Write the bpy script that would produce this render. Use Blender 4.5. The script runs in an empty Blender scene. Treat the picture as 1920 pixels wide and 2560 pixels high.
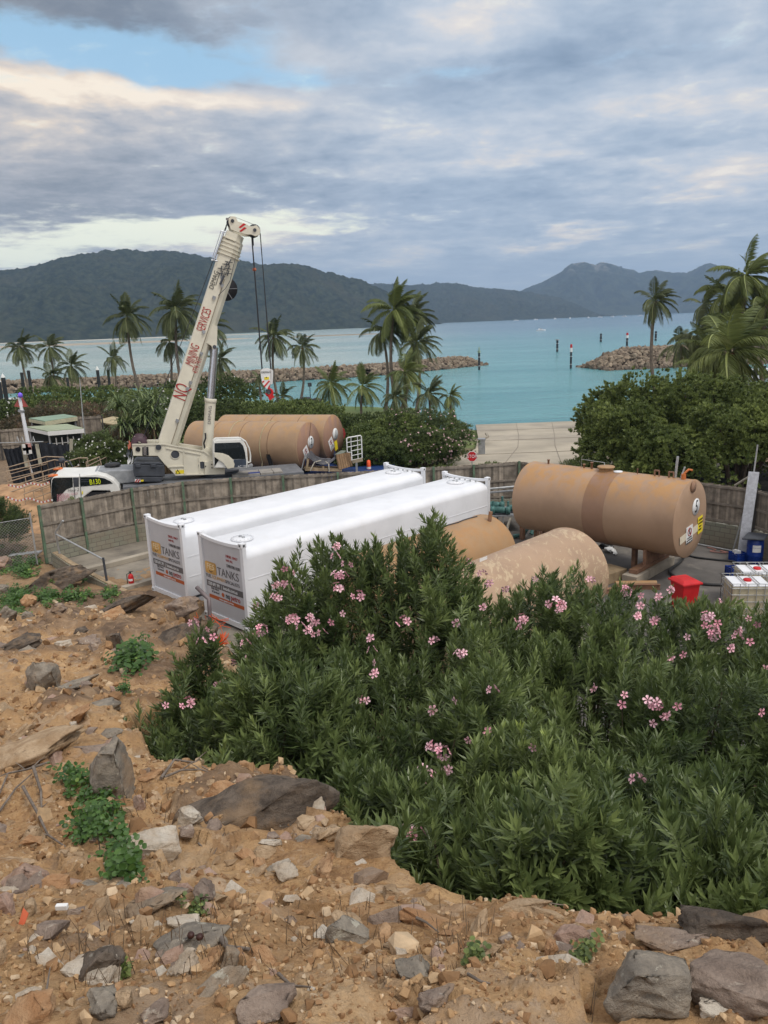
import bpy, bmesh, math, random
import numpy as np
from mathutils import Vector, Matrix, Euler
SC = bpy.context.scene
COL = SC.collection
PI = math.pi
rng = np.random.default_rng(7)
random.seed(7)

# ------------------------------------------------------------------ camera
CAM_H = 9.2; PITCH = .242; ROLL = .037; FPX = 1924.0
c_f = np.array([0, math.cos(PITCH), -math.sin(PITCH)]); _r = np.array([1., 0, 0]); _u = np.cross(_r, c_f)
c_r = math.cos(ROLL)*_r - math.sin(ROLL)*_u; c_u = math.cos(ROLL)*_u + math.sin(ROLL)*_r
cam = bpy.data.cameras.new('camera'); cam_o = bpy.data.objects.new('camera', cam); COL.objects.link(cam_o)
m = Matrix.Identity(4)
for i in range(3):
    m[i][0] = c_r[i]; m[i][1] = c_u[i]; m[i][2] = -c_f[i]
m[2][3] = CAM_H
cam_o.matrix_world = m
cam.sensor_fit = 'VERTICAL'; cam.sensor_height = 24; cam.sensor_width = 18; cam.lens = 24*FPX/2560
cam.clip_start = .05; cam.clip_end = 30000
SC.camera = cam_o
SC.view_settings.view_transform = 'Standard'; SC.view_settings.look = 'None'
SC.view_settings.exposure = 0.22; SC.view_settings.gamma = 1
SC.cycles.volume_bounces = 0
SC.cycles.max_bounces = 6; SC.cycles.diffuse_bounces = 3; SC.cycles.transparent_max_bounces = 8
SC.cycles.use_denoising = True

# ------------------------------------------------------------------ node maths for the sky
SUN_EL = math.radians(56); SUN_AZ = math.radians(128)      # azimuth from +Y towards +X: behind the camera, to the right
class NX:
    def __init__(s, nt): s.nt = nt
    def n(s, t, **kw):
        x = s.nt.nodes.new(t)
        for k, v in kw.items(): setattr(x, k, v)
        return x
    def put(s, sock, v):
        if isinstance(v, bpy.types.NodeSocket): s.nt.links.new(v, sock)
        elif v is not None:
            if hasattr(sock, 'default_value'):
                try: sock.default_value = v
                except Exception: sock.default_value = (*v, 1.0)
    def m(s, op, a, b=None, c=None, clamp=False):
        x = s.n('ShaderNodeMath', operation=op, use_clamp=clamp)
        s.put(x.inputs[0], a)
        if b is not None: s.put(x.inputs[1], b)
        if c is not None: s.put(x.inputs[2], c)
        return x.outputs[0]
    def noise(s, vec, scale, detail=4, rough=.55, dist=0.0):
        x = s.n('ShaderNodeTexNoise'); s.put(x.inputs['Vector'], vec)
        x.inputs['Scale'].default_value = scale; x.inputs['Detail'].default_value = detail
        x.inputs['Roughness'].default_value = rough; x.inputs['Distortion'].default_value = dist
        return x.outputs['Fac']
    def mix(s, f, a, b, mode='MIX'):
        x = s.n('ShaderNodeMix', data_type='RGBA', blend_type=mode, clamp_factor=True)
        s.put(x.inputs[0], f)
        for i, v in ((6, a), (7, b)):
            s.put(x.inputs[i], v if isinstance(v, bpy.types.NodeSocket) else (*v[:3], 1.0))
        return x.outputs[2]
    def ramp(s, f, stops):
        x = s.n('ShaderNodeValToRGB'); s.put(x.inputs[0], f); cr = x.color_ramp
        while len(cr.elements) > 1: cr.elements.remove(cr.elements[-1])
        for i, (p, c) in enumerate(stops):
            e = cr.elements[0] if i == 0 else cr.elements.new(p)
            e.position = p; e.color = (*c, 1) if len(c) == 3 else c
        return x.outputs[0]
    def rng(s, f, a, b, c=0.0, d=1.0, smooth=True):
        x = s.n('ShaderNodeMapRange'); x.interpolation_type = 'SMOOTHSTEP' if smooth else 'LINEAR'
        s.put(x.inputs[0], f); x.inputs[1].default_value = a; x.inputs[2].default_value = b
        x.inputs[3].default_value = c; x.inputs[4].default_value = d
        return x.outputs[0]
def srgb(r, g, b):
    return tuple((v/255/12.92 if v/255 <= .04045 else ((v/255+.055)/1.055)**2.4) for v in (r, g, b))

world = bpy.data.worlds.new('World'); SC.world = world; world.use_nodes = True
wt = world.node_tree; wt.nodes.clear(); W = NX(wt)
tc = W.n('ShaderNodeTexCoord').outputs['Generated']
sep = W.n('ShaderNodeSeparateXYZ'); W.put(sep.inputs[0], tc)
X, Y, Z = sep.outputs
az = W.m('ARCTAN2', X, Y); el = W.m('ARCSINE', Z)
zc = W.m('MAXIMUM', Z, 0.0)
inv = W.m('DIVIDE', 1.0, W.m('ADD', zc, .10))
cu = W.m('MULTIPLY', X, inv); cv = W.m('MULTIPLY', Y, inv)
comb = W.n('ShaderNodeCombineXYZ'); W.put(comb.inputs[0], cu); W.put(comb.inputs[1], cv); W.put(comb.inputs[2], 0.0)
deck = comb.outputs[0]
n1 = W.noise(deck, .8, 6, .58, .35); n2 = W.noise(deck, 2.6, 6, .6, .3); n3 = W.noise(deck, .28, 3, .5); n4 = W.noise(deck, 7.5, 6, .62, .25)
# wobble for the cloud banks so that their edges are ragged
wx = W.m('MULTIPLY', W.m('SUBTRACT', n2, .5), .10); wy = W.m('MULTIPLY', W.m('SUBTRACT', n1, .5), .11)
azw = W.m('ADD', az, wx); elw = W.m('ADD', el, wy)
def bank(a, e, sa, se, k=1.0, p=1.6, tilt=0.0):
    """soft cloud bank centred on azimuth a, elevation e (degrees), half widths sa, se"""
    a, e, sa, se = [math.radians(v) for v in (a, e, sa, se)]
    da = W.m('SUBTRACT', azw, a); de = W.m('SUBTRACT', elw, e)
    if tilt: de = W.m('SUBTRACT', de, W.m('MULTIPLY', da, tilt))
    d = W.m('ADD', W.m('POWER', W.m('ABSOLUTE', W.m('DIVIDE', da, sa)), 2.0), W.m('POWER', W.m('ABSOLUTE', W.m('DIVIDE', de, se)), 2.0))
    g = W.m('EXPONENT', W.m('MULTIPLY', d, -1.0))
    return W.m('MULTIPLY', g, k)
def addup(*v):
    r = v[0]
    for x in v[1:]: r = W.m('ADD', r, x)
    return r
def bankp(px, py, sx, sy, k=1.0, tilt=0.0):
    d = c_r*(px-960)/FPX - c_u*(py-1280)/FPX + c_f; d = d/np.linalg.norm(d)
    return bank(math.degrees(math.atan2(d[0], d[1])), math.degrees(math.asin(d[2])), sx/33.6, sy/33.6*.85, k, tilt=tilt)
nish = W.n('ShaderNodeTexSky', sky_type='NISHITA'); nish.sun_disc = False
nish.sun_elevation = SUN_EL; nish.sun_rotation = SUN_AZ; nish.air_density = 1.0; nish.dust_density = 1.5; nish.ozone_density = 2.0
blue_sky = W.mix(1.0, nish.outputs[0], (.10, .105, .11), 'MULTIPLY')
blue_sky = W.mix(.7, blue_sky, srgb(168, 212, 240))
# light and shade of the cloud deck
tex = W.m('ADD', W.m('MULTIPLY', W.m('SUBTRACT', n1, .5), 1.0), W.m('MULTIPLY', W.m('SUBTRACT', n2, .5), .75))
lum = addup(.50, tex, W.m('MULTIPLY', W.m('SUBTRACT', n3, .5), .32), W.m('MULTIPLY', W.m('SUBTRACT', n4, .5), .55),
    bankp(120, 215, 460, 42, .50, -.06), bankp(300, 300, 420, 60, .12), bankp(560, 250, 260, 30, .22, -.1), bankp(1500, 285, 420, 55, .30), bankp(1750, 415, 420, 35, .30, .05),
    bankp(1230, 400, 300, 35, .14), bankp(1180, 60, 200, 110, .26), bankp(720, 110, 130, 90, .16), bankp(1880, 60, 200, 60, .18), bankp(600, 570, 240, 34, .55, .06),
    bankp(1420, 595, 130, 14, .42, .12), bankp(1750, 600, 220, 16, .22, .05), bankp(1050, 630, 160, 16, .22), bankp(200, 670, 220, 18, .35, .14),
    bankp(330, 50, 300, 70, -.42), bankp(300, 450, 560, 70, -.16), bankp(80, 520, 460, 30, -.14), bankp(1150, 240, 200, 60, -.16), bankp(1180, 480, 600, 50, -.12), bankp(1550, 150, 500, 40, -.14))
warm = W.ramp(lum, [(0, srgb(118, 126, 138)), (.25, srgb(141, 147, 156)), (.48, srgb(168, 170, 176)), (.68, srgb(200, 194, 190)), (.85, srgb(230, 214, 196)), (1, srgb(248, 234, 214))])
cool = W.ramp(lum, [(0, srgb(122, 142, 166)), (.25, srgb(144, 162, 184)), (.48, srgb(167, 182, 200)), (.70, srgb(193, 201, 212)), (.88, srgb(220, 215, 212)), (1, srgb(240, 231, 220))])
cloud = W.mix(W.rng(az, -.42, .12), warm, cool)
# towards the horizon the deck thins to a pale blue grey
cloud = W.mix(W.rng(el, .0, .13, .78, .0), cloud, srgb(172, 188, 203))
gap = addup(bankp(130, 108, 400, 54, 1.35, -.08), bankp(430, 150, 200, 55, .9), bankp(640, 60, 110, 100, .55), bankp(850, 185, 130, 26, .5), bankp(1130, 190, 100, 24, .4), bankp(1500, 170, 360, 26, .45))
gapm = W.rng(addup(gap, W.m('MULTIPLY', W.m('SUBTRACT', n2, .53), 2.4), W.m('MULTIPLY', W.m('SUBTRACT', n4, .5), 1.2)), .25, 1.15, 0, .92)
skyc = W.mix(gapm, cloud, blue_sky)
low = addup(bankp(-60, 620, 380, 66, 1.4, .05), bankp(540, 570, 280, 30, 1.0, .05), bankp(830, 555, 180, 14, .5), bankp(330, 560, 180, 20, .6))
lowm = W.rng(addup(low, W.m('MULTIPLY', W.m('SUBTRACT', n2, .5), 2.2), W.m('MULTIPLY', W.m('SUBTRACT', n4, .5), 1.6)), .2, 1.35, 0, .95)
skyc = W.mix(lowm, skyc, (.98, 1.0, .80))
# unseen sky overhead and behind the camera, brightened to light the scene
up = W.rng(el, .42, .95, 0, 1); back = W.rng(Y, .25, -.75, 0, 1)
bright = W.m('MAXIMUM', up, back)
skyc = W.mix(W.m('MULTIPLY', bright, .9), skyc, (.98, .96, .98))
below = W.rng(Z, -.06, -.005, 1, 0)
skyc = W.mix(below, skyc, (.10, .10, .09))
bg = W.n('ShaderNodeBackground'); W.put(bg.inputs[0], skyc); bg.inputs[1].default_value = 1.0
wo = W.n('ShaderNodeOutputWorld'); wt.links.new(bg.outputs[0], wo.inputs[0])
world.cycles.sampling_method = 'MANUAL'; world.cycles.sample_map_resolution = 512


# ------------------------------------------------------------------ sun
sd = bpy.data.lights.new('sun', 'SUN'); sun = bpy.data.objects.new('sun', sd); COL.objects.link(sun)
sd.energy = 1.5; sd.angle = math.radians(14); sd.color = (1.0, .95, .88)
sv = Vector((math.sin(SUN_AZ)*math.cos(SUN_EL), math.cos(SUN_AZ)*math.cos(SUN_EL), math.sin(SUN_EL)))
sun.rotation_euler = sv.to_track_quat('Z', 'Y').to_euler(); sun.location = (20, -20, 40)

# ------------------------------------------------------------------ geometry helpers
def ray(px, py): return c_r*(px-960)/FPX - c_u*(py-1280)/FPX + c_f
def un(px, py, z=0.0):
    d = ray(px, py); t = (z-CAM_H)/d[2]; return Vector((d[0]*t, d[1]*t, z))
def at(px, py, Yd):
    d = ray(px, py); t = Yd/d[1]; return Vector((d[0]*t, Yd, CAM_H+d[2]*t))

def tag(o, label=None, cat=None, group=None, kind=None):
    if label: o['label'] = label
    if cat: o['category'] = cat
    if group: o['group'] = group
    if kind: o['kind'] = kind
    return o
def thing(name, label, cat, loc=(0, 0, 0), group=None, rz=0.0):
    o = bpy.data.objects.new(name, None); COL.objects.link(o); o.location = loc; o.rotation_euler = (0, 0, rz)
    o.empty_display_size = .2
    return tag(o, label, cat, group)
def link(name, me, parent=None, mat=None):
    o = bpy.data.objects.new(name, me); COL.objects.link(o)
    if mat:
        me.materials.clear(); me.materials.append(mat)
    if parent: attach(o, parent)
    return o
def attach(o, parent):
    # geometry is written in world coordinates: undo the parent's own placement
    o.parent = parent
    pm = world_of(parent)
    o.matrix_parent_inverse = pm.inverted()
def world_of(p):
    mtx = Matrix.LocRotScale(p.location, p.rotation_euler, p.scale)
    if p.parent: return world_of(p.parent) @ p.matrix_parent_inverse @ mtx
    return mtx
def copy_tree(o, loc, rz=0.0, label=None, scale=None):
    c = o.copy(); COL.objects.link(c); c.location = loc; c.rotation_euler = (0, 0, rz)
    if scale: c.scale = (scale,)*3
    if label: c['label'] = label
    def rec(src, dst):
        for ch in src.children:
            k = ch.copy(); COL.objects.link(k); k.parent = dst; k.matrix_parent_inverse = ch.matrix_parent_inverse.copy()
            rec(ch, k)
    rec(o, c)
    return c

def arrays_mesh(name, V, F, mat=None, rnd=None, smooth=False, parent=None):
    """V (n,3) F (m,3|4) arrays -> one mesh object"""
    V = np.asarray(V, np.float32); F = np.asarray(F, np.int32); k = F.shape[1]
    me = bpy.data.meshes.new(name)
    me.vertices.add(len(V)); me.vertices.foreach_set('co', V.ravel())
    me.loops.add(F.size); me.loops.foreach_set('vertex_index', F.ravel())
    me.polygons.add(len(F)); me.polygons.foreach_set('loop_start', np.arange(0, F.size, k, dtype=np.int32))
    try: me.polygons.foreach_set('loop_total', np.full(len(F), k, np.int32))
    except Exception: pass
    me.polygons.foreach_set('use_smooth', np.full(len(F), smooth))
    if rnd is not None:
        a = me.attributes.new('rnd', 'FLOAT', 'POINT'); a.data.foreach_set('value', np.asarray(rnd, np.float32))
    me.update(calc_edges=True)
    return link(name, me, parent, mat)

class MB:
    """collects faces with materials and builds ONE mesh object"""
    def __init__(s): s.v = []; s.f = []; s.sm = []
    def add(s, vs, fs, smooth=False):
        b = len(s.v); s.v += [tuple(v) for v in vs]
        s.f += [tuple(b+i for i in f) for f in fs]; s.sm += [smooth]*len(fs); return s
    def box(s, c, size, M=None):
        x, y, z = size[0]/2, size[1]/2, size[2]/2
        vs = [Vector((c[0]+a*x, c[1]+b*y, c[2]+d*z)) for a, b, d in
              ((-1,-1,-1),(1,-1,-1),(1,1,-1),(-1,1,-1),(-1,-1,1),(1,-1,1),(1,1,1),(-1,1,1))]
        if M: vs = [M @ v for v in vs]
        return s.add(vs, [(0,3,2,1),(4,5,6,7),(0,1,5,4),(1,2,6,5),(2,3,7,6),(3,0,4,7)])
    def bar(s, a, b, w, h=None, up=(0, 0, 1)):
        """rectangular bar from a to b, width w (sideways), height h"""
        a, b = Vector(a), Vector(b); d = (b-a).normalized(); h = h or w
        sd_ = d.cross(Vector(up))
        if sd_.length < 1e-4: sd_ = d.cross(Vector((1, 0, 0)))
        sd_.normalize(); u = sd_.cross(d)
        vs = [p+sd_*x*w/2+u*y*h/2 for p in (a, b) for x, y in ((-1,-1),(1,-1),(1,1),(-1,1))]
        return s.add(vs, [(0,1,2,3),(4,7,6,5),(0,4,5,1),(1,5,6,2),(2,6,7,3),(3,7,4,0)])
    def tube(s, pts, r, n=8, caps=True, smooth=True):
        pts = [Vector(p) for p in pts]; R = r if hasattr(r, '__len__') else [r]*len(pts)
        vs = []; fs = []; prev = None
        for i, p in enumerate(pts):
            d = (pts[min(i+1, len(pts)-1)]-pts[max(i-1, 0)]).normalized()
            ref = prev if prev is not None else (Vector((0, 0, 1)) if abs(d.z) < .9 else Vector((1, 0, 0)))
            a = (ref-d*ref.dot(d)).normalized(); b = d.cross(a); prev = a
            for k in range(n):
                t = 2*PI*k/n; vs.append(p+(a*math.cos(t)+b*math.sin(t))*R[i])
        for i in range(len(pts)-1):
            for k in range(n):
                fs.append((i*n+k, i*n+(k+1) % n, (i+1)*n+(k+1) % n, (i+1)*n+k))
        s.add(vs, fs, smooth)
        if caps:
            s.add(vs[:n], [tuple(range(n))[::-1]]); s.add(vs[-n:], [tuple(range(n))])
        return s
    def cyl(s, a, b, r, n=24, r2=None, smooth=True): return s.tube([a, b], [r, r if r2 is None else r2], n, True, smooth)
    def prism(s, pts, off):
        """planar polygon pts (3D) extruded by vector off"""
        n = len(pts); pts = [Vector(p) for p in pts]; off = Vector(off)
        vs = pts+[p+off for p in pts]
        return s.add(vs, [tuple(range(n)), tuple(range(2*n-1, n-1, -1))]+[(i, i+n, (i+1) % n+n, (i+1) % n) for i in range(n)])
    def lathe(s, prof, c, n=24, axis=None, smooth=True):
        """prof [(r,z)] about vertical axis at c (or along axis vector)"""
        ax = Vector(axis or (0, 0, 1)).normalized(); q = Vector((0, 0, 1)).rotation_difference(ax)
        vs = []; fs = []
        for r, z in prof:
            for k in range(n):
                t = 2*PI*k/n; vs.append(Vector(c)+q @ Vector((r*math.cos(t), r*math.sin(t), z)))
        for i in range(len(prof)-1):
            for k in range(n):
                fs.append((i*n+k, i*n+(k+1) % n, (i+1)*n+(k+1) % n, (i+1)*n+k))
        return s.add(vs, fs, smooth)
    def build(s, name, mat, parent=None, bevel=0.0):
        me = bpy.data.meshes.new(name); me.from_pydata([tuple(v) for v in s.v], [], s.f)
        me.polygons.foreach_set('use_smooth', s.sm)
        bm = bmesh.new(); bm.from_mesh(me); bmesh.ops.recalc_face_normals(bm, faces=bm.faces)
        if bevel: 
            es = [e for e in bm.edges if len(e.link_faces) == 2 and e.calc_face_angle(0) > .5 and e.calc_length() > bevel*3]
            bmesh.ops.bevel(bm, geom=es, offset=bevel, segments=2, affect='EDGES', profile=.6)
        bm.to_mesh(me); bm.free()
        return link(name, me, parent, mat)

def text(body, pos, xdir, up, size, mat, parent, name='lettering', sx=1.0, shear=0.0, ext=.003, align='LEFT', space=1.0):
    cu_ = bpy.data.curves.new(name, 'FONT'); cu_.body = body; cu_.size = size; cu_.extrude = ext; cu_.shear = shear
    cu_.align_x = align; cu_.align_y = 'CENTER'; cu_.resolution_u = 3; cu_.space_character = space; cu_.space_line = .8
    cu_.materials.append(mat)
    o = bpy.data.objects.new(name, cu_); COL.objects.link(o)
    x = Vector(xdir).normalized(); u = Vector(up).normalized(); n = x.cross(u).normalized(); u = n.cross(x)
    M = Matrix((x*sx, u, n)).transposed().to_4x4(); M.translation = Vector(pos)+n*.004
    o.parent = parent; o.matrix_parent_inverse = world_of(parent).inverted(); o.matrix_basis = M
    return o

# ------------------------------------------------------------------ numpy noise
def _h(ix, iy, iz, seed):
    n = (ix*374761393+iy*668265263+iz*2147483647*3+seed*974634777) & 0xffffffff
    n = ((n ^ (n >> 13))*1274126177) & 0xffffffff
    n = (n ^ (n >> 16)) & 0xffff
    return n/65535.0
def vnoise(x, y, z=0.0, seed=0):
    x, y = np.asarray(x, float), np.asarray(y, float); z = np.zeros_like(x)+z
    ix, iy, iz = [np.floor(v).astype(np.int64) for v in (x, y, z)]
    fx, fy, fz = x-ix, y-iy, z-iz
    fx, fy, fz = [t*t*(3-2*t) for t in (fx, fy, fz)]
    r = 0
    for a in (0, 1):
        for b in (0, 1):
            for c in (0, 1):
                r = r+_h(ix+a, iy+b, iz+c, seed)*(fx if a else 1-fx)*(fy if b else 1-fy)*(fz if c else 1-fz)
    return r*2-1
def fbm(x, y, z=0.0, o=4, seed=0, g=.5):
    r = 0; a = 1.; f = 1.
    for i in range(o):
        r = r+a*vnoise(np.asarray(x)*f, np.asarray(y)*f, np.asarray(z)*f, seed+i*17); a *= g; f *= 2.03
    return r

# ------------------------------------------------------------------ materials
def mat(name, col, rough=.7, var=.15, vscale=3.0, metal=0.0, spec=.3, bump=0.0, bscale=30.0, col2=None, split=(.45, .62), c2scale=4.0, detail=5, coord='Object', trans=0.0, attr=0.0, sheen=0):
    """principled surface: base colour broken up by noise, optional second colour in patches, optional bump"""
    M_ = bpy.data.materials.new(name); M_.use_nodes = True; nt = M_.node_tree; N = NX(nt)
    b = nt.nodes['Principled BSDF']; b.inputs['Roughness'].default_value = rough; b.inputs['Metallic'].default_value = metal
    b.inputs['Specular IOR Level'].default_value = spec
    co = N.n('ShaderNodeTexCoord').outputs[coord] if coord != 'World' else N.n('ShaderNodeNewGeometry').outputs['Position']
    c = tuple(col)
    f = N.noise(co, vscale, detail, .6)
    lo = tuple(v*(1-var) for v in c); hi = tuple(min(1, v*(1+var)) for v in c)
    out = N.mix(N.rng(f, .3, .7), lo, hi)
    if col2 is not None:
        f2 = N.noise(co, c2scale, 6, .65, .4)
        out = N.mix(N.rng(f2, split[0], split[1]), out, col2)
    if attr:
        A = N.n('ShaderNodeAttribute', attribute_name='rnd').outputs['Fac']
        out = N.mix(1.0, out, N.ramp(A, [(0, (1-attr,)*3), (1, (1+attr,)*3)]), 'MULTIPLY')
    N.put(b.inputs['Base Color'], out)
    if bump:
        bn = N.n('ShaderNodeBump'); bn.inputs['Strength'].default_value = bump; bn.inputs['Distance'].default_value = .02
        N.put(bn.inputs['Height'], N.noise(co, bscale, 6, .65)); N.put(b.inputs['Normal'], bn.outputs[0])
    if trans:
        b.inputs['Transmission Weight'].default_value = trans
    M_['N'] = 0
    return M_
def leafmat(name, dark, light, yellow=None, rough=.45, trans=.25, spec=.4):
    M_ = bpy.data.materials.new(name); M_.use_nodes = True; nt = M_.node_tree; N = NX(nt)
    b = nt.nodes['Principled BSDF']; b.inputs['Roughness'].default_value = rough; b.inputs['Specular IOR Level'].default_value = spec
    A = N.n('ShaderNodeAttribute', attribute_name='rnd').outputs['Fac']
    st = [(0, dark), (.7, tuple((a+c)/2 for a, c in zip(dark, light))), (.95, light)]
    if yellow: st += [(1.0, yellow)]
    c = N.ramp(A, st); N.put(b.inputs['Base Color'], c)
    tr = N.n('ShaderNodeBsdfTranslucent'); N.put(tr.inputs[0], c)
    mx = N.n('ShaderNodeMixShader'); mx.inputs[0].default_value = trans
    nt.links.new(b.outputs[0], mx.inputs[1]); nt.links.new(tr.outputs[0], mx.inputs[2])
    nt.links.new(mx.outputs[0], nt.nodes['Material Output'].inputs[0])
    return M_
white = mat('white_paint', (.75, .76, .78), .4, .05, .9, spec=.4, col2=(.68, .675, .66), split=(.58, .8), c2scale=.7)
white_shaded = mat('shaded_white_panel', (.50, .50, .52), .4, .04, 1.2, spec=.4)  # same white, darker: shade on the near ends put into the colour
black = mat('black_plastic', (.02, .02, .022), .5, .3)
dark = mat('dark_grey_steel', (.055, .06, .07), .55, .25, 2)
glass = mat('dark_glass', (.012, .016, .018), .08, .2, spec=.6)
grey = mat('grey_steel', (.30, .31, .32), .45, .2, 3, metal=.3)
chrome = mat('polished_steel', (.5, .52, .56), .22, .05, metal=.9)
cream = mat('crane_cream_paint', (.66, .62, .50), .4, .07, 1.3, spec=.45, col2=(.52, .46, .34), split=(.62, .85), c2scale=1.6)
creamr = mat('crane_cab_white', (.74, .73, .68), .35, .05, 2, spec=.45)
red = mat('red_paint', (.52, .02, .02), .4, .1)
redtext = mat('red_lettering', (.36, .03, .025), .5, .1)
blacktext = mat('black_lettering', (.015, .015, .015), .6, .1)
greytext = mat('grey_lettering', (.13, .12, .12), .6, .1)
whitetext = mat('white_lettering', (.75, .75, .75), .6, .02)
orange = mat('orange_vinyl', (.42, .10, .03), .5, .08)
gold = mat('gold_vinyl', (.55, .32, .10), .5, .25, 3)
goldt = mat('gold_lettering', (.55, .33, .14), .5, .1)
yellow = mat('yellow_vinyl', (.75, .60, .03), .5, .1)
hivis = mat('hi_vis_yellow', (.72, .85, .02), .5, .05)
blue = mat('blue_plastic', (.008, .035, .22), .35, .2)
green_paint = mat('green_paint', (.10, .16, .10), .7, .25, 3, col2=(.16, .15, .11), split=(.5, .7))
wood = mat('weathered_timber', (.235, .20, .16), .9, .35, 2.5, attr=.35, bump=.4, bscale=25)
rail_w = mat('rail_timber', (.22, .19, .155), .9, .3, 2.5, bump=.3, bscale=20)
pine = mat('raw_pine', (.33, .245, .15), .8, .2, 4)
conc = mat('old_concrete', (.33, .29, .23), .9, .22, .8, bump=.3, bscale=12, col2=(.15, .13, .10), split=(.52, .75), c2scale=.9)
rust = mat('brown_painted_steel', (.24, .135, .085), .65, .25, 3, col2=(.30, .16, .05), split=(.55, .7), c2scale=3)
rub = mat('black_rubber_hose', (.03, .03, .03), .5, .2)
galv = mat('galvanised_steel', (.42, .43, .43), .45, .15, 6, metal=.5)

# ------------------------------------------------------------------ hillside under the photographer
P_Y = [-30, -5, 0, 1.7, 3.5, 8, 15, 20, 25, 33, 60]; P_Z = [16, 8.4, 7.8, 7.4, 6.45, 4.95, 2.9, 1.45, 0.1, -.15, -.3]
EDGE = np.array([(-6.2, 24.6), (-6.6, 21.), (-4.5, 16.2), (-2.75, 12.1), (-2.1, 10.6), (-2.0, 9.2), (-2.95, 8.45), (-3.1, 7.5), (-2.46, 6.7), (-1.95, 5.75), (-1.33, 5.4), (-.83, 5.0), (-.34, 4.15), (-.07, 3.5), (.10, 2.95), (.41, 2.72), (.74, 2.42), (.96, 2.3), (1.3, 2.15), (3., 1.6), (9., .2)])
def edge_dist(x, y):
    """signed distance to the crest line of the bank, positive on the bush side"""
    x = np.asarray(x, float); y = np.asarray(y, float); best = np.full(x.shape, 1e9); sg = np.zeros(x.shape)
    for a, b in zip(EDGE[:-1], EDGE[1:]):
        d = b-a; t = np.clip(((x-a[0])*d[0]+(y-a[1])*d[1])/(d@d), 0, 1)
        qx, qy = x-(a[0]+t*d[0]), y-(a[1]+t*d[1]); r = np.hypot(qx, qy)
        cr = d[0]*qy-d[1]*qx
        u = r < best-1e-9; best = np.where(u, r, best); sg = np.where(u, np.where(cr > 0, 1, -1), sg)
    return best*sg
def slabs(x, y, cell, seed):
    """angular embedded plates: per cell a height, a tilt and a tone (Worley cells)"""
    wx = x+cell*.35*vnoise(x*2/cell, y*2/cell, 0, seed+1); wy = (y+cell*.35*vnoise(x*2/cell, y*2/cell, 7, seed+2))*1.25
    gx_, gy_ = np.floor(wx/cell).astype(np.int64), np.floor(wy/cell).astype(np.int64); best = np.full(x.shape, 1e9); H_ = np.zeros(x.shape); T_ = np.zeros(x.shape)
    for i in (-1, 0, 1):
        for j in (-1, 0, 1):
            a, b_ = gx_+i, gy_+j; cx, cy = (a+_h(a, b_, a*0, seed))*cell, (b_+_h(a, b_, a*0, seed+9))*cell; d = np.hypot(wx-cx, wy-cy); u = d < best
            h = _h(a, b_, a*0, seed+3); tx, ty = _h(a, b_, a*0, seed+4)-.5, _h(a, b_, a*0, seed+5)-.5
            H_ = np.where(u, h-.3+(tx*(wx-cx)+ty*(wy-cy))*1.6/cell, H_); T_ = np.where(u, _h(a, b_, a*0, seed+6), T_); best = np.where(u, d, best)
    return H_, T_
BED = [(-4.7, 14.6, 1.5, 2.6), (-7.3, 19.4, 2.3, 2.3), (-5.6, 16.6, 1.6, 1.6), (-11.0, 25.3, 3.0, 1.3), (-6.9, 13.2, .9, 1.3), (-3.3, 10.9, 1.0, 1.0), (-3.7, 8.9, .7, .6), (-.95, 4.75, .5, .35)]
def bedrock(x, y):
    m_ = np.zeros(np.shape(x)); nz = fbm(x*1.4, y*1.4, 3, 4, 88)
    for cx, cy, rx, ry in BED: m_ = np.maximum(m_, np.clip((1.15-np.hypot((x-cx)/rx, (y-cy)/ry)-.35*nz)*4, 0, 1))
    return m_
def slabmask(x, y): return np.clip(.35+fbm(x*.8, y*.8, 0, 3, 61)*1.3+.35*np.clip((-.4-x/np.maximum(y, 1)), 0, .4), 0, 1)*np.clip((27-y)/4, 0, 1)
def terr(x, y, rough=True):
    x = np.asarray(x, float); y = np.asarray(y, float)
    z = np.interp(y, P_Y, P_Z)
    s = edge_dist(x, y)
    drop = np.where(s > 0, 2.3*(1-np.exp(-s/.5))+.12*s, 0)
    z = z-drop
    if rough:
        k = np.clip((y-1)/6, .35, 1.0)*np.clip((27-y)/6, .15, 1)
        z = z+k*(.17*fbm(x*.55, y*.55, 0, 3, 3)+.07*np.abs(fbm(x*2.1+5, y*2.1, 0, 3, 9)))
        z = z+.026*fbm(x*6, y*6, 0, 5, 21, .62)
        # strata: shallow ledges across the slope
        w = fbm(x*.4+9, y*.4, 0, 3, 33); h = z*4.2+w*.9+x*.55; fr = h-np.floor(h)
        led = np.clip((fr-.62)/.22, 0, 1)-fr
        z = z+.055*led*np.clip((y-3)/4, .25, 1)*np.clip(.6+w, 0, 1)*np.clip((27-y)/4, 0, 1)
        mk = slabmask(x, y); bd = bedrock(x, y); u_ = x*.8+y*.5; z = z+bd*(.10+.16*np.abs(fbm(x*.9+3, y*.9, 0, 4, 45))+.07*(np.floor(u_*2.2+fbm(x, y, 0, 3, 4))-u_*2.2)*np.clip(y/10, .3, 1))
        for cell, amp in ((.62, .085), (.26, .040), (.11, .018)): z = z+amp*np.clip(y/5+.35, .5, 1.3)*mk*slabs(x, y, cell, int(cell*1000))[0]
    z = np.maximum(z, -.12)
    return z
nr, ncl = 560, 520
yy = np.concatenate([np.linspace(-4, .9, 20), np.geomspace(.95, 33, nr-20)])
tt = np.sinh(np.linspace(-2.2, 2.2, ncl))/math.sinh(2.2)
tt = np.where(tt < 0, tt*1.35, tt*1.35)
Yg, Tg = np.meshgrid(yy, np.linspace(-1, 1, ncl), indexing='ij')
Xg = np.where(Yg < 12, (np.abs(Yg)+2.6)*Tg*1.0, (12+2.6)*Tg+(Yg-12)*(Tg-.35)*.42)
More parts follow.
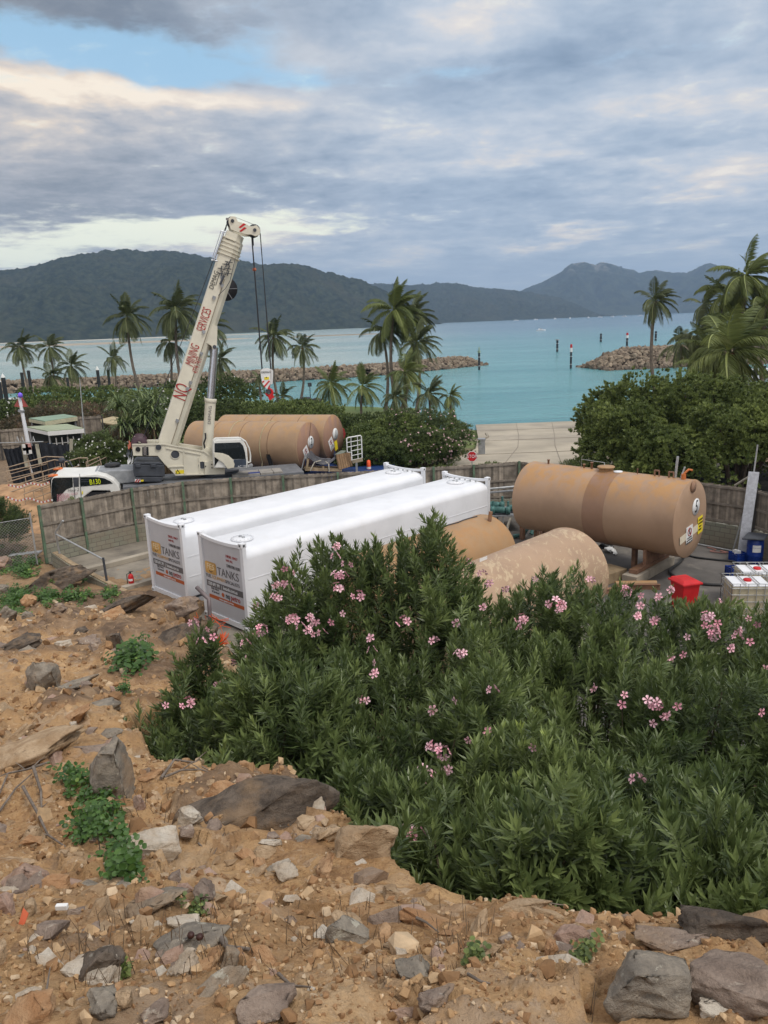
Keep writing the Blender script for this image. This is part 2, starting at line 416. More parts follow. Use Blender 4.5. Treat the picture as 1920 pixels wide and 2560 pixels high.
Xg = np.where(Yg > 12, np.minimum(Xg, 14.6), Xg)
Zg = terr(Xg, Yg)
V = np.stack([Xg, Yg, Zg], -1).reshape(-1, 3)
idx = np.arange(nr*ncl).reshape(nr, ncl)
F = np.stack([idx[:-1, :-1], idx[:-1, 1:], idx[1:, 1:], idx[1:, :-1]], -1).reshape(-1, 4)
soil = bpy.data.materials.new('dry_soil'); soil.use_nodes = True; S = NX(soil.node_tree); sb = soil.node_tree.nodes['Principled BSDF']
pos = S.n('ShaderNodeNewGeometry').outputs['Position']
a1 = S.noise(pos, 1.1, 6, .62, .3); a2 = S.noise(pos, 9, 6, .65); a3 = S.noise(pos, .55, 5, .6, .6); a4 = S.noise(pos, 42, 4, .7)
c = S.ramp(a1, [(.30, (.19, .12, .062)), (.45, (.36, .235, .125)), (.58, (.46, .315, .17)), (.72, (.38, .27, .16))])
c = S.mix(S.rng(a2, .42, .72, 0, .6), c, (.56, .41, .25))
def vor(scale, feat='F1'):
    v = S.n('ShaderNodeTexVoronoi', feature=feat); v.inputs['Scale'].default_value = scale; wv = S.n('ShaderNodeMix', data_type='VECTOR'); wv.inputs[0].default_value = .06
    nz_ = S.n('ShaderNodeTexNoise'); nz_.inputs['Scale'].default_value = scale*1.2; S.put(nz_.inputs['Vector'], pos); S.put(wv.inputs[4], pos); S.put(wv.inputs[5], nz_.outputs['Color']); S.put(v.inputs['Vector'], wv.outputs[1]); return v
hb_ = []
for sc_, th_, k_ in ((7, .50, .8), (17, .50, .75), (38, .47, .7)):
    v1, v2 = vor(sc_), vor(sc_, 'DISTANCE_TO_EDGE'); cs = S.n('ShaderNodeSeparateColor'); S.put(cs.inputs[0], v1.outputs['Color'])
    on = S.m('MULTIPLY', S.m('GREATER_THAN', cs.outputs[0], th_+.12), S.rng(v2.outputs['Distance'], .03, .10)); on = S.m('MULTIPLY', on, S.rng(S.noise(pos, sc_*.12, 3, .5), .40, .58))
    stc = S.ramp(cs.outputs[1], [(0, (.20, .14, .10)), (.25, (.36, .23, .12)), (.55, (.50, .35, .19)), (.8, (.45, .36, .27)), (1, (.60, .50, .38))]); c = S.mix(S.m('MULTIPLY', on, k_), c, stc); hb_.append(S.m('MULTIPLY', on, .35/sc_*4))
c = S.mix(S.rng(a3, .56, .72, 0, .65), c, (.16, .13, .10))
c = S.mix(S.rng(a4, .50, .70, 0, .65), c, (.17, .095, .045)); c = S.mix(S.rng(S.noise(pos, 2.7, 5, .65, .4), .50, .68, 0, .6), c, (.24, .15, .085))
yv = S.n('ShaderNodeSeparateXYZ'); S.put(yv.inputs[0], pos)
c = S.mix(S.rng(yv.outputs[1], 17, 25, 0, .55), c, (.17, .135, .10))
TN = S.n('ShaderNodeAttribute', attribute_name='tone').outputs['Fac']; MKA = S.n('ShaderNodeAttribute', attribute_name='slab').outputs['Fac']
c = S.mix(S.m('MULTIPLY', S.rng(MKA, .35, .8), S.rng(S.noise(pos, 6, 5, .7), .36, .58, .15, .8)), c, S.ramp(TN, [(0, (.17, .14, .115)), (.2, (.30, .21, .13)), (.45, (.44, .30, .165)), (.7, (.36, .29, .22)), (.85, (.52, .40, .26)), (1, (.26, .22, .18))]))
mpb = S.n('ShaderNodeMapping'); mpb.inputs['Rotation'].default_value = (0, .3, .5); mpb.inputs['Scale'].default_value = (1, 3.2, 3.2); S.put(mpb.inputs[0], pos); bdc = S.ramp(S.noise(mpb.outputs[0], 1.6, 7, .7, .6), [(.3, (.055, .045, .038)), (.48, (.13, .10, .08)), (.6, (.24, .18, .13)), (.72, (.33, .27, .2))])
c = S.mix(S.m('MULTIPLY', S.n('ShaderNodeAttribute', attribute_name='bed').outputs['Fac'], S.rng(a3, .30, .62, .98, .55)), c, bdc)
LT = S.n('ShaderNodeAttribute', attribute_name='rnd').outputs['Fac']      # leaf litter under the bushes, darkened to paint shade into the gaps
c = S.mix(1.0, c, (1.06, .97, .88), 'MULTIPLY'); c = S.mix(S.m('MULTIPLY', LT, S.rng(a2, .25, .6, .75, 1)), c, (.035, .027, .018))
S.put(sb.inputs['Base Color'], c); sb.inputs['Roughness'].default_value = .95; sb.inputs['Specular IOR Level'].default_value = .1
bp = S.n('ShaderNodeBump'); bp.inputs['Strength'].default_value = .9; bp.inputs['Distance'].default_value = .03
S.put(bp.inputs['Height'], S.m('ADD', S.m('ADD', S.noise(pos, 14, 8, .7), S.m('MULTIPLY', S.noise(pos, 60, 4, .7), .5)), S.m('ADD', hb_[0], S.m('ADD', hb_[1], hb_[2])))); S.put(sb.inputs['Normal'], bp.outputs[0])
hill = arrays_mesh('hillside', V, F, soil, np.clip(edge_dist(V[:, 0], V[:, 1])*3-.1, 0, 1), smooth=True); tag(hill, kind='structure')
for nm_, vl_ in (('tone', slabs(V[:, 0], V[:, 1], .62, 620)[1]*.4+slabs(V[:, 0], V[:, 1], .26, 260)[1]*.6), ('slab', slabmask(V[:, 0], V[:, 1])), ('bed', bedrock(V[:, 0], V[:, 1]))):
    a = hill.data.attributes.new(nm_, 'FLOAT', 'POINT'); a.data.foreach_set('value', vl_.astype(np.float32))

# ------------------------------------------------------------------ flat land, ramp, water
def shore(x):
    # Y of the waterline of the land, by x
    return np.interp(x, [-400, -120, -60, -30, -12, 3, 9, 10.5, 11.5, 24, 25, 30, 45, 70, 200], [150, 150, 142, 132, 112, 100, 96, 93, 91, 89, 93, 100, 104, 108, 112])
gx = np.concatenate([np.linspace(-400, -80, 14)[:-1], np.linspace(-80, 80, 130), np.linspace(80, 400, 14)[1:]])
gt = np.concatenate([np.linspace(-40, 0.2, 10)[:-1]*1.0, np.linspace(.2, 1.12, 120)*1.0])
GX, GT = np.meshgrid(gx, gt, indexing='ij')
GY = np.where(GT < .2, GT*3.0, 0); GY = np.where(GT >= .2, 8+(GT-.2)/.92*(shore(GX)*1.1-8), GT*4-2)
SH = shore(GX)
q = np.clip((GY-46)/(SH-46), 0, 1.2)
GZ = -.14+0*GX
GZ = np.where(GY > 46, -.14-1.15*q**1.3-np.clip((q-.9)/.1, 0, 2)*1.5, GZ)
inr = (GX > 4.8) & (GX < 27)
GZ = np.where(inr & (GY > 46), np.minimum(GZ, -.34-2.6*np.clip((GY-46)/(90-46), 0, 1.3)), GZ)
GZ = GZ+.05*fbm(GX*.3, GY*.3)
GZ = np.where(GX < -14, GZ+np.clip((-14-GX)/8, 0, 1)*np.clip((GY-26)/12, 0, 1)*np.clip((75-GY)/20, 0, 1)*.55, GZ)
V = np.stack([GX, GY, GZ], -1).reshape(-1, 3); n0, n1_ = GX.shape
idx = np.arange(n0*n1_).reshape(n0, n1_); F = np.stack([idx[:-1, :-1], idx[1:, :-1], idx[1:, 1:], idx[:-1, 1:]], -1).reshape(-1, 4)
land = bpy.data.materials.new('lawn_and_earth'); land.use_nodes = True; S = NX(land.node_tree); sb = land.node_tree.nodes['Principled BSDF']
pos = S.n('ShaderNodeNewGeometry').outputs['Position']; yv = S.n('ShaderNodeSeparateXYZ'); S.put(yv.inputs[0], pos)
l1 = S.noise(pos, .25, 5, .6); l2 = S.noise(pos, 6, 5, .6)
lawn = S.mix(S.rng(l1, .35, .65), (.085, .13, .03), (.15, .18, .05)); earth = S.mix(S.rng(l2, .3, .7), (.13, .09, .055), (.26, .18, .11))
c = S.mix(S.rng(S.m('ADD', yv.outputs[1], S.m('MULTIPLY', S.m('SUBTRACT', l1, .5), 16)), 60, 66), earth, lawn)
S.put(sb.inputs['Base Color'], c); sb.inputs['Roughness'].default_value = .95
tag(arrays_mesh('ground', V, F, land, smooth=True), kind='structure')

def sheet(name, pts, z, m_, nx=1, kind='structure'):
    b = MB(); 
    if hasattr(z, '__len__'): b.add([(p[0], p[1], zz) for p, zz in zip(pts, z)], [tuple(range(len(pts)))])
    else: b.add([(p[0], p[1], z) for p in pts], [tuple(range(len(pts)))])
    o = b.build(name, m_); tag(o, kind=kind); return o
rampm = mat('ramp_concrete', (.40, .35, .27), .85, .16, .22, col2=(.27, .24, .20), split=(.45, .72), c2scale=.13, coord='World', bump=.1, bscale=3)
b = MB(); rows = [(44, -.02), (50, -.10), (60, -.75), (70, -1.35), (80, -2.0), (91.5, -2.8)]
for (y0, z0), (y1, z1) in zip(rows[:-1], rows[1:]):
    xl = [np.interp(y, [44, 50, 56, 64, 92], [-6, 4, 6.6, 8.2, 11.3]) for y in (y0, y1)]; xr = [np.interp(y, [44, 50, 60, 92], [26, 16.5, 17.5, 26]) for y in (y0, y1)]
    k = 6
    for i in range(k):
        f0, f1 = i/k, (i+1)/k
        b.add([(xl[0]+(xr[0]-xl[0])*f0, y0, z0), (xl[0]+(xr[0]-xl[0])*f1, y0, z0), (xl[1]+(xr[1]-xl[1])*f1, y1, z1), (xl[1]+(xr[1]-xl[1])*f0, y1, z1)], [(0, 1, 2, 3)])
ramp_o = b.build('boat_ramp', rampm); tag(ramp_o, 'wide pale concrete boat ramp running down into the turquoise water', 'boat ramp')
jm = mat('ramp_joint', (.24, .21, .17), .9)
b = MB()
for f in (.33, .62):
    pts = []
    for y, z in rows[1:]:
        xl = np.interp(y, [44, 50, 56, 64, 92], [-6, 4, 6.6, 8.2, 11.3]); xr = np.interp(y, [44, 50, 60, 92], [26, 16.5, 17.5, 26]); pts.append((xl+(xr-xl)*f, y, z+.012))
    for p, q_ in zip(pts[:-1], pts[1:]): b.bar(p, q_, .04, .02)
for y in (55.5, 66, 77):
    z = np.interp(y, [r[0] for r in rows], [r[1] for r in rows])
    b.bar((np.interp(y, [50, 56, 64, 92], [4, 6.6, 8.2, 11.3])+.3, y, z+.012), (np.interp(y, [50, 60, 92], [16.5, 17.5, 26])-.3, y+.2, z+.012), .05, .02, up=(0, 0, 1))
b.build('expansion_joint', jm, ramp_o)
sheet('road', [(-45, 37.2), (-13, 34.6), (4, 37.2), (7, 37.4), (14, 31.5), (24, 24), (32, 28), (27, 46), (6, 48.5), (-45, 47)], -.06, mat('asphalt', (.11, .105, .10), .9, .2, .6, col2=(.17, .15, .12), coord='World', bump=.2, bscale=20))

sea = bpy.data.materials.new('sea_water'); sea.use_nodes = True; S = NX(sea.node_tree); sb = sea.node_tree.nodes['Principled BSDF']
pos = S.n('ShaderNodeNewGeometry').outputs['Position']; sx = S.n('ShaderNodeSeparateXYZ'); S.put(sx.inputs[0], pos); xs, ys_, _z = sx.outputs
st = S.n('ShaderNodeMapping'); st.inputs['Scale'].default_value = (.25, 1, 1); S.put(st.inputs[0], pos)
big = S.noise(st.outputs[0], .012, 5, .6, .5); mid = S.noise(st.outputs[0], .10, 4, .6)
ang = S.m('DIVIDE', xs, S.m('MAXIMUM', ys_, 20.))
# shoal water on the left is pale, the channel on the right is deep blue, the harbour turquoise
dist = S.rng(ys_, 120, 900)
near = S.mix(S.rng(mid, .3, .7), (.085, .265, .29), (.15, .36, .375)); deep = S.mix(S.rng(big, .35, .65), (.075, .17, .25), (.115, .225, .30)); shoal = S.mix(S.rng(big, .35, .65), (.30, .42, .41), (.46, .53, .50))
c = S.mix(dist, near, deep); c = S.mix(S.m('MULTIPLY', S.rng(ang, .18, -.10), S.rng(ys_, 165, 260)), c, shoal)
S.put(sb.inputs['Base Color'], c); sb.inputs['Roughness'].default_value = .16; sb.inputs['Specular IOR Level'].default_value = .5; sb.inputs['IOR'].default_value = 1.33
bp = S.n('ShaderNodeBump'); bp.inputs['Strength'].default_value = .8; bp.inputs['Distance'].default_value = .6
st2 = S.n('ShaderNodeMapping'); st2.inputs['Scale'].default_value = (.55, 1, 1); S.put(st2.inputs[0], pos)
S.put(bp.inputs['Height'], S.m('ADD', S.noise(st2.outputs[0], 1.3, 5, .6, .4), S.m('MULTIPLY', S.noise(st2.outputs[0], .13, 4, .6), 1.2))); S.put(sb.inputs['Normal'], bp.outputs[0])
sheet('sea', [(-7700, 40), (7700, 40), (7700, 8300), (-7700, 8300)], -2.5, sea)
sandm = mat('wet_sand', (.36, .30, .22), .8, .15, .01, coord='World')
def blob(name, cx, cy, rx, ry, z, m_, seed, rot=0.0):
    b = MB(); n = 60; pts = []
    for i in range(n):
        t = 2*PI*i/n; r = 1+.25*float(fbm(math.cos(t)*1.3, math.sin(t)*1.3, seed, 3)); x, y = rx*r*math.cos(t), ry*r*math.sin(t)
        pts.append((cx+x*math.cos(rot)-y*math.sin(rot), cy+x*math.sin(rot)+y*math.cos(rot)))
    vs = [(x, y, z-.25) for x, y in pts]+[(cx+(x-cx)*.8, cy+(y-cy)*.8, z+.12) for x, y in pts]
    b.add(vs, [(i, (i+1) % n, (i+1) % n+n, i+n) for i in range(n)]+[tuple(range(n, 2*n))], True)
    o = b.build(name, m_); tag(o, kind='structure'); return o
blob('sandbar', -330, 860, 240, 75, -2.4, sandm, 1.2, -.05)
blob('sandbar', -45, 820, 60, 42, -2.38, mat('dry_sandbar', (.24, .20, .14), .9, .2, .02, coord='World'), 4.1, .1)
blob('sandbar', -520, 1290, 420, 42, -2.2, mat('pale_beach_sand', (.48, .44, .36), .9, .1, .01, coord='World'), 7.7, .02)

# ------------------------------------------------------------------ far hills
forest = bpy.data.materials.new('forest_hills'); forest.use_nodes = True; S = NX(forest.node_tree); sb = forest.node_tree.nodes['Principled BSDF']
pos = S.n('ShaderNodeNewGeometry').outputs['Position']
f1 = S.noise(pos, .06, 6, .8); f2 = S.noise(pos, .006, 5, .6)
c = S.mix(S.rng(f1, .35, .68), (.006, .012, .010), (.050, .060, .036)); c = S.mix(S.rng(f2, .48, .72, 0, .5), c, (.060, .058, .038))
S.put(sb.inputs['Base Color'], c); sb.inputs['Roughness'].default_value = 1; sb.inputs['Specular IOR Level'].default_value = 0
rockf = bpy.data.materials.new('rocky_peaks'); rockf.use_nodes = True; S = NX(rockf.node_tree); sb = rockf.node_tree.nodes['Principled BSDF']
pos = S.n('ShaderNodeNewGeometry').outputs['Position']; sz = S.n('ShaderNodeSeparateXYZ'); S.put(sz.inputs[0], pos)
f1 = S.noise(pos, .02, 6, .7); f2 = S.noise(pos, .012, 6, .7, .4)
c = S.mix(S.rng(f1, .35, .68), (.010, .018, .016), (.045, .056, .036))
c = S.mix(S.m('MULTIPLY', S.rng(f2, .54, .60), S.rng(sz.outputs[2], 220, 360, 0, .7)), c, (.30, .27, .24))
S.put(sb.inputs['Base Color'], c); sb.inputs['Roughness'].default_value = 1; sb.inputs['Specular IOR Level'].default_value = 0
def ridge(name, crest, Ycrest, base, mat_, seed, fine=3.0, n=340, m=90, rough=1.0, trees=4.0):
    """crest: [(px,py)] silhouette seen at distance Ycrest; base: [(px, Ybase)] foot of the hill at sea level"""
    x0, x1 = crest[0][0], crest[-1][0]
    pxs = np.linspace(x0, x1, n); pys = np.interp(pxs, [c_[0] for c_ in crest], [c_[1] for c_ in crest])
    yb = np.interp(pxs, [c_[0] for c_ in base], [c_[1] for c_ in base]); V = []
    yc = np.interp(pxs, [c_[0] for c_ in crest], Ycrest) if hasattr(Ycrest, '__len__') else np.full(n, Ycrest)
    P = np.array([at(a, b_, y_) for a, b_, y_ in zip(pxs, pys, yc)])
    Bp = np.array([[at(a, 830, y_)[0], y_, -2.7] for a, y_ in zip(pxs, yb)])
    t = np.concatenate([np.linspace(0, 1, m), np.linspace(1.08, 2.2, 14)])
    T_, I = np.meshgrid(t, np.arange(n), indexing='ij')
    tl = np.clip(T_, 0, 1)[..., None]
    xy = Bp[None]*(1-tl)+P[None]*tl
    prof = np.where(T_ <= 1, np.sin(np.clip(T_, 0, 1)*PI/2)**.9, 1-(T_-1)**1.2*.75)
    zz = -2.7+(P[None, :, 2]+2.7)*prof
    xx = xy[..., 0]; yw = xy[..., 1]+np.where(T_ > 1, (T_-1)*1200, 0)
    amp = np.clip(T_*4, 0, 1)*np.clip((1.0-T_)*3.0+.05, .0, 1)
    sc = 1/260.
    spur = np.abs(fbm(xx*sc, yw*sc*.55, 0, 5, seed))*46*rough
    zz = zz-(spur-8)*amp*np.clip(zz/80, .1, 1)
    zz = zz+trees*(fbm(xx/13., yw/13., 0, 2, seed+5)+np.abs(vnoise(xx/6.5, yw/6.5, 0, seed+8))*.8)*np.clip(T_*8, 0, 1)*.9
    V = np.stack([xx, yw, zz], -1).reshape(-1, 3); M_ = len(t); idx = np.arange(M_*n).reshape(M_, n)
    F = np.stack([idx[:-1, :-1], idx[:-1, 1:], idx[1:, 1:], idx[1:, :-1]], -1).reshape(-1, 4)
    o = arrays_mesh(name, V, F, mat_, smooth=True); tag(o, kind='structure'); return o
g = 1.1573
ridge('hills', [(-900, 760), (-300, 700), (0, 691), (70, 683), (139, 663), (231, 644), (300, 636), (360, 633), (417, 628), (486, 640), (544, 654), (648, 665), (740, 663), (800, 678), (860, 692), (903, 706), (960, 729), (1007, 758), (1050, 785), (1094, 806), (1110, 812)], 2300,
      [(-900, 1250), (0, 1330), (400, 1500), (900, 1800), (1110, 2200)], forest, 11, n=560, m=120, trees=5)
ridge('hills', [(700, 700), (880, 712), (925, 712), (984, 712), (1030, 716), (1076, 716), (1092, 712), (1110, 713), (1157, 714), (1226, 723), (1307, 731), (1400, 745), (1500, 790), (1540, 795)], 4000,
      [(700, 2800), (1100, 3000), (1540, 3600)], forest, 23, n=360, m=80, trees=7)
ridge('hills', [(1200, 770), (1250, 745), (1307, 729), (1365, 704), (1400, 684), (1425, 662), (1445, 659), (1464, 660), (1488, 664), (1500, 657), (1512, 656), (1539, 664), (1572, 673), (1599, 681), (1640, 676), (1679, 685), (1715, 685), (1742, 674), (1760, 663), (1773, 660), (1822, 677), (1870, 695), (1920, 705), (2100, 700), (2500, 745), (2900, 760)], 5600,
      [(1200, 4000), (1600, 4500), (2900, 4700)], rockf, 37, n=420, m=90, rough=1.5, trees=7)
# the air between here and the islands
hz = MB(); hz.box((0, 3800, 222), (15600, 9400, 456))
ho = hz.build('haze', None); hm = bpy.data.materials.new('haze_air'); hm.use_nodes = True; nt = hm.node_tree; nt.nodes.clear()
o_ = nt.nodes.new('ShaderNodeOutputMaterial'); pv = nt.nodes.new('ShaderNodeVolumePrincipled'); nt.links.new(pv.outputs[0], o_.inputs['Volume'])
pv.inputs['Color'].default_value = (.50, .70, .98, 1); pv.inputs['Density'].default_value = 1.25e-4; pv.inputs['Anisotropy'].default_value = 0.0
ho.data.materials.append(hm); tag(ho, kind='stuff')

# ------------------------------------------------------------------ compound slab, bund wall, kerbs
slabm = mat('stained_concrete', (.25, .22, .175), .85, .25, .5, col2=(.10, .09, .078), split=(.45, .66), c2scale=.35, coord='World', bump=.25, bscale=6)
darkslab = mat('oily_concrete', (.115, .105, .095), .7, .3, .6, col2=(.20, .18, .15), split=(.56, .72), c2scale=.5, coord='World', bump=.2, bscale=6)
sheet('compound_floor', [(-14.0, 30.6), (-7.0, 24.6), (-4, 20), (3, 16), (3.4, 36.0), (-2, 35.4), (-7.6, 34.7), (-11, 33.5)], .0, slabm)
sheet('compound_floor', [(3, 16), (12, 12), (15.6, 22), (14.3, 28.4), (6.5, 36.0), (3.4, 36.0)], .004, darkslab)
blockm = bpy.data.materials.new('concrete_blocks'); blockm.use_nodes = True; S = NX(blockm.node_tree); sb = blockm.node_tree.nodes['Principled BSDF']
co = S.n('ShaderNodeTexCoord').outputs['Object']; bk = S.n('ShaderNodeTexBrick')
uvn = S.n('ShaderNodeUVMap'); S.put(bk.inputs['Vector'], uvn.outputs[0])
bk.inputs['Color1'].default_value = (.26, .25, .19, 1); bk.inputs['Color2'].default_value = (.19, .20, .15, 1); bk.inputs['Mortar'].default_value = (.13, .12, .10, 1)
bk.inputs['Scale'].default_value = 1.0; bk.inputs['Mortar Size'].default_value = .012; bk.inputs['Brick Width'].default_value = .4; bk.inputs['Row Height'].default_value = .2
bk.inputs['Bias'].default_value = -.1
nz = S.noise(co, .7, 5, .6); c = S.mix(S.rng(nz, .4, .7, 0, .6), bk.outputs[0], (.22, .17, .12)); S.put(sb.inputs['Base Color'], c); sb.inputs['Roughness'].default_value = .95
bp = S.n('ShaderNodeBump'); bp.inputs['Strength'].default_value = .5; bp.inputs['Distance'].default_value = .01; bp.invert = True; S.put(bp.inputs['Height'], bk.outputs['Fac']); S.put(sb.inputs['Normal'], bp.outputs[0])
def wall_mesh(name, p, q, z0, z1a, z1b, th, m_, parent):
    """upright slab from p to q (XY), thickness th, uv in metres"""
    p, q = Vector((p[0], p[1])), Vector((q[0], q[1])); d = (q-p); L = d.length; d.normalize(); nn = Vector((-d.y, d.x))*th/2
    vs = []
    for o_ in (-1, 1):
        for a, z in ((p, z0), (q, z0), (q, z1b), (p, z1a)): vs.append((a.x+nn.x*o_, a.y+nn.y*o_, z))
    fs = [(0, 1, 2, 3), (7, 6, 5, 4), (0, 3, 7, 4), (1, 5, 6, 2), (3, 2, 6, 7), (0, 4, 5, 1)]
    me = bpy.data.meshes.new(name); me.from_pydata(vs, [], fs); uv = me.uv_layers.new(name='UVMap')
    for pl in me.polygons:
        for li in pl.loop_indices:
            v = me.vertices[me.loops[li].vertex_index].co; s_ = (Vector((v.x, v.y))-p).dot(d); w_ = (Vector((v.x, v.y))-p).dot(Vector((-d.y, d.x)))
            uv.data[li].uv = (s_+w_*(abs(pl.normal.z) > .5), v.z if abs(pl.normal.z) < .5 else w_)
    me.materials.append(m_); return link(name, me, parent)

bw = thing('bund_wall', 'low concrete block bund wall with timber capping beside the bent handrail', 'bund wall', (-13.2, 29.9, 0))
wall_mesh('block_wall', (-13.6, 30.3), (-12.4, 28.9), -.2, .55, .45, .16, blockm, bw)
wall_mesh('block_wall', (-12.4, 28.9), (-9.4, 26.15), -.2, .45, .12, .16, blockm, bw)
b = MB(); b.bar((-13.5, 30.25, .56), (-12.35, 28.95, .47), .2, .04); b.bar((-12.35, 28.95, .47), (-9.4, 26.25, .15), .2, .04); b.build('capping', pine, bw)
hr = thing('handrail', 'bent grey pipe handrail on the bund wall left of the white tanks', 'handrail', (-13.0, 29.6, .5))
b = MB(); b.tube([(-13.2, 30.0, .5), (-13.25, 30.0, 1.45), (-12.75, 29.7, 2.0)], .04); b.build('post', galv, hr)
b = MB(); b.tube([(-10.35, 27.15, .2), (-10.4, 27.2, 1.15)], .045); b.build('post', dark, hr)
b = MB(); b.tube([(-13.22, 29.98, 1.38), (-10.35, 27.2, 1.05)], .035); b.build('rail', galv, hr)
for i, (p, q, l) in enumerate([((-12.2, 28.7), (-8.2, 32.7), 'raised concrete kerb crossing the slab toward the timber fence'), ((-9.6, 26.6), (-8.0, 28.3), 'short concrete kerb behind the red fire extinguisher')]):
    b = MB(); b.bar((p[0], p[1], .1), (q[0], q[1], .1), .3, .2); o = b.build('concrete_kerb', conc, None, .015); tag(o, l, 'kerb')
fe = thing('fire_extinguisher', 'red fire extinguisher standing alone on the slab left of the tanks', 'fire extinguisher', (-9.4, 27.0, 0))
b = MB(); b.lathe([(.0, 0), (.10, 0), (.10, .42), (.085, .50), (.03, .56), (.0, .56)], (-9.4, 27.0, 0), 16); b.build('cylinder', red, fe)
b = MB(); b.cyl((-9.4, 27.0, .56), (-9.4, 27.0, .62), .03, 8); b.bar((-9.45, 27.0, .63), (-9.28, 26.97, .66), .03, .015); b.build('valve', black, fe)
b = MB(); b.tube([(-9.42, 26.98, .6), (-9.52, 26.95, .55), (-9.52, 26.93, .2)], .015); b.build('hose', black, fe)
b = MB(); b.add([(-9.4+.102*math.sin(t), 27-.102*math.cos(t), z) for z in (.3, .38) for t in (-.9, -.45, 0, .45, .9)], [(i, i+1, i+6, i+5) for i in range(4)]); b.build('label', whitetext, fe)

# ------------------------------------------------------------------ timber fences
def fence(name, label, pts, z0, ztop, zb, postm, side=-1, posts=True, wallp=True, cat='fence', seed=1):
    """palings on rails over a low block wall; pts: post positions; side: which side of the line the posts stand"""
    R_ = random.Random(seed); t = thing(name, label, cat, (pts[0][0], pts[0][1], 0))
    pal_v = []; pal_f = []; pal_r = []; rb = MB(); cap = MB()
    for i, (p, q) in enumerate(zip(pts[:-1], pts[1:])):
        p, q = Vector(p), Vector(q); d = q-p; L = d.length; d.normalize(); n_ = Vector((-d.y, d.x))*side
        za, zb_ = ztop[i], ztop[i+1]; x = 0
        while x < L:
            w_ = R_.uniform(.088, .105); w_ = min(w_, L-x); th = .018; off = R_.uniform(-.007, .007); zt = za+(zb_-za)*x/L+R_.uniform(-.02, .012); lean = R_.uniform(-.006, .006)
            b0 = len(pal_v); r_ = R_.random(); zl = zb[i]+R_.uniform(-.02, .02)
            for u_, (xx, oo) in enumerate(((x+.0006, 0), (x+w_-.0006, 0), (x+w_-.0006, th), (x+.0006, th))):
                c_ = p+d*xx+n_*(off-oo)*1.0
                pal_v += [(c_.x, c_.y, zl), (c_.x+d.x*lean, c_.y+d.y*lean, zt)]; pal_r += [r_, r_]
            for k in range(4):
                k2 = (k+1) % 4; pal_f.append((b0+2*k, b0+2*k2, b0+2*k2+1, b0+2*k+1))
            pal_f.append((b0+1, b0+3, b0+5, b0+7)); x += w_
        for fz, hh in ((.06, .09), (.5, .09), (.94, .09)):
            a_ = p+n_*.03; c_ = q+n_*.03; zA = zb[i]+(za-zb[i])*fz; zB = zb[i]+(zb_-zb[i])*fz
            rb.bar((a_.x, a_.y, zA), (c_.x, c_.y, zB), .045, hh)
        if posts:
            for k, s_ in enumerate((p,) if i < len(pts)-2 else (p, q)):
                c_ = s_+n_*.10; zt = za if k == 0 else zb_
                pb = MB(); pb.bar((c_.x, c_.y, z0), (c_.x+R_.uniform(-.02, .02), c_.y, zt+.02), .1, .1, up=(d.x, d.y, 0)); pb.build('post', postm, t)
    arrays_mesh('palings', pal_v, pal_f, wood, pal_r, parent=t); rb.build('rails', rail_w, t)
    if wallp:
        for i, (p, q) in enumerate(zip(pts[:-1], pts[1:])): wall_mesh('block_wall', p, q, z0-.1, zb[i]-.03, zb[i]-.03, .19, blockm, t)
    return t
L1 = [(-14.1, 30.64), (-12.85, 31.95), (-11.15, 33.5), (-9.1, 34.3), (-7.0, 34.75), (-4.6, 34.95), (-2.1, 35.1), (.3, 35.35), (2.4, 35.6), (4.3, 35.8), (6.5, 36.0)]
fence('timber_fence', 'long grey paling fence with green posts behind the white tanks', L1, 0, [2.45, 2.42, 2.45, 2.5, 2.5, 2.5, 2.5, 2.5, 2.5, 2.5, 2.55], [.78]*11, green_paint, side=-1, seed=3)
L2 = [(6.6, 36.1), (8.6, 34.2), (10.7, 32.3), (12.6, 30.4), (14.15, 28.7)]
darkpost = mat('dark_timber_post', (.07, .065, .06), .9, .2)
fence('timber_fence', 'grey paling fence behind the brown tank numbered 5', L2, 0, [2.5]*5, [.95]*5, darkpost, side=1 if False else -1, seed=5)
L3 = [(14.25, 28.5), (14.55, 26.9), (15.0, 24.6), (15.5, 22.0)]
fence('timber_fence', 'sunlit end of paling fence beside the blue drum at the right edge', L3, 0, [2.5]*4, [.95]*4, darkpost, side=-1, seed=8)

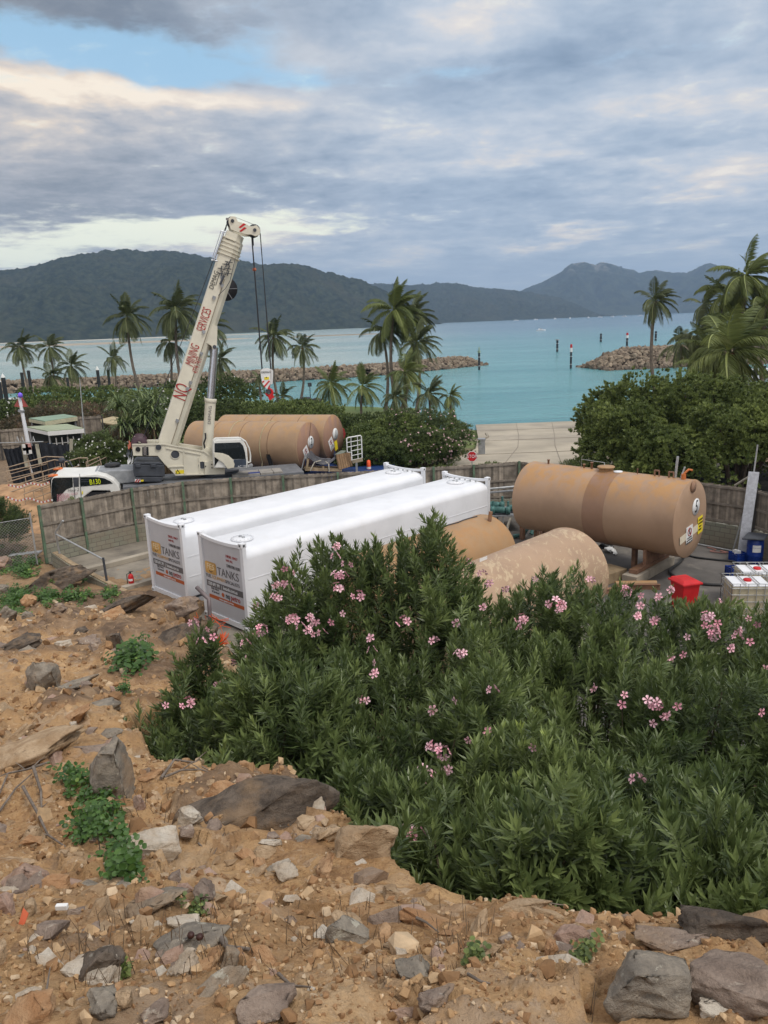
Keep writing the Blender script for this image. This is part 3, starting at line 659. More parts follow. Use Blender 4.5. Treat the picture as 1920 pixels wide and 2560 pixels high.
# ------------------------------------------------------------------ white fuel tanks in container frames
def fuel_tank(x0, y0, label, seam):
    yaw = .788; e = Vector((math.cos(yaw), -math.sin(yaw), 0)); d = Vector((math.sin(yaw), math.cos(yaw), 0)); O = Vector((x0, y0, 0)); Wd, L, Hh = 2.44, 12.19, 2.9; zb = .06
    def P(a, b_, c_): return O+e*a+d*b_+Vector((0, 0, zb+c_*(Hh-zb)/Hh))
    t = thing('fuel_tank', label, 'fuel tank', O, 'white containerised fuel tanks')
    # shell with rounded shoulders and softly crowned top
    prof = [(.02, .28), (.02, 2.36)]
    for k in range(1, 9):
        a = PI-k*PI/18; prof.append((.42+.40*math.cos(a), 2.36+.31*math.sin(a)))
    for k in range(1, 6): prof.append((.42+1.6*k/6, 2.67+.05*math.sin(PI*k/6)))
    for k in range(0, 9):
        a = PI/2-k*PI/18; prof.append((2.02+.40*math.cos(a), 2.36+.31*math.sin(a)))
    prof += [(2.42, 2.36), (2.42, .28)]
    b = MB(); n = len(prof); b0 = .11; vs = [P(a, b0, c_) for a, c_ in prof]+[P(a, L-b0, c_) for a, c_ in prof]
    b.add(vs, [(i, i+1, i+1+n, i+n) for i in range(n-1)], True); b.add(vs[:n], [tuple(range(n))[::-1]]); b.add(vs[n:], [tuple(range(n))]); b.build('shell', white, t)
    # end frames: posts, castings, rails
    for yb, nm in ((.06, 'end_frame'), (L-.06, 'end_frame')):
        b = MB()
        for a in (.07, Wd-.07): b.bar(P(a, yb, .1), P(a, yb, Hh-.1), .15, .13, up=d)
        b.bar(P(.1, yb, .10), P(Wd-.1, yb, .10), .12, .16)
        segs = 10
        for k in range(segs):
            f0, f1 = k/segs, (k+1)/segs; z0_, z1_ = [Hh-.10-.075*math.sin(PI*f_)**.7 for f_ in (f0, f1)]
            b.bar(P(.12+(Wd-.24)*f0, yb, z0_), P(.12+(Wd-.24)*f1, yb, z1_), .10, .10)
        fr = b.build(nm, white, t)
        for a in (.085, Wd-.085):
            for c_ in (.075, Hh-.06):
                cb = MB(); Mx = Matrix((e, d, Vector((0, 0, 1)))).transposed().to_4x4(); Mx.translation = P(a, yb, c_); cb.box((0, 0, 0), (.18, .19, .14), Mx)
                cb.build('corner_casting', white, fr, .012)
                hb = MB(); sgn = -1 if yb < 1 else 1; so = 1 if a > 1 else -1
                hb.box((0, sgn*.097, 0), (.07, .004, .06), Mx); hb.build('casting_hole', dark, fr); hb = MB(); hb.box((so*.092, 0, 0), (.004, .07, .06), Mx); hb.build('casting_hole', dark, fr)
    b = MB()
    Mx = Matrix((e, d, Vector((0, 0, 1)))).transposed().to_4x4(); Mx.translation = O
    pan = MB(); pan.box((Wd/2, .07, 1.44), (Wd-.28, .03, 2.5), Mx); pan.build('end_panel', white_shaded, t)
    for a in (.04, Wd-.04): b.bar(P(a, .12, .10), P(a, L-.12, .10), .08, .16)
    b.build('side_rail', white, t)
    b = MB()
    for z_ in (1.0, 1.72): b.bar(P(Wd-.016, .14, z_), P(Wd-.016, L-.14, z_), .012, .03)
    b.build('seam', white, t)
    b = MB(); b.bar(P(Wd-.02, .3, .235), P(Wd-.02, L-.3, .235), .02, .05); b.build('base_gap', dark, t)
    for yy_ in (.72, L-.95):
        mh = MB(); c0 = P(Wd*.58, yy_, 2.735); mh.lathe([(0, .045), (.26, .045), (.28, .03), (.36, .03), (.36, 0), (.30, -.06)], c0, 28)
        for k in range(16):
            q_ = c0+Vector((math.cos(k*PI/8)*.32, math.sin(k*PI/8)*.32, .04)); mh.cyl(q_, q_+Vector((0, 0, .02)), .014, 6)
        m_ = mh.build('manhole_cover', white, t)
        vb = MB()
        for s_ in (-.1, .07):
            q_ = c0+e*s_+Vector((0, 0, .045)); vb.lathe([(.055, 0), (.05, .035), (.0, .04)], q_, 10)
        vb.build('vent_cap', grey, m_)
    if True:
        b = MB()
        for k in range(7):
            q_ = P(.3+.28*k, L-.35, 2.71); b.cyl(q_, q_+Vector((0, 0, .07)), .035, 8)
            if k % 2: b.bar(q_+Vector((0, 0, .05)), P(.3+.28*k, L-.6, 2.76), .03, .02)
        b.build('valves', galv, t)
    # decals on the near end
    f = -d; upv = Vector((0, 0, 1))
    def T(s_, a, c_, size, m_, sx=1, align='LEFT', shear=0, space=1): text(s_, P(a, .052, c_), e, upv, size, m_, t, sx=sx, align=align, shear=shear, space=space)
    def rect(a, c_, w_, h_, m_, nm, lay=0):
        r = MB(); r.box((a+w_/2, .051-lay*.003, c_), (w_, .004, h_), Mx); return r.build(nm, m_, t)
    lo = MB(); pts = []
    w_, h_, r_ = .62, .40, .07
    for cx, cz, a0 in ((w_-r_, h_-r_, 0), (r_, h_-r_, 90), (r_, r_, 180), (w_-r_, r_, 270)):
        for k in range(5):
            a = math.radians(a0+k*22.5); pts.append((cx+r_*math.cos(a), cz+r_*math.sin(a)))
    lo.prism([O+e*(.2+a)+d*.048+Vector((0, 0, 1.56+c_)) for a, c_ in pts], d*-.006); lg = lo.build('logo_badge', gold, t)
    text('FES', O+e*.51+d*.038+Vector((0, 0, 1.80)), e, upv, .27, mat('pale_gold_lettering', (.80, .66, .42), .5, .05), t, sx=1.15, align='CENTER', shear=.1)
    sw = MB(); sw.tube([O+e*(.42+.02*k)+d*.038+Vector((0, 0, 1.66-.03*math.sin(k/9*PI))) for k in range(10)], .012, 5); sw.build('logo_swirl', blacktext, t)
    T('TANKS', .87, 1.70, .38, greytext, .98)
    T('FUEL', .2, 1.44, .155, greytext, .92); T('EQUIPMENT', .54, 1.44, .155, goldt, .92); T('SPECIALISTS', 1.29, 1.44, .155, greytext, .92)
    rect(.2, 1.22, 2.0, .20, greytext, 'phone_band'); text('1300 691 391  |  festanks.com.au', O+e*.27+d*.046+Vector((0, 0, 1.22)), e, upv, .155, whitetext, t, sx=.80)
    T('Sold, Hired', .42, 1.04, .115, greytext, .85); T('& Serviced', .45, .93, .115, greytext, .85)
    db = MB(); db.cyl(O+e*1.08+d*.053+Vector((0, 0, .97)), O+e*1.08+d*.048+Vector((0, 0, .97)), .075, 18); db.build('round_badge', orange, t)
    text('nq', O+e*1.23+d*.05+Vector((0, 0, .99)), e, upv, .27, blacktext, t, sx=.85); text('petro', O+e*1.51+d*.05+Vector((0, 0, .99)), e, upv, .27, redtext, t, sx=.85)
    rect(.28, .79, 1.95, .12, orange, 'web_band'); text('www.nqpetro.com.au', O+e*1.25+d*.046+Vector((0, 0, .79)), e, upv, .09, whitetext, t, align='CENTER')
    T('DIESEL ONLY', 1.42, 2.32, .12, redtext, .9); T('SAFE FILL', 1.42, 2.18, .10, redtext, .9); T('COMBUSTIBLE LIQUID', 1.42, 2.00, .14, greytext, .52)
    return t
fuel_tank(-8.48, 26.49, 'white container-framed fuel tank nearest the timber fence, whole lettered end in view', 0)
fuel_tank(-6.0, 23.86, 'white container-framed fuel tank whose lettered end is partly behind the oleander', 1)

# ------------------------------------------------------------------ brown cylindrical tanks
def tankmat(name, base, band=None, patch=None, pscale=2.0, psplit=(.55, .7), pstr=.9, streak=(.46, .24, .075)):
    M_ = bpy.data.materials.new(name); M_.use_nodes = True; N = NX(M_.node_tree); b_ = M_.node_tree.nodes['Principled BSDF']
    pos = N.n('ShaderNodeNewGeometry').outputs['Position']; nor = N.n('ShaderNodeNewGeometry').outputs['Normal']; sn = N.n('ShaderNodeSeparateXYZ'); N.put(sn.inputs[0], nor)
    f = N.noise(pos, .8, 5, .6); c = N.mix(N.rng(f, .3, .7), tuple(v*.88 for v in base), tuple(v*1.08 for v in base))
    mp = N.n('ShaderNodeMapping'); mp.inputs['Scale'].default_value = (1.6, 1.6, .35); N.put(mp.inputs[0], pos)
    sn_ = N.noise(mp.outputs[0], 1.6, 6, .65, .3)
    c = N.mix(N.m('MULTIPLY', N.rng(sn_, .40, .60), N.rng(sn.outputs[2], .15, .9, 0, .7)), c, streak)
    if patch:
        mq = N.n('ShaderNodeMapping'); mq.inputs['Rotation'].default_value = (0, 0, .78); mq.inputs['Scale'].default_value = (1.5, .55, 1.2); N.put(mq.inputs[0], pos); p_ = N.m('ADD', N.noise(mq.outputs[0], pscale, 7, .68, .5), N.m('MULTIPLY', N.m('SUBTRACT', N.noise(pos, .9, 3, .5), .5), .35)); c = N.mix(N.rng(p_, psplit[0], psplit[1], 0, pstr), c, patch)
    N.put(b_.inputs['Base Color'], c); b_.inputs['Roughness'].default_value = .5; b_.inputs['Specular IOR Level'].default_value = .3
    bp = N.n('ShaderNodeBump'); bp.inputs['Strength'].default_value = .25; bp.inputs['Distance'].default_value = .01; N.put(bp.inputs['Height'], N.noise(pos, 5, 5, .6)); N.put(b_.inputs['Normal'], bp.outputs[0])
    return M_
brown = (.365, .24, .155)
tm5 = tankmat('tank_brown_paint', brown); tm5b = tankmat('tank_band', (.285, .17, .11), streak=(.30, .15, .045)); tmO = tankmat('tank_ochre_paint', (.36, .225, .115), streak=(.40, .21, .08))
tmP = tankmat('peeling_tank_paint', (.40, .27, .175), patch=(.53, .41, .26), pscale=4.6, psplit=(.53, .60), pstr=.75, streak=(.40, .27, .17))
tmT = tankmat('tank_tan_paint', (.36, .215, .125), streak=(.36, .14, .05))
def cyltank(name, label, a, b_, r, m_, dish=.03, rings=(), ringm=None, group='brown cylindrical fuel tanks', bands=()):
    a, b_ = Vector(a), Vector(b_); d = (b_-a).normalized(); L = (b_-a).length; t = thing(name, label, 'fuel tank', (a+b_)/2-Vector((0, 0, r)), group)
    m0 = MB(); m0.lathe([(0, -dish), (r*.6, -dish*.7), (r-.02, 0), (r, .02)], a, 56, d); m0.lathe([(r, .02), (r, L-.02)], a, 56, d); m0.lathe([(r, L-.02), (r-.02, L), (r*.6, L+dish*.7), (0, L+dish)], a, 56, d)
    m0.build('shell', m_, t)
    for f0, f1, mm in bands:
        q = MB(); q.lathe([(r+.004, 0), (r+.006, .01), (r+.006, (f1-f0)*L-.01), (r+.004, (f1-f0)*L)], a+d*f0*L, 56, d); q.build('paint_band', mm, t)
    for f_ in rings: q = MB(); q.lathe([(r, -.02), (r+.012, 0), (r, .02)], a+d*f_*L, 56, d); q.build('weld_ring', ringm or m_, t)

    return t, d, L
A5, B5 = Vector((5.96, 30.24, 2.2)), Vector((10.59, 25.71, 2.2)); R5 = 1.37
t5, d5, Ln5 = cyltank('storage_tank', 'big brown tank numbered 5 with rust-streaked top on concrete plinths', A5, B5, R5, tm5, rings=(.005, .995), bands=((.47, .60, tm5b),))
s5 = Vector((d5.y, -d5.x, 0)); s5 = -s5 if s5.y > 0 else s5      # towards the camera, across the tank
def on5(f_, ang):   # point on the shell: fraction along, angle from the top towards the camera
    return A5+d5*(f_*Ln5)+Vector((0, 0, 1))*R5*math.cos(ang)+s5*R5*math.sin(ang)
b = MB(); q_ = on5(.50, 0); b.lathe([(.0, .16), (.30, .16), (.32, .14), (.32, .11), (.26, .11), (.26, -.06)], q_, 24); b.build('manhole', tmO, t5)
b = MB(); q_ = on5(.58, .05); b.lathe([(.0, .04), (.16, .04), (.16, 0), (.1, -.04)], q_, 20); b.build('white_lid', whitetext, t5)
for f_, h_, r_ in ((.41, .22, .045), (.36, .12, .04), (.12, .14, .04), (.69, .16, .02)):
    q = on5(f_, 0); b = MB(); b.lathe([(r_, -.03), (r_, h_), (r_*1.5, h_), (r_*1.5, h_+.03), (0, h_+.03)], q, 10); b.build('nozzle', rust, t5)
for f_ in (.79, .87):
    q = on5(f_, 0); b = MB(); b.bar(q, q+Vector((0, 0, .22)), .05); b.bar(q+Vector((0, 0, .2)), q+d5*.16+Vector((0, 0, .2)), .05); b.bar(q+d5*.16, q+d5*.16+Vector((0, 0, .2)), .04); b.build('lifting_lug', rust, t5)
q = on5(.33, -.1); b = MB(); b.tube([q, q+Vector((0, 0, .3)), q+d5*.95+Vector((0, 0, .26)), q+d5*.98], .012, 6); b.build('hand_loop', galv, t5)
q = on5(.95, 0); b = MB(); b.tube([q, q+Vector((0, 0, .18))], .08, 10); b.tube([q+Vector((0, 0, .18)), q+Vector((.15, -.03, .34)), q+Vector((.28, 0, .3))], .04, 8); b.build('breather_valve', mat('orange_steel', (.55, .17, .05), .5), t5)
q = on5(.90, -.05); b = MB(); b.tube([q-Vector((0, 0, .03)), q+Vector((.05, 0, .75))], .045, 10); b.tube([q+Vector((.2, 0, .0)), q+Vector((.32, 0, .38))], .035, 8); b.build('vent_pipe', galv, t5)
b = MB(); b.lathe([(.0, 0), (.20, .0), (.20, .03), (0, .03)], B5+d5*.03+Vector((0, 0, R5-.22)), 20, d5); b.build('pad_eye', tm5b, t5)
# side of the end plate: number roundel and notices
e5 = -s5.cross(Vector((0, 0, 1))); e5 = Vector((-d5.y, d5.x, 0)); 
if e5.y < 0: e5 = -e5        # to the viewer's right along the end plate
upv = Vector((0, 0, 1)); F5 = B5+d5*.035
def disc(name, c, axis, r, m_, parent, th=.01, n=24, ey=1.0):
    b = MB(); b.lathe([(0, th), (r, th), (r, 0)], c, n, axis); return b.build(name, m_, parent)
def plate(name, c, xd, w_, h_, m_, parent, th=.008, up=Vector((0, 0, 1)), tilt=0):
    xd = Vector(xd).normalized(); n_ = xd.cross(up).normalized(); xr = xd*math.cos(tilt)+up*math.sin(tilt); ur = up*math.cos(tilt)-xd*math.sin(tilt)
    b = MB(); b.prism([c+xr*a*w_/2+ur*b_*h_/2 for a, b_ in ((-1, -1), (1, -1), (1, 1), (-1, 1))], n_*th); return b.build(name, m_, parent)
nwhite = mat('sign_white', (.72, .72, .70), .5, .04, 6)
paleb = mat('primer_patch', (.62, .55, .42), .6, .08, 3)
disc('number_roundel', F5+e5*.32+upv*.38, d5, .30, nwhite, t5); text('5', F5+e5*.32+upv*.37+d5*.012, e5, upv, .62, blacktext, t5, sx=.75, align='CENTER', shear=.15)
plate('primer_patch', F5-e5*.02-upv*.50, e5, 1.7, .27, paleb, t5, tilt=.12, th=-.006 if e5.cross(upv).dot(d5) < 0 else .006)
def notice(c, xd, outward, parent, w_=.52, h_=.62, tilt=0.0):
    s_ = 1 if Vector(xd).cross(upv).dot(outward) > 0 else -1
    o = plate('notice', c, xd, w_, h_, nwhite, parent, .012*s_, tilt=tilt)
    xr = Vector(xd)*math.cos(tilt)+upv*math.sin(tilt); ur = upv*math.cos(tilt)-Vector(xd)*math.sin(tilt)
    k = MB(); c2 = c+outward*.016+ur*h_*.16
    k.tube([c2+xr*math.cos(a*PI/10)*.14+ur*math.sin(a*PI/10)*.14 for a in range(21)], .014, 5); k.tube([c2+xr*.1-ur*.1, c2-xr*.1+ur*.1], .012, 5); k.build('prohibition_ring', redtext, o)
    k = MB(); k.tube([c2-ur*.09, c2+ur*.03], .022, 5); k.tube([c2+ur*.06, c2+ur*.10], .025, 6); k.build('figure', blacktext, o)
    for i, s__ in enumerate(('NO ENTRY', 'AUTHORISED', 'PERSONS ONLY')): text(s__, c+outward*.014-ur*(h_*.18+i*.085), xr, ur, .075, blacktext, o, align='CENTER')
notice(F5-e5*.12-upv*.52+d5*.004, e5, d5, t5, tilt=.10)
plate('caution_sign', F5+e5*.78-upv*.36, e5, .40, .62, yellow, t5, .012 if e5.cross(upv).dot(d5) > 0 else -.012, tilt=.12)
for i, s_ in enumerate(('CAUTION', 'CONFINED', 'SPACE', 'PERMIT')): text(s_, F5+e5*.77-upv*(.17+.12*i)+d5*.014, e5+upv*.12, upv, .095, blacktext, t5, align='CENTER', sx=.8)
# plinths and saddle steelwork
def beam(name, label, p, q, w_, h_, m_, cat, z0=0.0, bev=.02, up=(0, 0, 1)):
    b = MB(); b.bar((p[0], p[1], z0+h_/2), (q[0], q[1], z0+h_/2), w_, h_, up); o = b.build(name, m_, None, bev); tag(o, label, cat); return o
for f_, lab in ((.14, 'concrete plinth under the far end of the tank numbered 5'), (.80, 'mossy concrete plinth under the near end of the tank numbered 5')):
    c_ = A5+d5*f_*Ln5; p = c_+s5*1.75; q = c_-s5*1.3
    beam('concrete_plinth', lab, p, q, .55, .33, conc, 'plinth')
    sadl = thing('tank_saddle', 'brown steel saddle between %s plinth and the tank numbered 5' % ('the far' if f_ < .5 else 'the mossy near'), 'saddle', (c_.x, c_.y, .33)); k = MB(); k.bar(c_+s5*1.5+Vector((0, 0, .41-2.2)), c_-s5*1.1+Vector((0, 0, .41-2.2)), .3, .14); k.build('base_beam', rust, sadl)
    k = MB(); w_ = [c_+s5*a+Vector((0, 0, z_-2.2)) for a, z_ in [(-.75, .48), (.75, .48)]+[(R5*math.sin(t)*1.0, 2.2-R5*math.cos(t)-.005) for t in (.6, .4, .2, 0, -.2, -.4, -.6)]]
    k.prism(w_, d5*.12); k.build('cradle', rust, sadl)
for (x, y), h_, lab in (((9.55, 28.0), 1.0, 'brown steel stub column in front of the tank numbered 5'), ((5.85, 31.5), 1.0, 'brown stub column nearest the white tank corner, pale hose beside it'), ((6.45, 31.5), 1.15, 'taller of the two brown stub columns beside the ochre tank'), ((8.0, 29.3), .85, 'brown stub column mostly behind the peeling tank')):
    if x == 9.55: x, y = 9.25, 27.3
    b = MB(); b.bar((x, y, .0), (x, y, h_), .19, .16, up=(d5.x, d5.y, 0)); 
    t_ = thing('stub_column', lab, 'steel column', (x, y, 0), 'brown steel stub columns'); b.build('column', rust, t_); b = MB(); b.bar((x-.17, y, h_+.015), (x+.17, y, h_+.015), .3, .03); b.build('cap_plate', rust, t_)
beam('concrete_plinth', 'timber-edged concrete block at the end of the peeling tank', (7.0, 25.4), (8.35, 26.35), .8, .38, mat('mossy_concrete', (.27, .20, .12), .9, .25, 2, col2=(.10, .10, .06), split=(.55, .7), c2scale=3), 'plinth')
o = MB(); o.tube([(7.9, 25.2, .12), (9.3, 25.1, .12)], .10, 12); tag(o.build('pipe_offcut', tmO), 'ochre pipe offcut lying beside the concrete block', 'pipe')
o = MB(); pts = [Vector((7.2+2.1*k/10, 24.4+.5*math.sin(k/10*PI)*.5+.35*k/10, 0)) for k in range(11)]
for p, q in zip(pts[:-1], pts[1:]): o.bar(p+Vector((0, 0, .09)), q+Vector((0, 0, .09)), .03, .18); o.bar(p+Vector((0, 0, .19)), q+Vector((0, 0, .19)), .12, .02)
tag(o.build('steel_channel', rust), 'curved rusty steel channel lying behind the red bin', 'steel channel')
dv = Vector((math.sin(.788), math.cos(.788), 0))
B4 = Vector((5.57, 22.17, 1.72)); t4, d4, L4 = cyltank('storage_tank', 'brown tank with cream peeling paint lying behind the oleander', B4-dv*6.3, B4, 1.3, tmP, rings=(.995,))
b = MB(); q = B4-dv*3.9+Vector((-.55, .0, 1.15)); b.tube([q, q+Vector((-.12, -.05, .2))], .05, 8); b.build('nozzle', rust, t4)
plate('paper_tag', B4-dv*3.75+Vector((-.35, -.2, 1.28)), dv, .32, .2, nwhite, t4)
B3 = Vector((3.43, 24.85, 1.62)); t3, d3, L3_ = cyltank('storage_tank', 'ochre tank between the white tank and the peeling tank', B3-dv*6.4, B3, 1.22, tmO, rings=(.995,))
b = MB(); q = B3-dv*.5+Vector((.35, -.2, 1.12)); b.tube([q, q+Vector((.05, 0, .34))], .065, 10); b.build('nozzle', rust, t3)
b = MB(); b.tube([B3-dv*(2.6-k*.33)+Vector((-.2+.05*math.sin(k*2.), 0, 1.235)) for k in range(8)], .018, 6); tag(b.build('chain', dark), 'rusty chain lying along the top of the ochre tank', 'chain')
for nm, B_, lab in (('peeling', B4, 'low concrete plinth hidden under the peeling tank'), ('ochre', B3, 'low concrete plinth hidden under the ochre tank')):
    c_ = B_-dv*1.2; x_ = Vector((dv.y, -dv.x, 0)); beam('concrete_plinth', lab, c_+x_*1.2, c_-x_*1.2, .5, .43, conc, 'plinth')
o = MB(); o.tube([(5.35, 31.6, .9), (5.2, 31.3, .7), (5.1, 31.0, .35), (4.7, 30.9, .2), (4.5, 30.9, .05)], .06, 8); tag(o.build('hose', mat('pale_hose', (.42, .38, .30), .6, .2)), 'pale hose end hooked by the shorter stub column', 'hose')
# ------------------------------------------------------------------ pumps on a stand
teal = mat('teal_pump_paint', (.07, .17, .155), .5, .3, 6)
ps = thing('pump_stand', 'grey steel stand carrying teal pumps behind the white tank corner', 'pump stand', (5.0, 33.3, 0))
b = MB()
for x in (4.2, 5.2, 6.2):
    for y in (32.6, 34.2): b.bar((x, y, 0), (x, y, .75), .06)
b.build('stand_legs', galv, ps); b = MB(); b.bar((4.1, 33.4, .78), (6.3, 33.4, .78), 1.7, .05); b.build('stand_top', grey, ps)
b = MB(); b.tube([(3.6, 34.6, 1.5), (6.2, 34.7, 1.62)], .05); b.tube([(3.6, 34.7, 1.3), (6.2, 34.8, 1.42)], .05); tag(b.build('pipe_run', galv), 'pair of grey pipes along the fence above the teal pumps', 'pipes')
wd = ('nearest the white tank', 'in the middle of the stand', 'nearest the tank numbered 5', 'at the back of the stand beside the pipes')
for (x, y), w_ in zip(((4.45, 32.95), (5.1, 32.8), (5.8, 33.05), (5.0, 33.8)), wd):
    p = thing('pump', 'teal electric pump '+w_, 'pump', (x, y, .8), 'teal pumps on the stand')
    b = MB(); b.lathe([(0, -.28), (.11, -.27), (.14, -.2), (.14, .2), (.1, .26), (0, .27)], (x, y, 1.0), 14, (1, -.3, 0))
    for k in range(6): b.lathe([(.155, -.012), (.155, .012)], (x+.05*(k-2.5), y-.015*(k-2.5), 1.0), 14, (1, -.3, 0))
    b.build('motor', teal, p); b = MB(); b.lathe([(0, -.1), (.18, -.08), (.18, .08), (0, .1)], (x+.34, y-.1, 1.0), 16, (1, -.3, 0)); b.tube([(x+.34, y-.1, 1.1), (x+.34, y-.1, 1.4)], .05); b.build('pump_head', teal, p)
    b = MB(); b.box((x+.05, y, .85), (.6, .26, .06)); b.build('base', dark, p)
o = MB(); o.tube([(6.1, 32.3, .7), (6.2, 31.9, .5), (5.9, 31.6, .15), (5.5, 31.7, .1)], .09, 10); o.tube([(6.4, 32.4, .75), (6.5, 32.1, .4), (6.3, 31.9, .1)], .09, 10); tag(o.build('hose', teal), 'teal hoses curling down from the pump stand', 'hose')
# ------------------------------------------------------------------ yard clutter on the right
def hose(label, pts, r, m_=rub, n=5):
    pts = [Vector(p) for p in pts]; out = []
    for i in range(len(pts)-1):
        p0, p1, p2, p3 = pts[max(i-1, 0)], pts[i], pts[i+1], pts[min(i+2, len(pts)-1)]
        for k in range(n):
            t = k/n; out.append(.5*((2*p1)+(p2-p0)*t+(2*p0-5*p1+4*p2-p3)*t*t+(3*p1-p0-3*p2+p3)*t**3))
    out.append(pts[-1]); b = MB(); b.tube(out, r, 8); return tag(b.build('hose', m_), label, 'hose')
def g5(px, py, z=.05): return tuple(un(px, py, z))
hose('black rubber hose running from the tank numbered 5 to the white cubes', [g5(1706, 1384, .3), g5(1708, 1395), g5(1697, 1408), g5(1677, 1423), g5(1676, 1433), g5(1690, 1443), g5(1715, 1452), g5(1750, 1459), g5(1785, 1462), g5(1812, 1462)], .055)
hose('thin black hose with pale joints looping toward the blue crate', [g5(1706, 1386, .2), g5(1722, 1389), g5(1745, 1394), g5(1790, 1399), g5(1830, 1403), g5(1850, 1412), g5(1862, 1424)], .035)
bx, by = 9.35, 22.8
bn = thing('wheelie_bin', 'bright red wheelie bin with hinged lid behind the oleander', 'bin', (bx, by, 0), rz=0)
def frus(b, c, w0, d0, w1, d1, z0, z1, ang=0.0):
    vs = []
    for w_, d_, z_ in ((w0, d0, z0), (w1, d1, z1)):
        for a, e_ in ((-1, -1), (1, -1), (1, 1), (-1, 1)):
            x, y = a*w_/2, e_*d_/2; vs.append((c[0]+x*math.cos(ang)-y*math.sin(ang), c[1]+x*math.sin(ang)+y*math.cos(ang), z_))
    return b.add(vs, [(0, 3, 2, 1), (4, 5, 6, 7), (0, 1, 5, 4), (1, 2, 6, 5), (2, 3, 7, 6), (3, 0, 4, 7)])
redbin = mat('red_bin_plastic', (.50, .015, .018), .45, .12, 3)
b = MB(); frus(b, (bx, by), .50, .52, .60, .68, .08, .96, .25); b.build('body', redbin, bn, .03)
b = MB(); frus(b, (bx, by), .72, .80, .70, .78, .96, 1.02, .25); frus(b, (bx, by), .66, .72, .44, .46, 1.02, 1.09, .25); b.build('lid', redbin, bn, .02)
b = MB(); b.tube([(bx-.32, by+.34, 1.02), (bx+.2, by+.46, 1.02)], .025); b.build('handle', redbin, bn)
for s_ in (-.22, .28): 
    b = MB(); b.cyl((bx+s_-.03, by+.30, .1), (bx+s_+.03, by+.31, .1), .1, 14); b.build('wheel', black, bn)
cage_m = galv
def ibc(x, y, ang, label, yel):
    t = thing('bulk_container', label, 'liquid container', (x, y, 0), 'caged white liquid containers')
    e_ = Vector((math.cos(ang), math.sin(ang), 0)); d_ = Vector((-math.sin(ang), math.cos(ang), 0)); O = Vector((x, y, 0))
    def P(a, b_, c_): return O+e_*a+d_*b_+Vector((0, 0, c_))
    Mx = Matrix((e_, d_, Vector((0, 0, 1)))).transposed().to_4x4(); Mx.translation = O
    k = MB(); k.box((0, 0, .60), (1.12, .94, .92), Mx); k.build('bottle', mat('translucent_plastic', (.46, .40, .27), .4, .06, 2), t, .06)
    k = MB()
    for a in (-.37, 0, .37): k.box((a, 0, 1.075), (.34, .90, .07), Mx)
    k.build('bottle_top', white, t, .03)
    k = MB(); k.lathe([(.12, 0), (.12, .05), (.10, .07), (0, .07)], P(0, 0, 1.10), 18); k.build('cap', redbin, t)
    k = MB(); W2, D2 = .6, .5
    for z_ in (.16, .38, .60, .82, 1.02, 1.17):
        k.tube([P(-W2, -D2, z_), P(W2, -D2, z_), P(W2, D2, z_), P(-W2, D2, z_), P(-W2, -D2, z_)], .013, 6)
    for i in range(6):
        a = -W2+i*2*W2/5
        for s_ in (-D2, D2): k.tube([P(a, s_, .14), P(a, s_, 1.17)], .011, 6)
    for i in range(5):
        a = -D2+i*2*D2/4
        for s_ in (-W2, W2): k.tube([P(s_, a, .14), P(s_, a, 1.17)], .011, 6)
    for a in (-.19, .19): k.tube([P(a, -D2, 1.175), P(a, D2, 1.175)], .016, 6)
    k.build('cage', cage_m, t); k = MB()
    for b_ in (-.42, 0, .42): k.box((0, b_, .045), (1.2, .12, .09), Mx)
    k.box((0, 0, .115), (1.2, 1.0, .04), Mx); k.build('pallet', pine, t)
    return t
ibc(11.05, 22.3, -.12, 'caged white liquid container with red cap, nearer of the two by the red bin', 0)
ibc(11.85, 23.35, -.12, 'caged white liquid container with red cap, behind its twin toward the blue drum', 0)
x, y = 13.75, 27.35; dr = thing('drum', 'blue plastic drum with a white label under a dark sheet', 'drum', (x, y, 0))
b = MB(); b.lathe([(0, 0), (.27, 0), (.29, .04), (.29, .28), (.30, .30), (.29, .32), (.29, .60), (.30, .62), (.29, .64), (.28, .88), (.26, .90), (0, .90)], (x, y, 0), 28); b.build('body', blue, dr)
b = MB(); b.add([(x+.298*math.sin(t), y-.298*math.cos(t), z_) for z_ in (.45, .72) for t in (-.75, -.5, -.25, 0, .25)], [(i, i+1, i+6, i+5) for i in range(4)]); b.build('label', nwhite, dr)
b = MB(); b.prism([(x-.62, y-.2, .95), (x+.1, y-.42, .95), (x+.5, y+.1, 1.0), (x-.1, y+.4, 1.02)], (0, 0, .04)); tag(b.build('sheet_metal', dark), 'dark grey sheet laid across the blue drum and crate', 'sheet')
def crate(x, y, s_, h_, label, ang):
    t = thing('crate', label, 'crate', (x, y, 0)); Mx = Matrix.Translation((x, y, 0)) @ Matrix.Rotation(ang, 4, 'Z'); k = MB(); w_ = s_/2
    k.box((0, 0, .02), (s_, s_, .04), Mx)
    for z_ in np.linspace(.07, h_-.04, 4):
        for a, b_, sx_, sy_ in ((0, -w_, s_, .025), (0, w_, s_, .025), (-w_, 0, .025, s_), (w_, 0, .025, s_)): k.box((a, b_, z_), (sx_, sy_, .06), Mx)
    for a in (-w_, w_):
        for b_ in (-w_, w_): k.box((a, b_, h_/2), (.05, .05, h_), Mx)
    k.build('basket', blue, t)
crate(13.25, 27.6, .42, .34, 'dark blue plastic crate beside the blue drum', .3)
b = MB(); b.box((13.2, 27.62, .30), (.25, .2, .2)); b.box((13.1, 27.5, .38), (.1, .12, .18)); tag(b.build('paper_rubbish', nwhite, None, .02), 'crumpled white wrapping in the blue crate by the drum', 'rubbish')
crate(12.35, 25.9, .42, .34, 'bright blue crate behind the caged white containers', .1)
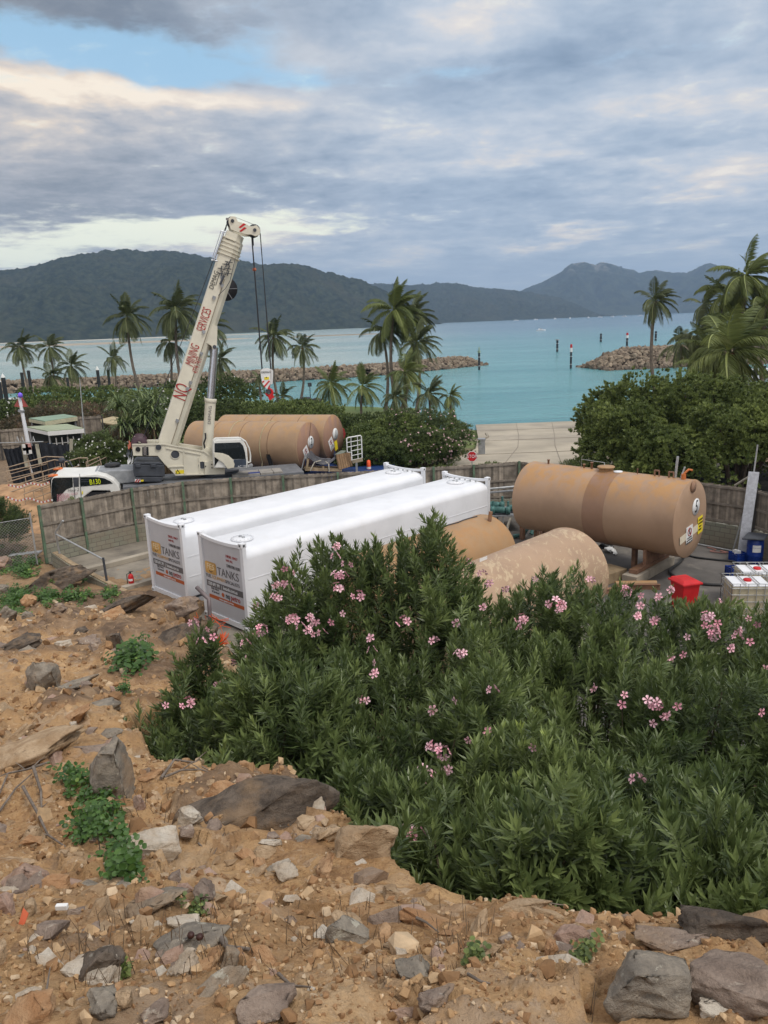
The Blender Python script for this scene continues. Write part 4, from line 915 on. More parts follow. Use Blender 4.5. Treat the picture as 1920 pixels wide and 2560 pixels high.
b = MB(); p0 = Vector((13.6, 28.0, .05)); p1 = at(1885, 1180, 27.7); x_ = Vector((.9, -.3, 0)).normalized()
b.bar(p0, p1, .36, .03, up=(-.3, -1, .1)); wp = b.build('plank', mat('white_marked_board', (.60, .62, .66), .6, .14, 9)); tag(wp, 'tall white board with faint marks leaning on the fence corner', 'board')
b = MB(); b.tube([un(1830, 1386, .02), at(1882, 1200, 27.9), at(1894, 1112, 27.9)], .03, 8); tag(b.build('pole', galv), 'thin grey pole leaning beside the white board above the fence', 'pole')
b = MB(); b.tube([at(1838, 1213, 29.2), at(1876, 1190, 28.2)], .045, 8); tag(b.build('prop_pole', mat('pale_pole', (.45, .42, .34), .7)), 'short pale pole sloping behind the leaning white board', 'pole')
hose('faded pink hose lying along the foot of the block wall', [g5(1768, 1368), g5(1790, 1374), g5(1775, 1378), g5(1815, 1382), g5(1800, 1376), g5(1832, 1384)], .02, mat('pink_hose', (.35, .17, .14), .6))
b = MB(); b.tube([g5(1745, 1360, .06), g5(1836, 1378, .06)], .03, 8); tag(b.build('pipe_length', galv), 'grey pipe lying at the foot of the block wall', 'pipe')
# rubbish under tank 5
rb_ = random.Random(4)
for i, (px, py, m_, lab, s_) in enumerate(((1512, 1368, black, 'crumpled black plastic sheet under the tank numbered 5', .34), (1525, 1381, nwhite, 'torn white paper heap under the tank numbered 5', .22), (1553, 1364, nwhite, 'white paper scrap standing up under the tank numbered 5', .14), (1538, 1387, nwhite, 'round white wad on the dark slab under the tank', .09))):
    c_ = un(px, py, .0); bm = bmesh.new()
    for k in range(16): bm.verts.new((c_.x+rb_.uniform(-1, 1)*s_, c_.y+rb_.uniform(-1, 1)*s_, abs(rb_.gauss(0, .5))*s_+.01))
    bmesh.ops.convex_hull(bm, input=bm.verts[:]); 
    for v in [v for v in bm.verts if not v.link_faces]: bm.verts.remove(v)
    bmesh.ops.subdivide_edges(bm, edges=bm.edges[:], cuts=2)
    for v in bm.verts: v.co += Vector([rb_.uniform(-1, 1)*s_*.16 for _ in range(3)]); v.co.z = max(v.co.z, .008)
    me = bpy.data.meshes.new('rubbish'); bm.to_mesh(me); bm.free(); tag(link('rubbish', me, None, m_), lab, 'rubbish')
# bent pipe and orange netting at the foot of the second tank
bp_ = thing('bollard_pipe', 'bent grey steel pipe standing in front of the second white tank', 'pipe', tuple(un(525, 1540, .0)))
c_ = Vector((-5.1, 20.6, .9)); T0 = at(492, 1468, 21.0); T1 = at(522, 1498, 20.7); T2 = at(526, 1560, 20.5); T3 = Vector((T2.x, T2.y, -.1))
bp_.location = T3; b = MB(); b.tube([T0, T0+(T1-T0)*.8, T1, T1+(T2-T1)*.3, T2, T3], .06, 10); b.build('pipe', mat('aged_pipe', (.17, .14, .14), .6, .2, 4, metal=.3), bp_)
b = MB(); onet = mat('orange_netting', (.75, .12, .03), .6, .1); R_ = random.Random(3)
for k in range(16):
    a = T2+Vector((R_.uniform(-.75, .35), R_.uniform(-.1, .3), R_.uniform(-.15, .35))); c2 = T2+Vector((R_.uniform(-.1, .55), R_.uniform(-.2, .2), R_.uniform(-.6, .1)))
    b.tube([a, (a+c2)/2+Vector((0, 0, -.12)), c2], .008, 4, False)
for k in range(90):
    a = R_.uniform(0, 2*PI); r_ = R_.uniform(.1, .4); b.tube([T2+Vector((.22, -.1, -.62)), T2+Vector((.22+r_*math.cos(a), -.1+r_*math.sin(a), -.6+R_.uniform(.02, .3)))], .009, 4, False)
tag(b.build('barrier_netting', onet), 'torn orange barrier netting bunched around the bent pipe', 'netting')

# ------------------------------------------------------------------ mobile crane beyond the fence
class Plane:
    """upright reference plane: origin, horizontal direction e, n pointing away; depth w is measured along n"""
    def __init__(s, O, ang): s.O = Vector((O[0], O[1], 0)); s.e = Vector((math.cos(ang), math.sin(ang), 0)); s.n = Vector((-math.sin(ang), math.cos(ang), 0))
    def px(s, x, y, w=0.0):
        d = Vector(ray(x, y)); o = Vector((0, 0, CAM_H)); q = s.O+s.n*w; t = (q-o).dot(s.n)/d.dot(s.n); return o+d*t
    def P(s, a, z, w=0.0): return s.O+s.e*a+s.n*w+Vector((0, 0, z))
    def s_(s, v): return (v-s.O).dot(s.e)
def z8(x, y): return (300+x/3.95, 1080+y/3.95)
def z5(x, y): return (x/4.1475, 1100+y/4.1475)
def z6(x, y): return (300+x/3.95, 520+y/3.95)
def z1(x, y): return (x/2.592, 700+y/2.592)
CR = Plane((-16.34, 37.0), math.atan2(2.85, 10.6)); up_ = Vector((0, 0, 1))
crane = thing('mobile_crane', 'cream mobile crane with raised telescopic boom behind the timber fence', 'mobile crane', CR.P(6, 0, 1.3))
def ext(name, pts, w0, w1, m_, parent=crane, f=None, bev=.0, wp=None):
    b = MB(); q = [CR.px(*(f(*p) if f else p), w0 if wp is None else wp)+CR.n*(0 if wp is None else w0-wp) for p in pts]; b.prism(q, CR.n*(w1-w0)); return b.build(name, m_, parent, bev)
def lbl(s_, x, y, f, w, size, m_, parent=crane, xd=None, ud=None, sx=1, shear=0, align='LEFT', space=1):
    return text(s_, CR.px(*f(x, y), w)-CR.n*.012, xd or CR.e, ud or up_, size, m_, parent, sx=sx, shear=shear, align=align, space=space)
# carrier
zd = CR.px(*z5(1400, 478)).z
b = MB(); b.prism([CR.P(a, z_, .12) for a, z_ in ((2.6, .7), (12.3, .7), (12.3, zd-.28), (2.6, zd-.28))], CR.n*2.4); b.build('chassis', grey, crane)
b = MB(); b.prism([CR.P(a, z_, 0) for a, z_ in ((3.4, zd-.30), (12.6, zd-.30), (12.6, zd), (3.4, zd))], CR.n*2.7); dk = b.build('deck', mat('deck_grey', (.15, .155, .165), .5, .15, 4), crane, .02)
b = MB(); b.prism([CR.P(a, z_, -.02) for a, z_ in ((3.1, 1.05), (6.6, 1.05), (6.6, zd-.33), (3.1, zd-.31))], CR.n*.08); b.build('side_skirt', creamr, crane)
for a, w_ in ((4.05, .16), (5.0, .42)):
    b = MB(); b.prism([CR.P(a, zd-.50, -.03), CR.P(a+w_, zd-.50, -.03), CR.P(a+w_, zd-.38, -.03), CR.P(a, zd-.38, -.03)], CR.n*.03); b.build('step_opening', dark, crane)
for i, a in enumerate((2.0, 3.6, 5.3, 9.1, 10.7)):
    for w_ in (.02, 2.3):
        c_ = CR.P(a, .62, w_); q = MB(); q.lathe([(.3, .0), (.56, .0), (.62, .06), (.62, .32), (.56, .38), (.3, .38)], c_, 24, CR.n); wh = q.build('wheel', black, crane)
        q = MB(); q.lathe([(.0, .05), (.2, .04), (.33, .02), (.33, .36), (0, .36)], c_, 18, CR.n); q.build('rim', grey, wh)
# cab: side outline swept across the width, windscreen side towards the left
side = [(545, 655), (531, 560), (528, 470), (532, 415), (548, 388), (600, 374), (815, 374), (1000, 352), (1095, 374), (1180, 418), (1232, 478), (1244, 520), (1244, 560), (1160, 560), (1138, 524), (960, 524), (905, 560), (860, 600), (850, 655)]
ext('cab', side, 0, 2.55, creamr, f=z5, bev=.05)
ext('front_glass', [(546, 640), (536, 560), (534, 470), (542, 412), (562, 392), (752, 388), (756, 486), (690, 510), (658, 545), (610, 590), (606, 640)], -.02, .0, glass, f=z5, wp=0)
ext('door_pillar', [(762, 388), (818, 386), (818, 484), (766, 486)], -.02, 0, dark, f=z5, wp=0)
qw = ext('quarter_window', [(834, 384), (1000, 384), (1080, 396), (1140, 424), (1170, 450), (1120, 456), (836, 482)], -.02, 0, glass, f=z5, wp=0)
ext('number_plate', [(944, 404), (1028, 403), (1028, 463), (944, 464)], -.032, -.02, mat('black_sign', (.02, .02, .015), .5), qw, f=z5, wp=0)
text('B130', CR.px(*z5(986, 434), 0)-CR.n*.04, CR.e, up_, .36, hivis, qw, sx=.72, align='CENTER')
for y in (408, 430): ext('window_bar', [(838, y), (936, y-2), (936, y+3), (838, y+5)], -.026, -.02, dark, qw, f=z5, wp=0)
ext('wheel_arch', [(868, 600), (905, 560), (955, 542), (1110, 537), (1128, 545), (1100, 600)], -.02, .0, black, f=z5, wp=0)
ext('door_seam', [(757, 388), (763, 388), (782, 620), (776, 620)], -.022, 0, dark, f=z5, wp=0); ext('door_seam', [(824, 350), (829, 350), (846, 610), (841, 610)], -.022, 0, dark, f=z5, wp=0)
lbl('Hour 2', 700, 524, z5, -.02, .2, greytext, shear=.2, sx=.9)
for k in range(4): lbl(('NORTH QLD', 'MINING', 'SERVICES', 'HIRE')[k], 590, 573+20*k, z5, -.03, .15, mat('pink_lettering', (.55, .25, .28), .5), sx=1.1)
ext('yellow_sticker', [(848, 532), (860, 530), (860, 560), (848, 562)], -.02, 0, yellow, f=z5, wp=0)
# windscreen facing the left
wf = MB(); c0 = CR.P(0, 0, 0); zs = [CR.px(*z5(531, 560)).z, CR.px(*z5(540, 410)).z]; a0 = CR.s_(CR.px(*z5(528, 500)))
wf.prism([CR.P(a0-.03, 1.25, .15), CR.P(a0-.03, 1.25, 2.4), CR.P(a0+.0, zs[1], 2.4), CR.P(a0+.0, zs[1], .15)], CR.e*-.03); wf.build('windscreen', glass, crane)
zr = CR.px(*z5(640, 374)).z
b = MB(); 
for w_ in (.08, 2.0): b.lathe([(.0, .09), (.09, .08), (.11, 0)], CR.P(.35, zr, w_+.15), 12); b.bar(CR.P(.12, zr+.03, w_), CR.P(.28, zr+.03, w_+.35), .25, .06)
b.build('beacon_lamp', mat('amber_lens', (.65, .16, .03), .3), crane)
b = MB(); b.tube([CR.P(.9, zr, 2.5), CR.P(.75, zr+.3, 2.75), CR.P(.4, zr+.35, 2.9)], .03, 6); b.lathe([(.0, .02), (.17, .02), (.17, -.02)], CR.P(.35, zr+.33, 2.95), 14, (.3, -1, .2)); b.build('mirror', dark, crane)
b = MB(); b.lathe([(0, .14), (.36, .14), (.42, .06), (.40, 0)], CR.P(2.9, zr-.02, 2.0), 20); b.build('exhaust_cap', black, crane)
b = MB(); b.prism([CR.P(a, z_, .75) for a, z_ in ((2.1, zd+.05), (2.1, zr-.03), (4.7, zr-.12), (5.4, zd+.05))], CR.n*1.8); b.build('engine_cover', grey, crane, .04)
# counterweight
cwf = lambda w0, w1, pts, m_=dark, nm='counterweight': ext(nm, pts, w0, w1, m_, f=z8, bev=.04)
cwf(.3, 2.3, [(125, 325), (430, 325), (442, 355), (442, 440), (140, 440), (132, 400)]); cwf(.3, 2.3, [(150, 445), (425, 445), (410, 492), (152, 495)])
cwf(.3, 2.2, [(125, 322), (150, 300), (395, 300), (428, 322)])
for x in (148, 300): cwf(.24, .3, [(x, 316), (x+56, 316), (x+60, 352), (x+4, 352)])
mk = ext('marker_board', [(146, 468), (203, 466), (203, 494), (146, 496)], .24, .29, nwhite, f=z8, wp=.24)
for x in (146, 170): ext('red_stripe', [(x, 496), (x+14, 496), (x+33, 466), (x+19, 466)], .22, .235, redtext, mk, f=z8, wp=.24)
ext('amber_marker', [(206, 474), (232, 472), (232, 488), (206, 490)], .24, .29, yellow, f=z8, wp=.24)
b = MB(); b.lathe([(.9, 0), (1.0, .03), (1.0, .22), (.9, .24), (0, .24)], CR.P(8.3, zd, 1.3), 32); b.build('slew_ring', dark, crane)
# superstructure
sp = ext('superstructure', [(118, 122), (375, 116), (445, 118), (620, 158), (830, 186), (905, 248), (945, 268), (1018, 266), (1030, 420), (545, 424), (440, 318), (372, 236), (130, 236)], .42, .56, cream, f=z8, bev=.02, wp=.42)
ext('superstructure_far_side', [(118, 122), (375, 116), (445, 118), (620, 158), (830, 186), (905, 248), (1030, 300), (1030, 420), (545, 424), (440, 318), (372, 236), (130, 236)], 2.0, 2.1, cream, f=z8, bev=.02, wp=.42)
ext('machinery_box', [(560, 300), (1000, 300), (1000, 410), (570, 410)], .6, 1.95, cream, f=z8, wp=.42)
ext('front_box', [(832, 288), (1018, 264), (1034, 290), (1034, 414), (838, 420)], .30, .44, cream, sp, f=z8, bev=.02, wp=.42)
for x0, y0, x1, y1 in ((120, 122, 440, 118), (440, 120, 830, 190), (545, 422, 840, 416), (455, 158, 800, 222), (780, 250, 790, 410), (628, 165, 640, 420), (470, 345, 630, 336), (830, 190, 950, 272)):
    b = MB(); b.bar(CR.px(*z8(x0, y0), .42)-CR.n*.03, CR.px(*z8(x1, y1), .42)-CR.n*.03, .06, .05, up=CR.n); b.build('stiffener', cream, sp)
for x, y, r_ in ((545, 222, .24), (812, 328, .22)):
    b = MB(); b.lathe([(0, 0), (r_*.9, 0)], CR.px(*z8(x, y), .415), 24, CR.n); b.build('round_opening', dark, sp); b = MB(); b.lathe([(r_*.88, 0), (r_*.88, -.03), (r_, -.03), (r_, 0)], CR.px(*z8(x, y), .415), 24, CR.n); b.build('opening_rim', cream, sp)
for x, y in ((845, 338), (906, 320), (908, 352), (970, 332), (1003, 318), (1004, 342)):
    b = MB(); b.cyl(CR.px(*z8(x, y), .30), CR.px(*z8(x, y), .30)-CR.n*.03, .035, 10); b.build('bolt', black, sp)
b = MB(); b.cyl(CR.px(*z8(380, 150), .42), CR.px(*z8(380, 150), .42)-CR.n*.08, .14, 14); b.build('boom_foot_pin', dark, sp)
ext('warning_plate', [(548, 378), (635, 374), (635, 410), (548, 412)], .40, .42, yellow, sp, f=z8, wp=.42)
b = MB(); c_ = CR.px(*z8(570, 394), .39); b.prism([c_+CR.e*-.13-up_*.12, c_+CR.e*.13-up_*.12, c_+up_*.14], -CR.n*.01); b.build('warning_triangle', blacktext, sp)
b = MB(); b.prism([c_+CR.e*-.08-up_*.09-CR.n*.012, c_+CR.e*.08-up_*.09-CR.n*.012, c_+up_*.07-CR.n*.012], -CR.n*.006); b.build('triangle_centre', yellow, sp)
wn = MB(); c_ = CR.px(*z8(190, 118), .6)+up_*.02; wn.lathe([(.1, 0), (.40, 0), (.40, .04), (.27, .05), (.27, .9), (.40, .91), (.40, .95), (.1, .95)], c_, 20, CR.n); wn.build('winch', mat('winch_rope', (.07, .04, .05), .5), crane)
wn = MB(); wn.cyl(CR.px(*z8(178, 170), .42), CR.px(*z8(178, 170), .42)-CR.n*.05, .12, 14); wn.build('winch_motor', black, sp)
ext('lamp_recess', [(220, 150), (280, 148), (284, 230), (222, 232)], .39, .42, black, sp, f=z8, wp=.42); ext('lamp_glass', [(232, 140), (262, 140), (262, 226), (232, 226)], .34, .39, chrome, sp, f=z8, wp=.42)
for x, y, m_ in ((105, 140, mat('red_valve', (.45, .12, .07), .5)), (92, 220, dark), (100, 290, nwhite)):
    c_ = CR.px(*z8(x, y), .7); b = MB()
    for k in range(5): b.bar(c_+CR.e*(.05*k-.1)+up_*(.06*((k*7) % 3)-.15), c_+CR.e*(.07*k-.12)+up_*(.1*((k*5) % 3)+.05)+CR.n*.2, .05)
    b.build('hydraulic_fittings', m_, crane)
b = MB()
for k in range(6): p = z8(255+k*22, 108-6*(k % 2)); b.bar(CR.px(*p, .9), CR.px(*p, .9)+up_*.12, .1); 
b.tube([CR.px(*z8(150, 100), .9), CR.px(*z8(145, 40), .9)], .012, 5); b.build('roof_fittings', cream, crane)
# operator cab
oc = ext('operator_cab', [(925, 350), (918, 200), (922, 92), (945, 74), (1190, 66), (1222, 90), (1250, 150), (1262, 290), (1252, 352)], -.15, .85, creamr, f=z8, bev=.05, wp=0)
ext('side_window', [(932, 338), (932, 106), (1182, 98), (1212, 130), (1232, 200), (1240, 262), (1100, 262), (1060, 225), (1010, 208)], -.172, -.152, glass, oc, f=z8, wp=0)
ext('lower_panel', [(1120, 266), (1241, 264), (1246, 342), (1120, 344)], -.172, -.152, mat('blue_grey_panel', (.05, .065, .09), .4), oc, f=z8, wp=0)
text('AC 130-5', CR.px(*z8(1158, 338), 0)-CR.n*.18, CR.e, up_, .15, whitetext, oc)
ext('cowl', [(925, 196), (1008, 204), (1068, 226), (1108, 262), (1128, 310), (1122, 345), (1060, 356), (1020, 300), (930, 240)], -.23, -.15, cream, oc, f=z8, wp=0, bev=.01)
b = MB(); R0 = [(1195, 62), (1240, 92), (1272, 155), (1286, 220), (1288, 290), (1262, 300)]
for w_ in (-.15, .1): b.tube([CR.px(*z8(*p), 0)+CR.n*w_ for p in R0], .03, 6)
for k in (1, 2, 3, 4): b.tube([CR.px(*z8(*R0[k]), 0)-CR.n*.15, CR.px(*z8(*R0[k]), 0)+CR.n*.1], .02, 6)
b.tube([CR.px(*z8(935, 72), 0)-CR.n*.1, CR.px(*z8(945, 60), 0)-CR.n*.1, CR.px(*z8(1195, 54), 0)-CR.n*.1], .03, 6); b.build('guard_rail', creamr, oc)
ext('cab_step', [(1060, 354), (1250, 350), (1300, 322), (1310, 322), (1300, 352), (1262, 362), (1062, 362)], -.2, .4, grey, oc, f=z8, wp=0)
for x0, x1, y0, y1 in ((1110, 1385, 372, 420), (1392, 1520, 360, 430), (1524, 1612, 360, 425)):
    b = MB(); a_, c_ = CR.s_(CR.px(*z8(x0, y1), 0)), CR.s_(CR.px(*z8(x1, y1), 0)); zt = CR.px(*z8(x0, y0), .8).z
    b.prism([CR.P(a_, zd-.1, .1), CR.P(c_, zd-.1, .1), CR.P(c_, zd+.10, .1), CR.P(a_, zd+.10, .1)], CR.n*1.1); b.build('deck_plate', mat('plate_beige', (.28, .26, .23), .6, .15, 3), crane, .01)
b = MB(); b.prism([CR.P(9.7, zd, .2), CR.P(10.3, zd, .2), CR.P(10.3, zd+.12, .2), CR.P(9.7, zd+.12, .2)], CR.n*.3); b.build('blue_chock', blue, crane)
# boom
bl = CR.px(393.5, 1110, .9); brt = CR.px(447, 1116, .9); tl = CR.px(560.8, 591, .9); tr_ = CR.px(610, 611, .9)
ax = (tl-bl).normalized(); cr_ = (brt-bl).normalized()
def sect(l, r):
    v = r-l; return [l+v*a+CR.n*w_ for a, w_ in ((.0, .06), (.05, 0), (.60, 0), (.85, .18), (1, .5), (1, .62), (.85, .95), (.6, 1.1), (.05, 1.1), (0, 1.04))]
A_, B_ = sect(bl, brt), sect(tl, tr_); n_ = len(A_); b = MB(); b.add(A_+B_, [(i, (i+1) % n_, (i+1) % n_+n_, i+n_) for i in range(n_)]); b.add(A_, [tuple(range(n_))[::-1]]); b.add(B_, [tuple(range(n_))])
boom = b.build('boom', cream, crane)
def bo(u, v, w_=-.0):   # point on boom side: v along 0..1, u across 0..1
    l = bl+(tl-bl)*v; r = brt+(tr_-brt)*v; return l+(r-l)*u+CR.n*w_
LB = (tl-bl).length
b = MB(); b.bar(bo(.63, .01, -.01), bo(.63, .82, -.01), .035, .03, up=CR.n); b.build('side_strip', mat('strip_brown', (.25, .21, .15), .6), boom)
for v, u in ((.28, .55), (.31, .60), (.455, .66), (.72, .42), (.785, .6), (.555, .45), (.12, .55)):
    b = MB(); b.bar(bo(u, v, -.03), bo(u, v+.012, -.03), .16, .08, up=CR.n); b.bar(bo(u, v-.006, -.08), bo(u+.06, v+.006, -.08), .05, .06); b.build('boom_bracket', grey, boom)
b = MB()
for k, (u, v) in enumerate(((.35, .86), (.5, .885), (.62, .87), (.45, .84), (.7, .85), (.58, .90))):
    c_ = bo(u, v, -.06); b.bar(c_-ax*.12, c_+ax*.14+cr_*.05*(k % 3-1), .05); b.bar(c_-cr_*.2, c_+cr_*.18, .035)
b.tube([bo(.5, .79, -.1), bo(.55, .835, -.1)], .055, 8); b.tube([bo(.58, .74, -.06), bo(.8, .78, -.05), bo(.9, .82, -.04), bo(.8, .93, -.05)], .015, 5); b.build('boom_valve_gear', dark, boom)
b = MB(); c_ = bo(.86, .785, .9); b.lathe([(.0, -.08), (.60, -.08), (.60, .08), (0, .08)], c_, 32, CR.n); hr_ = b.build('hose_reel', black, boom)
b = MB()
for k in range(6): b.bar(c_-CR.n*.1, c_-CR.n*.1+Vector((math.cos(k*PI/3)*CR.e.x, math.cos(k*PI/3)*CR.e.y, math.sin(k*PI/3)))*.58, .025)
b.build('reel_spoke', grey, hr_)
def btext(s_, u, v, size, m_, sx=1, shear=0, align='CENTER'): text(s_, bo(u, v, -.02), ax, -cr_, size, m_, boom, sx=sx, shear=shear, align=align)
btext('NQ', .34, .262, .98, redtext, .52, .15); btext('MINING', .30, .442, .62, redtext, .50, .25); btext('SERVICES', .31, .612, .62, redtext, .48, .25); btext('4774 7477', .66, .40, .42, redtext, .46, .25)
btext('DEMAG', .17, .80, .32, blacktext, .85, .1)
b = MB(); b.bar(bo(.32, .78, -.015), bo(.32, .84, -.015), .03, .01, up=CR.n); b.build('lettering_rule', blacktext, boom)
ext('boom_sticker', [(1000, 640), (1010, 642), (1003, 700), (985, 690)], .87, .9, grey, boom, f=z6, wp=.9)
# nested section collars and head
for k in range(5):
    o_ = k*.045; v0 = .925+.018*k; b = MB(); l, r = bo(-.06+.0*k, v0, .0), bo(1.06-.02*k, v0, .0); S_ = [p-ax*0 for p in sect(l-CR.n*.06, r-CR.n*.06)]
    b.prism([p for p in S_], ax*.055); b.build('section_collar', cream, boom)
ib = MB(); l, r = bo(.04, .99), bo(.93, .99); ib.prism(sect(l, r), ax*.45); ib.build('inner_section', cream, boom)
head = ext('boom_head', [(1095, 212), (1072, 140), (1075, 100), (1100, 80), (1140, 84), (1165, 132), (1240, 155), (1290, 182), (1350, 170), (1386, 212), (1382, 262), (1338, 280), (1298, 262), (1250, 262), (1160, 238)], .85, .95, cream, f=z6, bev=.015, wp=.85)
ext('head_far_plate', [(1095, 212), (1072, 140), (1075, 100), (1100, 80), (1140, 84), (1165, 132), (1240, 155), (1290, 182), (1350, 170), (1386, 212), (1382, 262), (1338, 280), (1298, 262), (1250, 262), (1160, 238)], 1.7, 1.8, cream, head, f=z6, bev=.015, wp=.85)
for x0, y0 in ((1172, 190), (1178, 228)):
    ext('red_stripe', [(x0, y0), (x0+50, y0-42), (x0+70, y0-32), (x0+62, y0-22), (x0+6, y0+4)][:4] if 0 else [(x0, y0), (x0+48, y0-40), (x0+72, y0-30), (x0+18, y0+8)], .83, .85, red, head, f=z6, wp=.85)
for x, y, r_ in ((1110, 128, .24), (1330, 218, .30)):
    for w_ in (1.05, 1.3, 1.5):
        b = MB(); c_ = CR.px(*z6(x, y), .85)+CR.n*(w_-.85); b.lathe([(0, -.05), (r_*.8, -.05), (r_, -.07), (r_*.9, 0), (r_, .07), (r_*.8, .05), (0, .05)], c_, 24, CR.n); b.build('sheave', dark, head)
    b = MB(); c_ = CR.px(*z6(x, y), .85); b.cyl(c_, c_-CR.n*.06, .085, 14); b.build('sheave_pin', dark, head)
b = MB(); b.tube([CR.px(*z6(1140, 92), 1.2), CR.px(*z6(1290, 150), 1.2), CR.px(*z6(1350, 175), 1.2)], .012, 5)
for x in (1275, 1295, 1315): b.bar(CR.px(*z6(x, 160), 1.0), CR.px(*z6(x-3, 140+(x-1275)*.4), 1.0), .015)
b.build('head_guard', grey, head)
b = MB(); b.cyl(CR.px(*z6(1058, 110), .9), CR.px(*z6(1058, 110), 1.3), .07, 12); b.build('top_roller', chrome, head)
b = MB(); p0, p1 = CR.px(*z6(1026, 232), .8), CR.px(*z6(926, 518), .8); b.tube([p0, p1], .045, 8); b.tube([p0-cr_*.14, p1-cr_*.10], .02, 6); b.tube([p0-cr_*.14, p0+cr_*.1], .02, 6); b.tube([p1-cr_*.12, p1+cr_*.2], .03, 6); b.build('stay_tube', chrome, boom)
ropem = mat('wire_rope', (.03, .03, .035), .5)
b = MB(); b.tube([CR.px(*z6(1066, 125), 1.2), CR.px(*z6(1030, 225), 1.2), CR.px(*z6(918, 520), 1.2), CR.px(*z6(770, 920), 1.3), CR.px(*z8(210, 105), 1.3)], .018, 6); b.build('winch_rope', ropem, crane)
b = MB(); b.tube([CR.px(*z6(1066, 125), 1.0), CR.px(*z6(1040, 225), 1.0)], .02, 6); b.build('head_rope', ropem, head)
# luffing cylinder
b = MB(); p0, p1 = CR.px(536.5, 868, 1.4), CR.px(526.6, 997, 1.4); b.cyl(p0, p1, .20, 20); b.build('cylinder_rod', chrome, crane)
p2 = CR.px(517.5, 1135, 1.4); b = MB(); b.cyl(p1, p2, .28, 20); b.lathe([(.28, -.02), (.31, 0), (.31, .18), (.28, .2)], p1, 20, (p2-p1)); b.build('cylinder_barrel', cream, crane)
text('DEMAG', (p1*.55+p2*.45)-CR.n*.30, (p1-p2), -CR.e, .22, greytext, crane, sx=1.3)
ext('cylinder_bracket', [(1375, 288), (1408, 302), (1404, 420), (1396, 448), (1376, 448), (1368, 425), (1320, 400)], 1.0, 1.8, cream, boom, f=z1, wp=1.2, bev=.01)
b = MB(); b.cyl(CR.px(*z1(1390, 434), .98), CR.px(*z1(1390, 434), 1.85), .1, 14); b.build('cylinder_pin', dark, boom)
b = MB(); b.tube([CR.px(*z8(842, 10), 1.05), CR.px(*z8(846, 60), 1.0), CR.px(*z8(828, 110), .95), CR.px(*z8(840, 170), .95), CR.px(*z8(850, 200), .95)], .045, 6); b.build('hydraulic_hose', black, crane)
ext('cylinder_foot', [(818, 186), (850, 150), (885, 170), (950, 262), (905, 262)], .8, 2.0, cream, f=z8, wp=.8)
# hoist ropes and hook block
WH = 1.2
hb = lambda x, y: (620+x/11.85, 900+y/11.85)
hk = thing('hook_block', 'cream hook block with red stripes and a red hook hanging from the crane ropes', 'hook block', CR.px(*hb(570, 900), WH))
ext('block_plate', [(372, 320), (430, 268), (490, 245), (590, 240), (655, 262), (665, 620), (640, 700), (600, 800), (570, 858), (500, 800), (430, 700), (382, 470)], 1.05, 1.12, nwhite, hk, f=hb, wp=1.05)
ext('block_plate', [(400, 320), (460, 268), (740, 290), (765, 330), (765, 500), (750, 720), (690, 730), (570, 780), (430, 690)], 1.32, 1.40, nwhite, hk, f=hb, wp=1.05)
ext('block_body', [(400, 330), (460, 280), (690, 290), (690, 600), (600, 780), (450, 650)], 1.12, 1.32, mat('block_pale', (.5, .47, .44), .5), hk, f=hb, wp=1.05)
for q in ([(420, 640), (452, 612), (490, 626), (425, 688)], [(465, 775), (610, 608), (655, 622), (500, 800), (478, 800)], [(572, 848), (640, 750), (664, 700), (655, 760), (632, 850)]):
    ext('red_stripe', q, 1.03, 1.05, red, hk, f=hb, wp=1.05)
ext('yellow_plate', [(485, 505), (620, 500), (620, 580), (485, 585)], 1.03, 1.05, yellow, hk, f=hb, wp=1.05); ext('yellow_mark', [(530, 500), (560, 500), (560, 530), (530, 530)], 1.02, 1.03, blacktext, hk, f=hb, wp=1.05)
text('DEMAG', CR.px(*hb(532, 362), 1.05)-CR.n*.02, CR.e, up_, .145, blacktext, hk, align='CENTER')
b = MB(); c_ = CR.px(*hb(600, 870), 1.2); b.cyl(c_, c_-up_*.2, .13, 12); b.build('swivel', dark, hk)
b = MB(); c_ = CR.px(*hb(625, 960), 1.2); b.tube([c_+CR.e*(.16*math.sin(t))+up_*(.17*math.cos(t)) for t in np.linspace(-.3, 4.6, 16)], [.06+.02*math.sin(k/15*PI) for k in range(16)], 10); b.tube([c_+up_*.34, c_+up_*.12], .06, 8); b.build('hook', red, hk)
b = MB(); b.bar(c_+CR.e*.12-up_*.1, c_+CR.e*.18-up_*.3, .14); b.bar(c_-up_*.18, c_+CR.e*.06-up_*.38, .16); b.build('hook_latch', red, hk)
b = MB()
for (ax0, ay0), (bx0, by0), w_ in (((628.0, 588), (653.8, 922), 1.1), ((630.5, 588), (656.5, 922), 1.32), ((650, 583), (675.6, 922), 1.1), ((651, 583), (678.4, 922), 1.32)):
    b.tube([CR.px(ax0, ay0, WH)+CR.n*(w_-1.2), CR.px(bx0, by0, WH)+CR.n*(w_-1.2)], .022, 6)
b.tube([CR.px(631, 590, WH), CR.px(632.5, 614, WH)], .05, 8); b.build('hoist_rope', ropem, crane)
b = MB(); c_ = CR.px(636, 674, WH); b.lathe([(0, -.09), (.08, -.07), (.1, 0), (.08, .07), (0, .09)], c_, 12); b.build('limit_weight', mat('orange_weight', (.5, .13, .06), .5), crane)

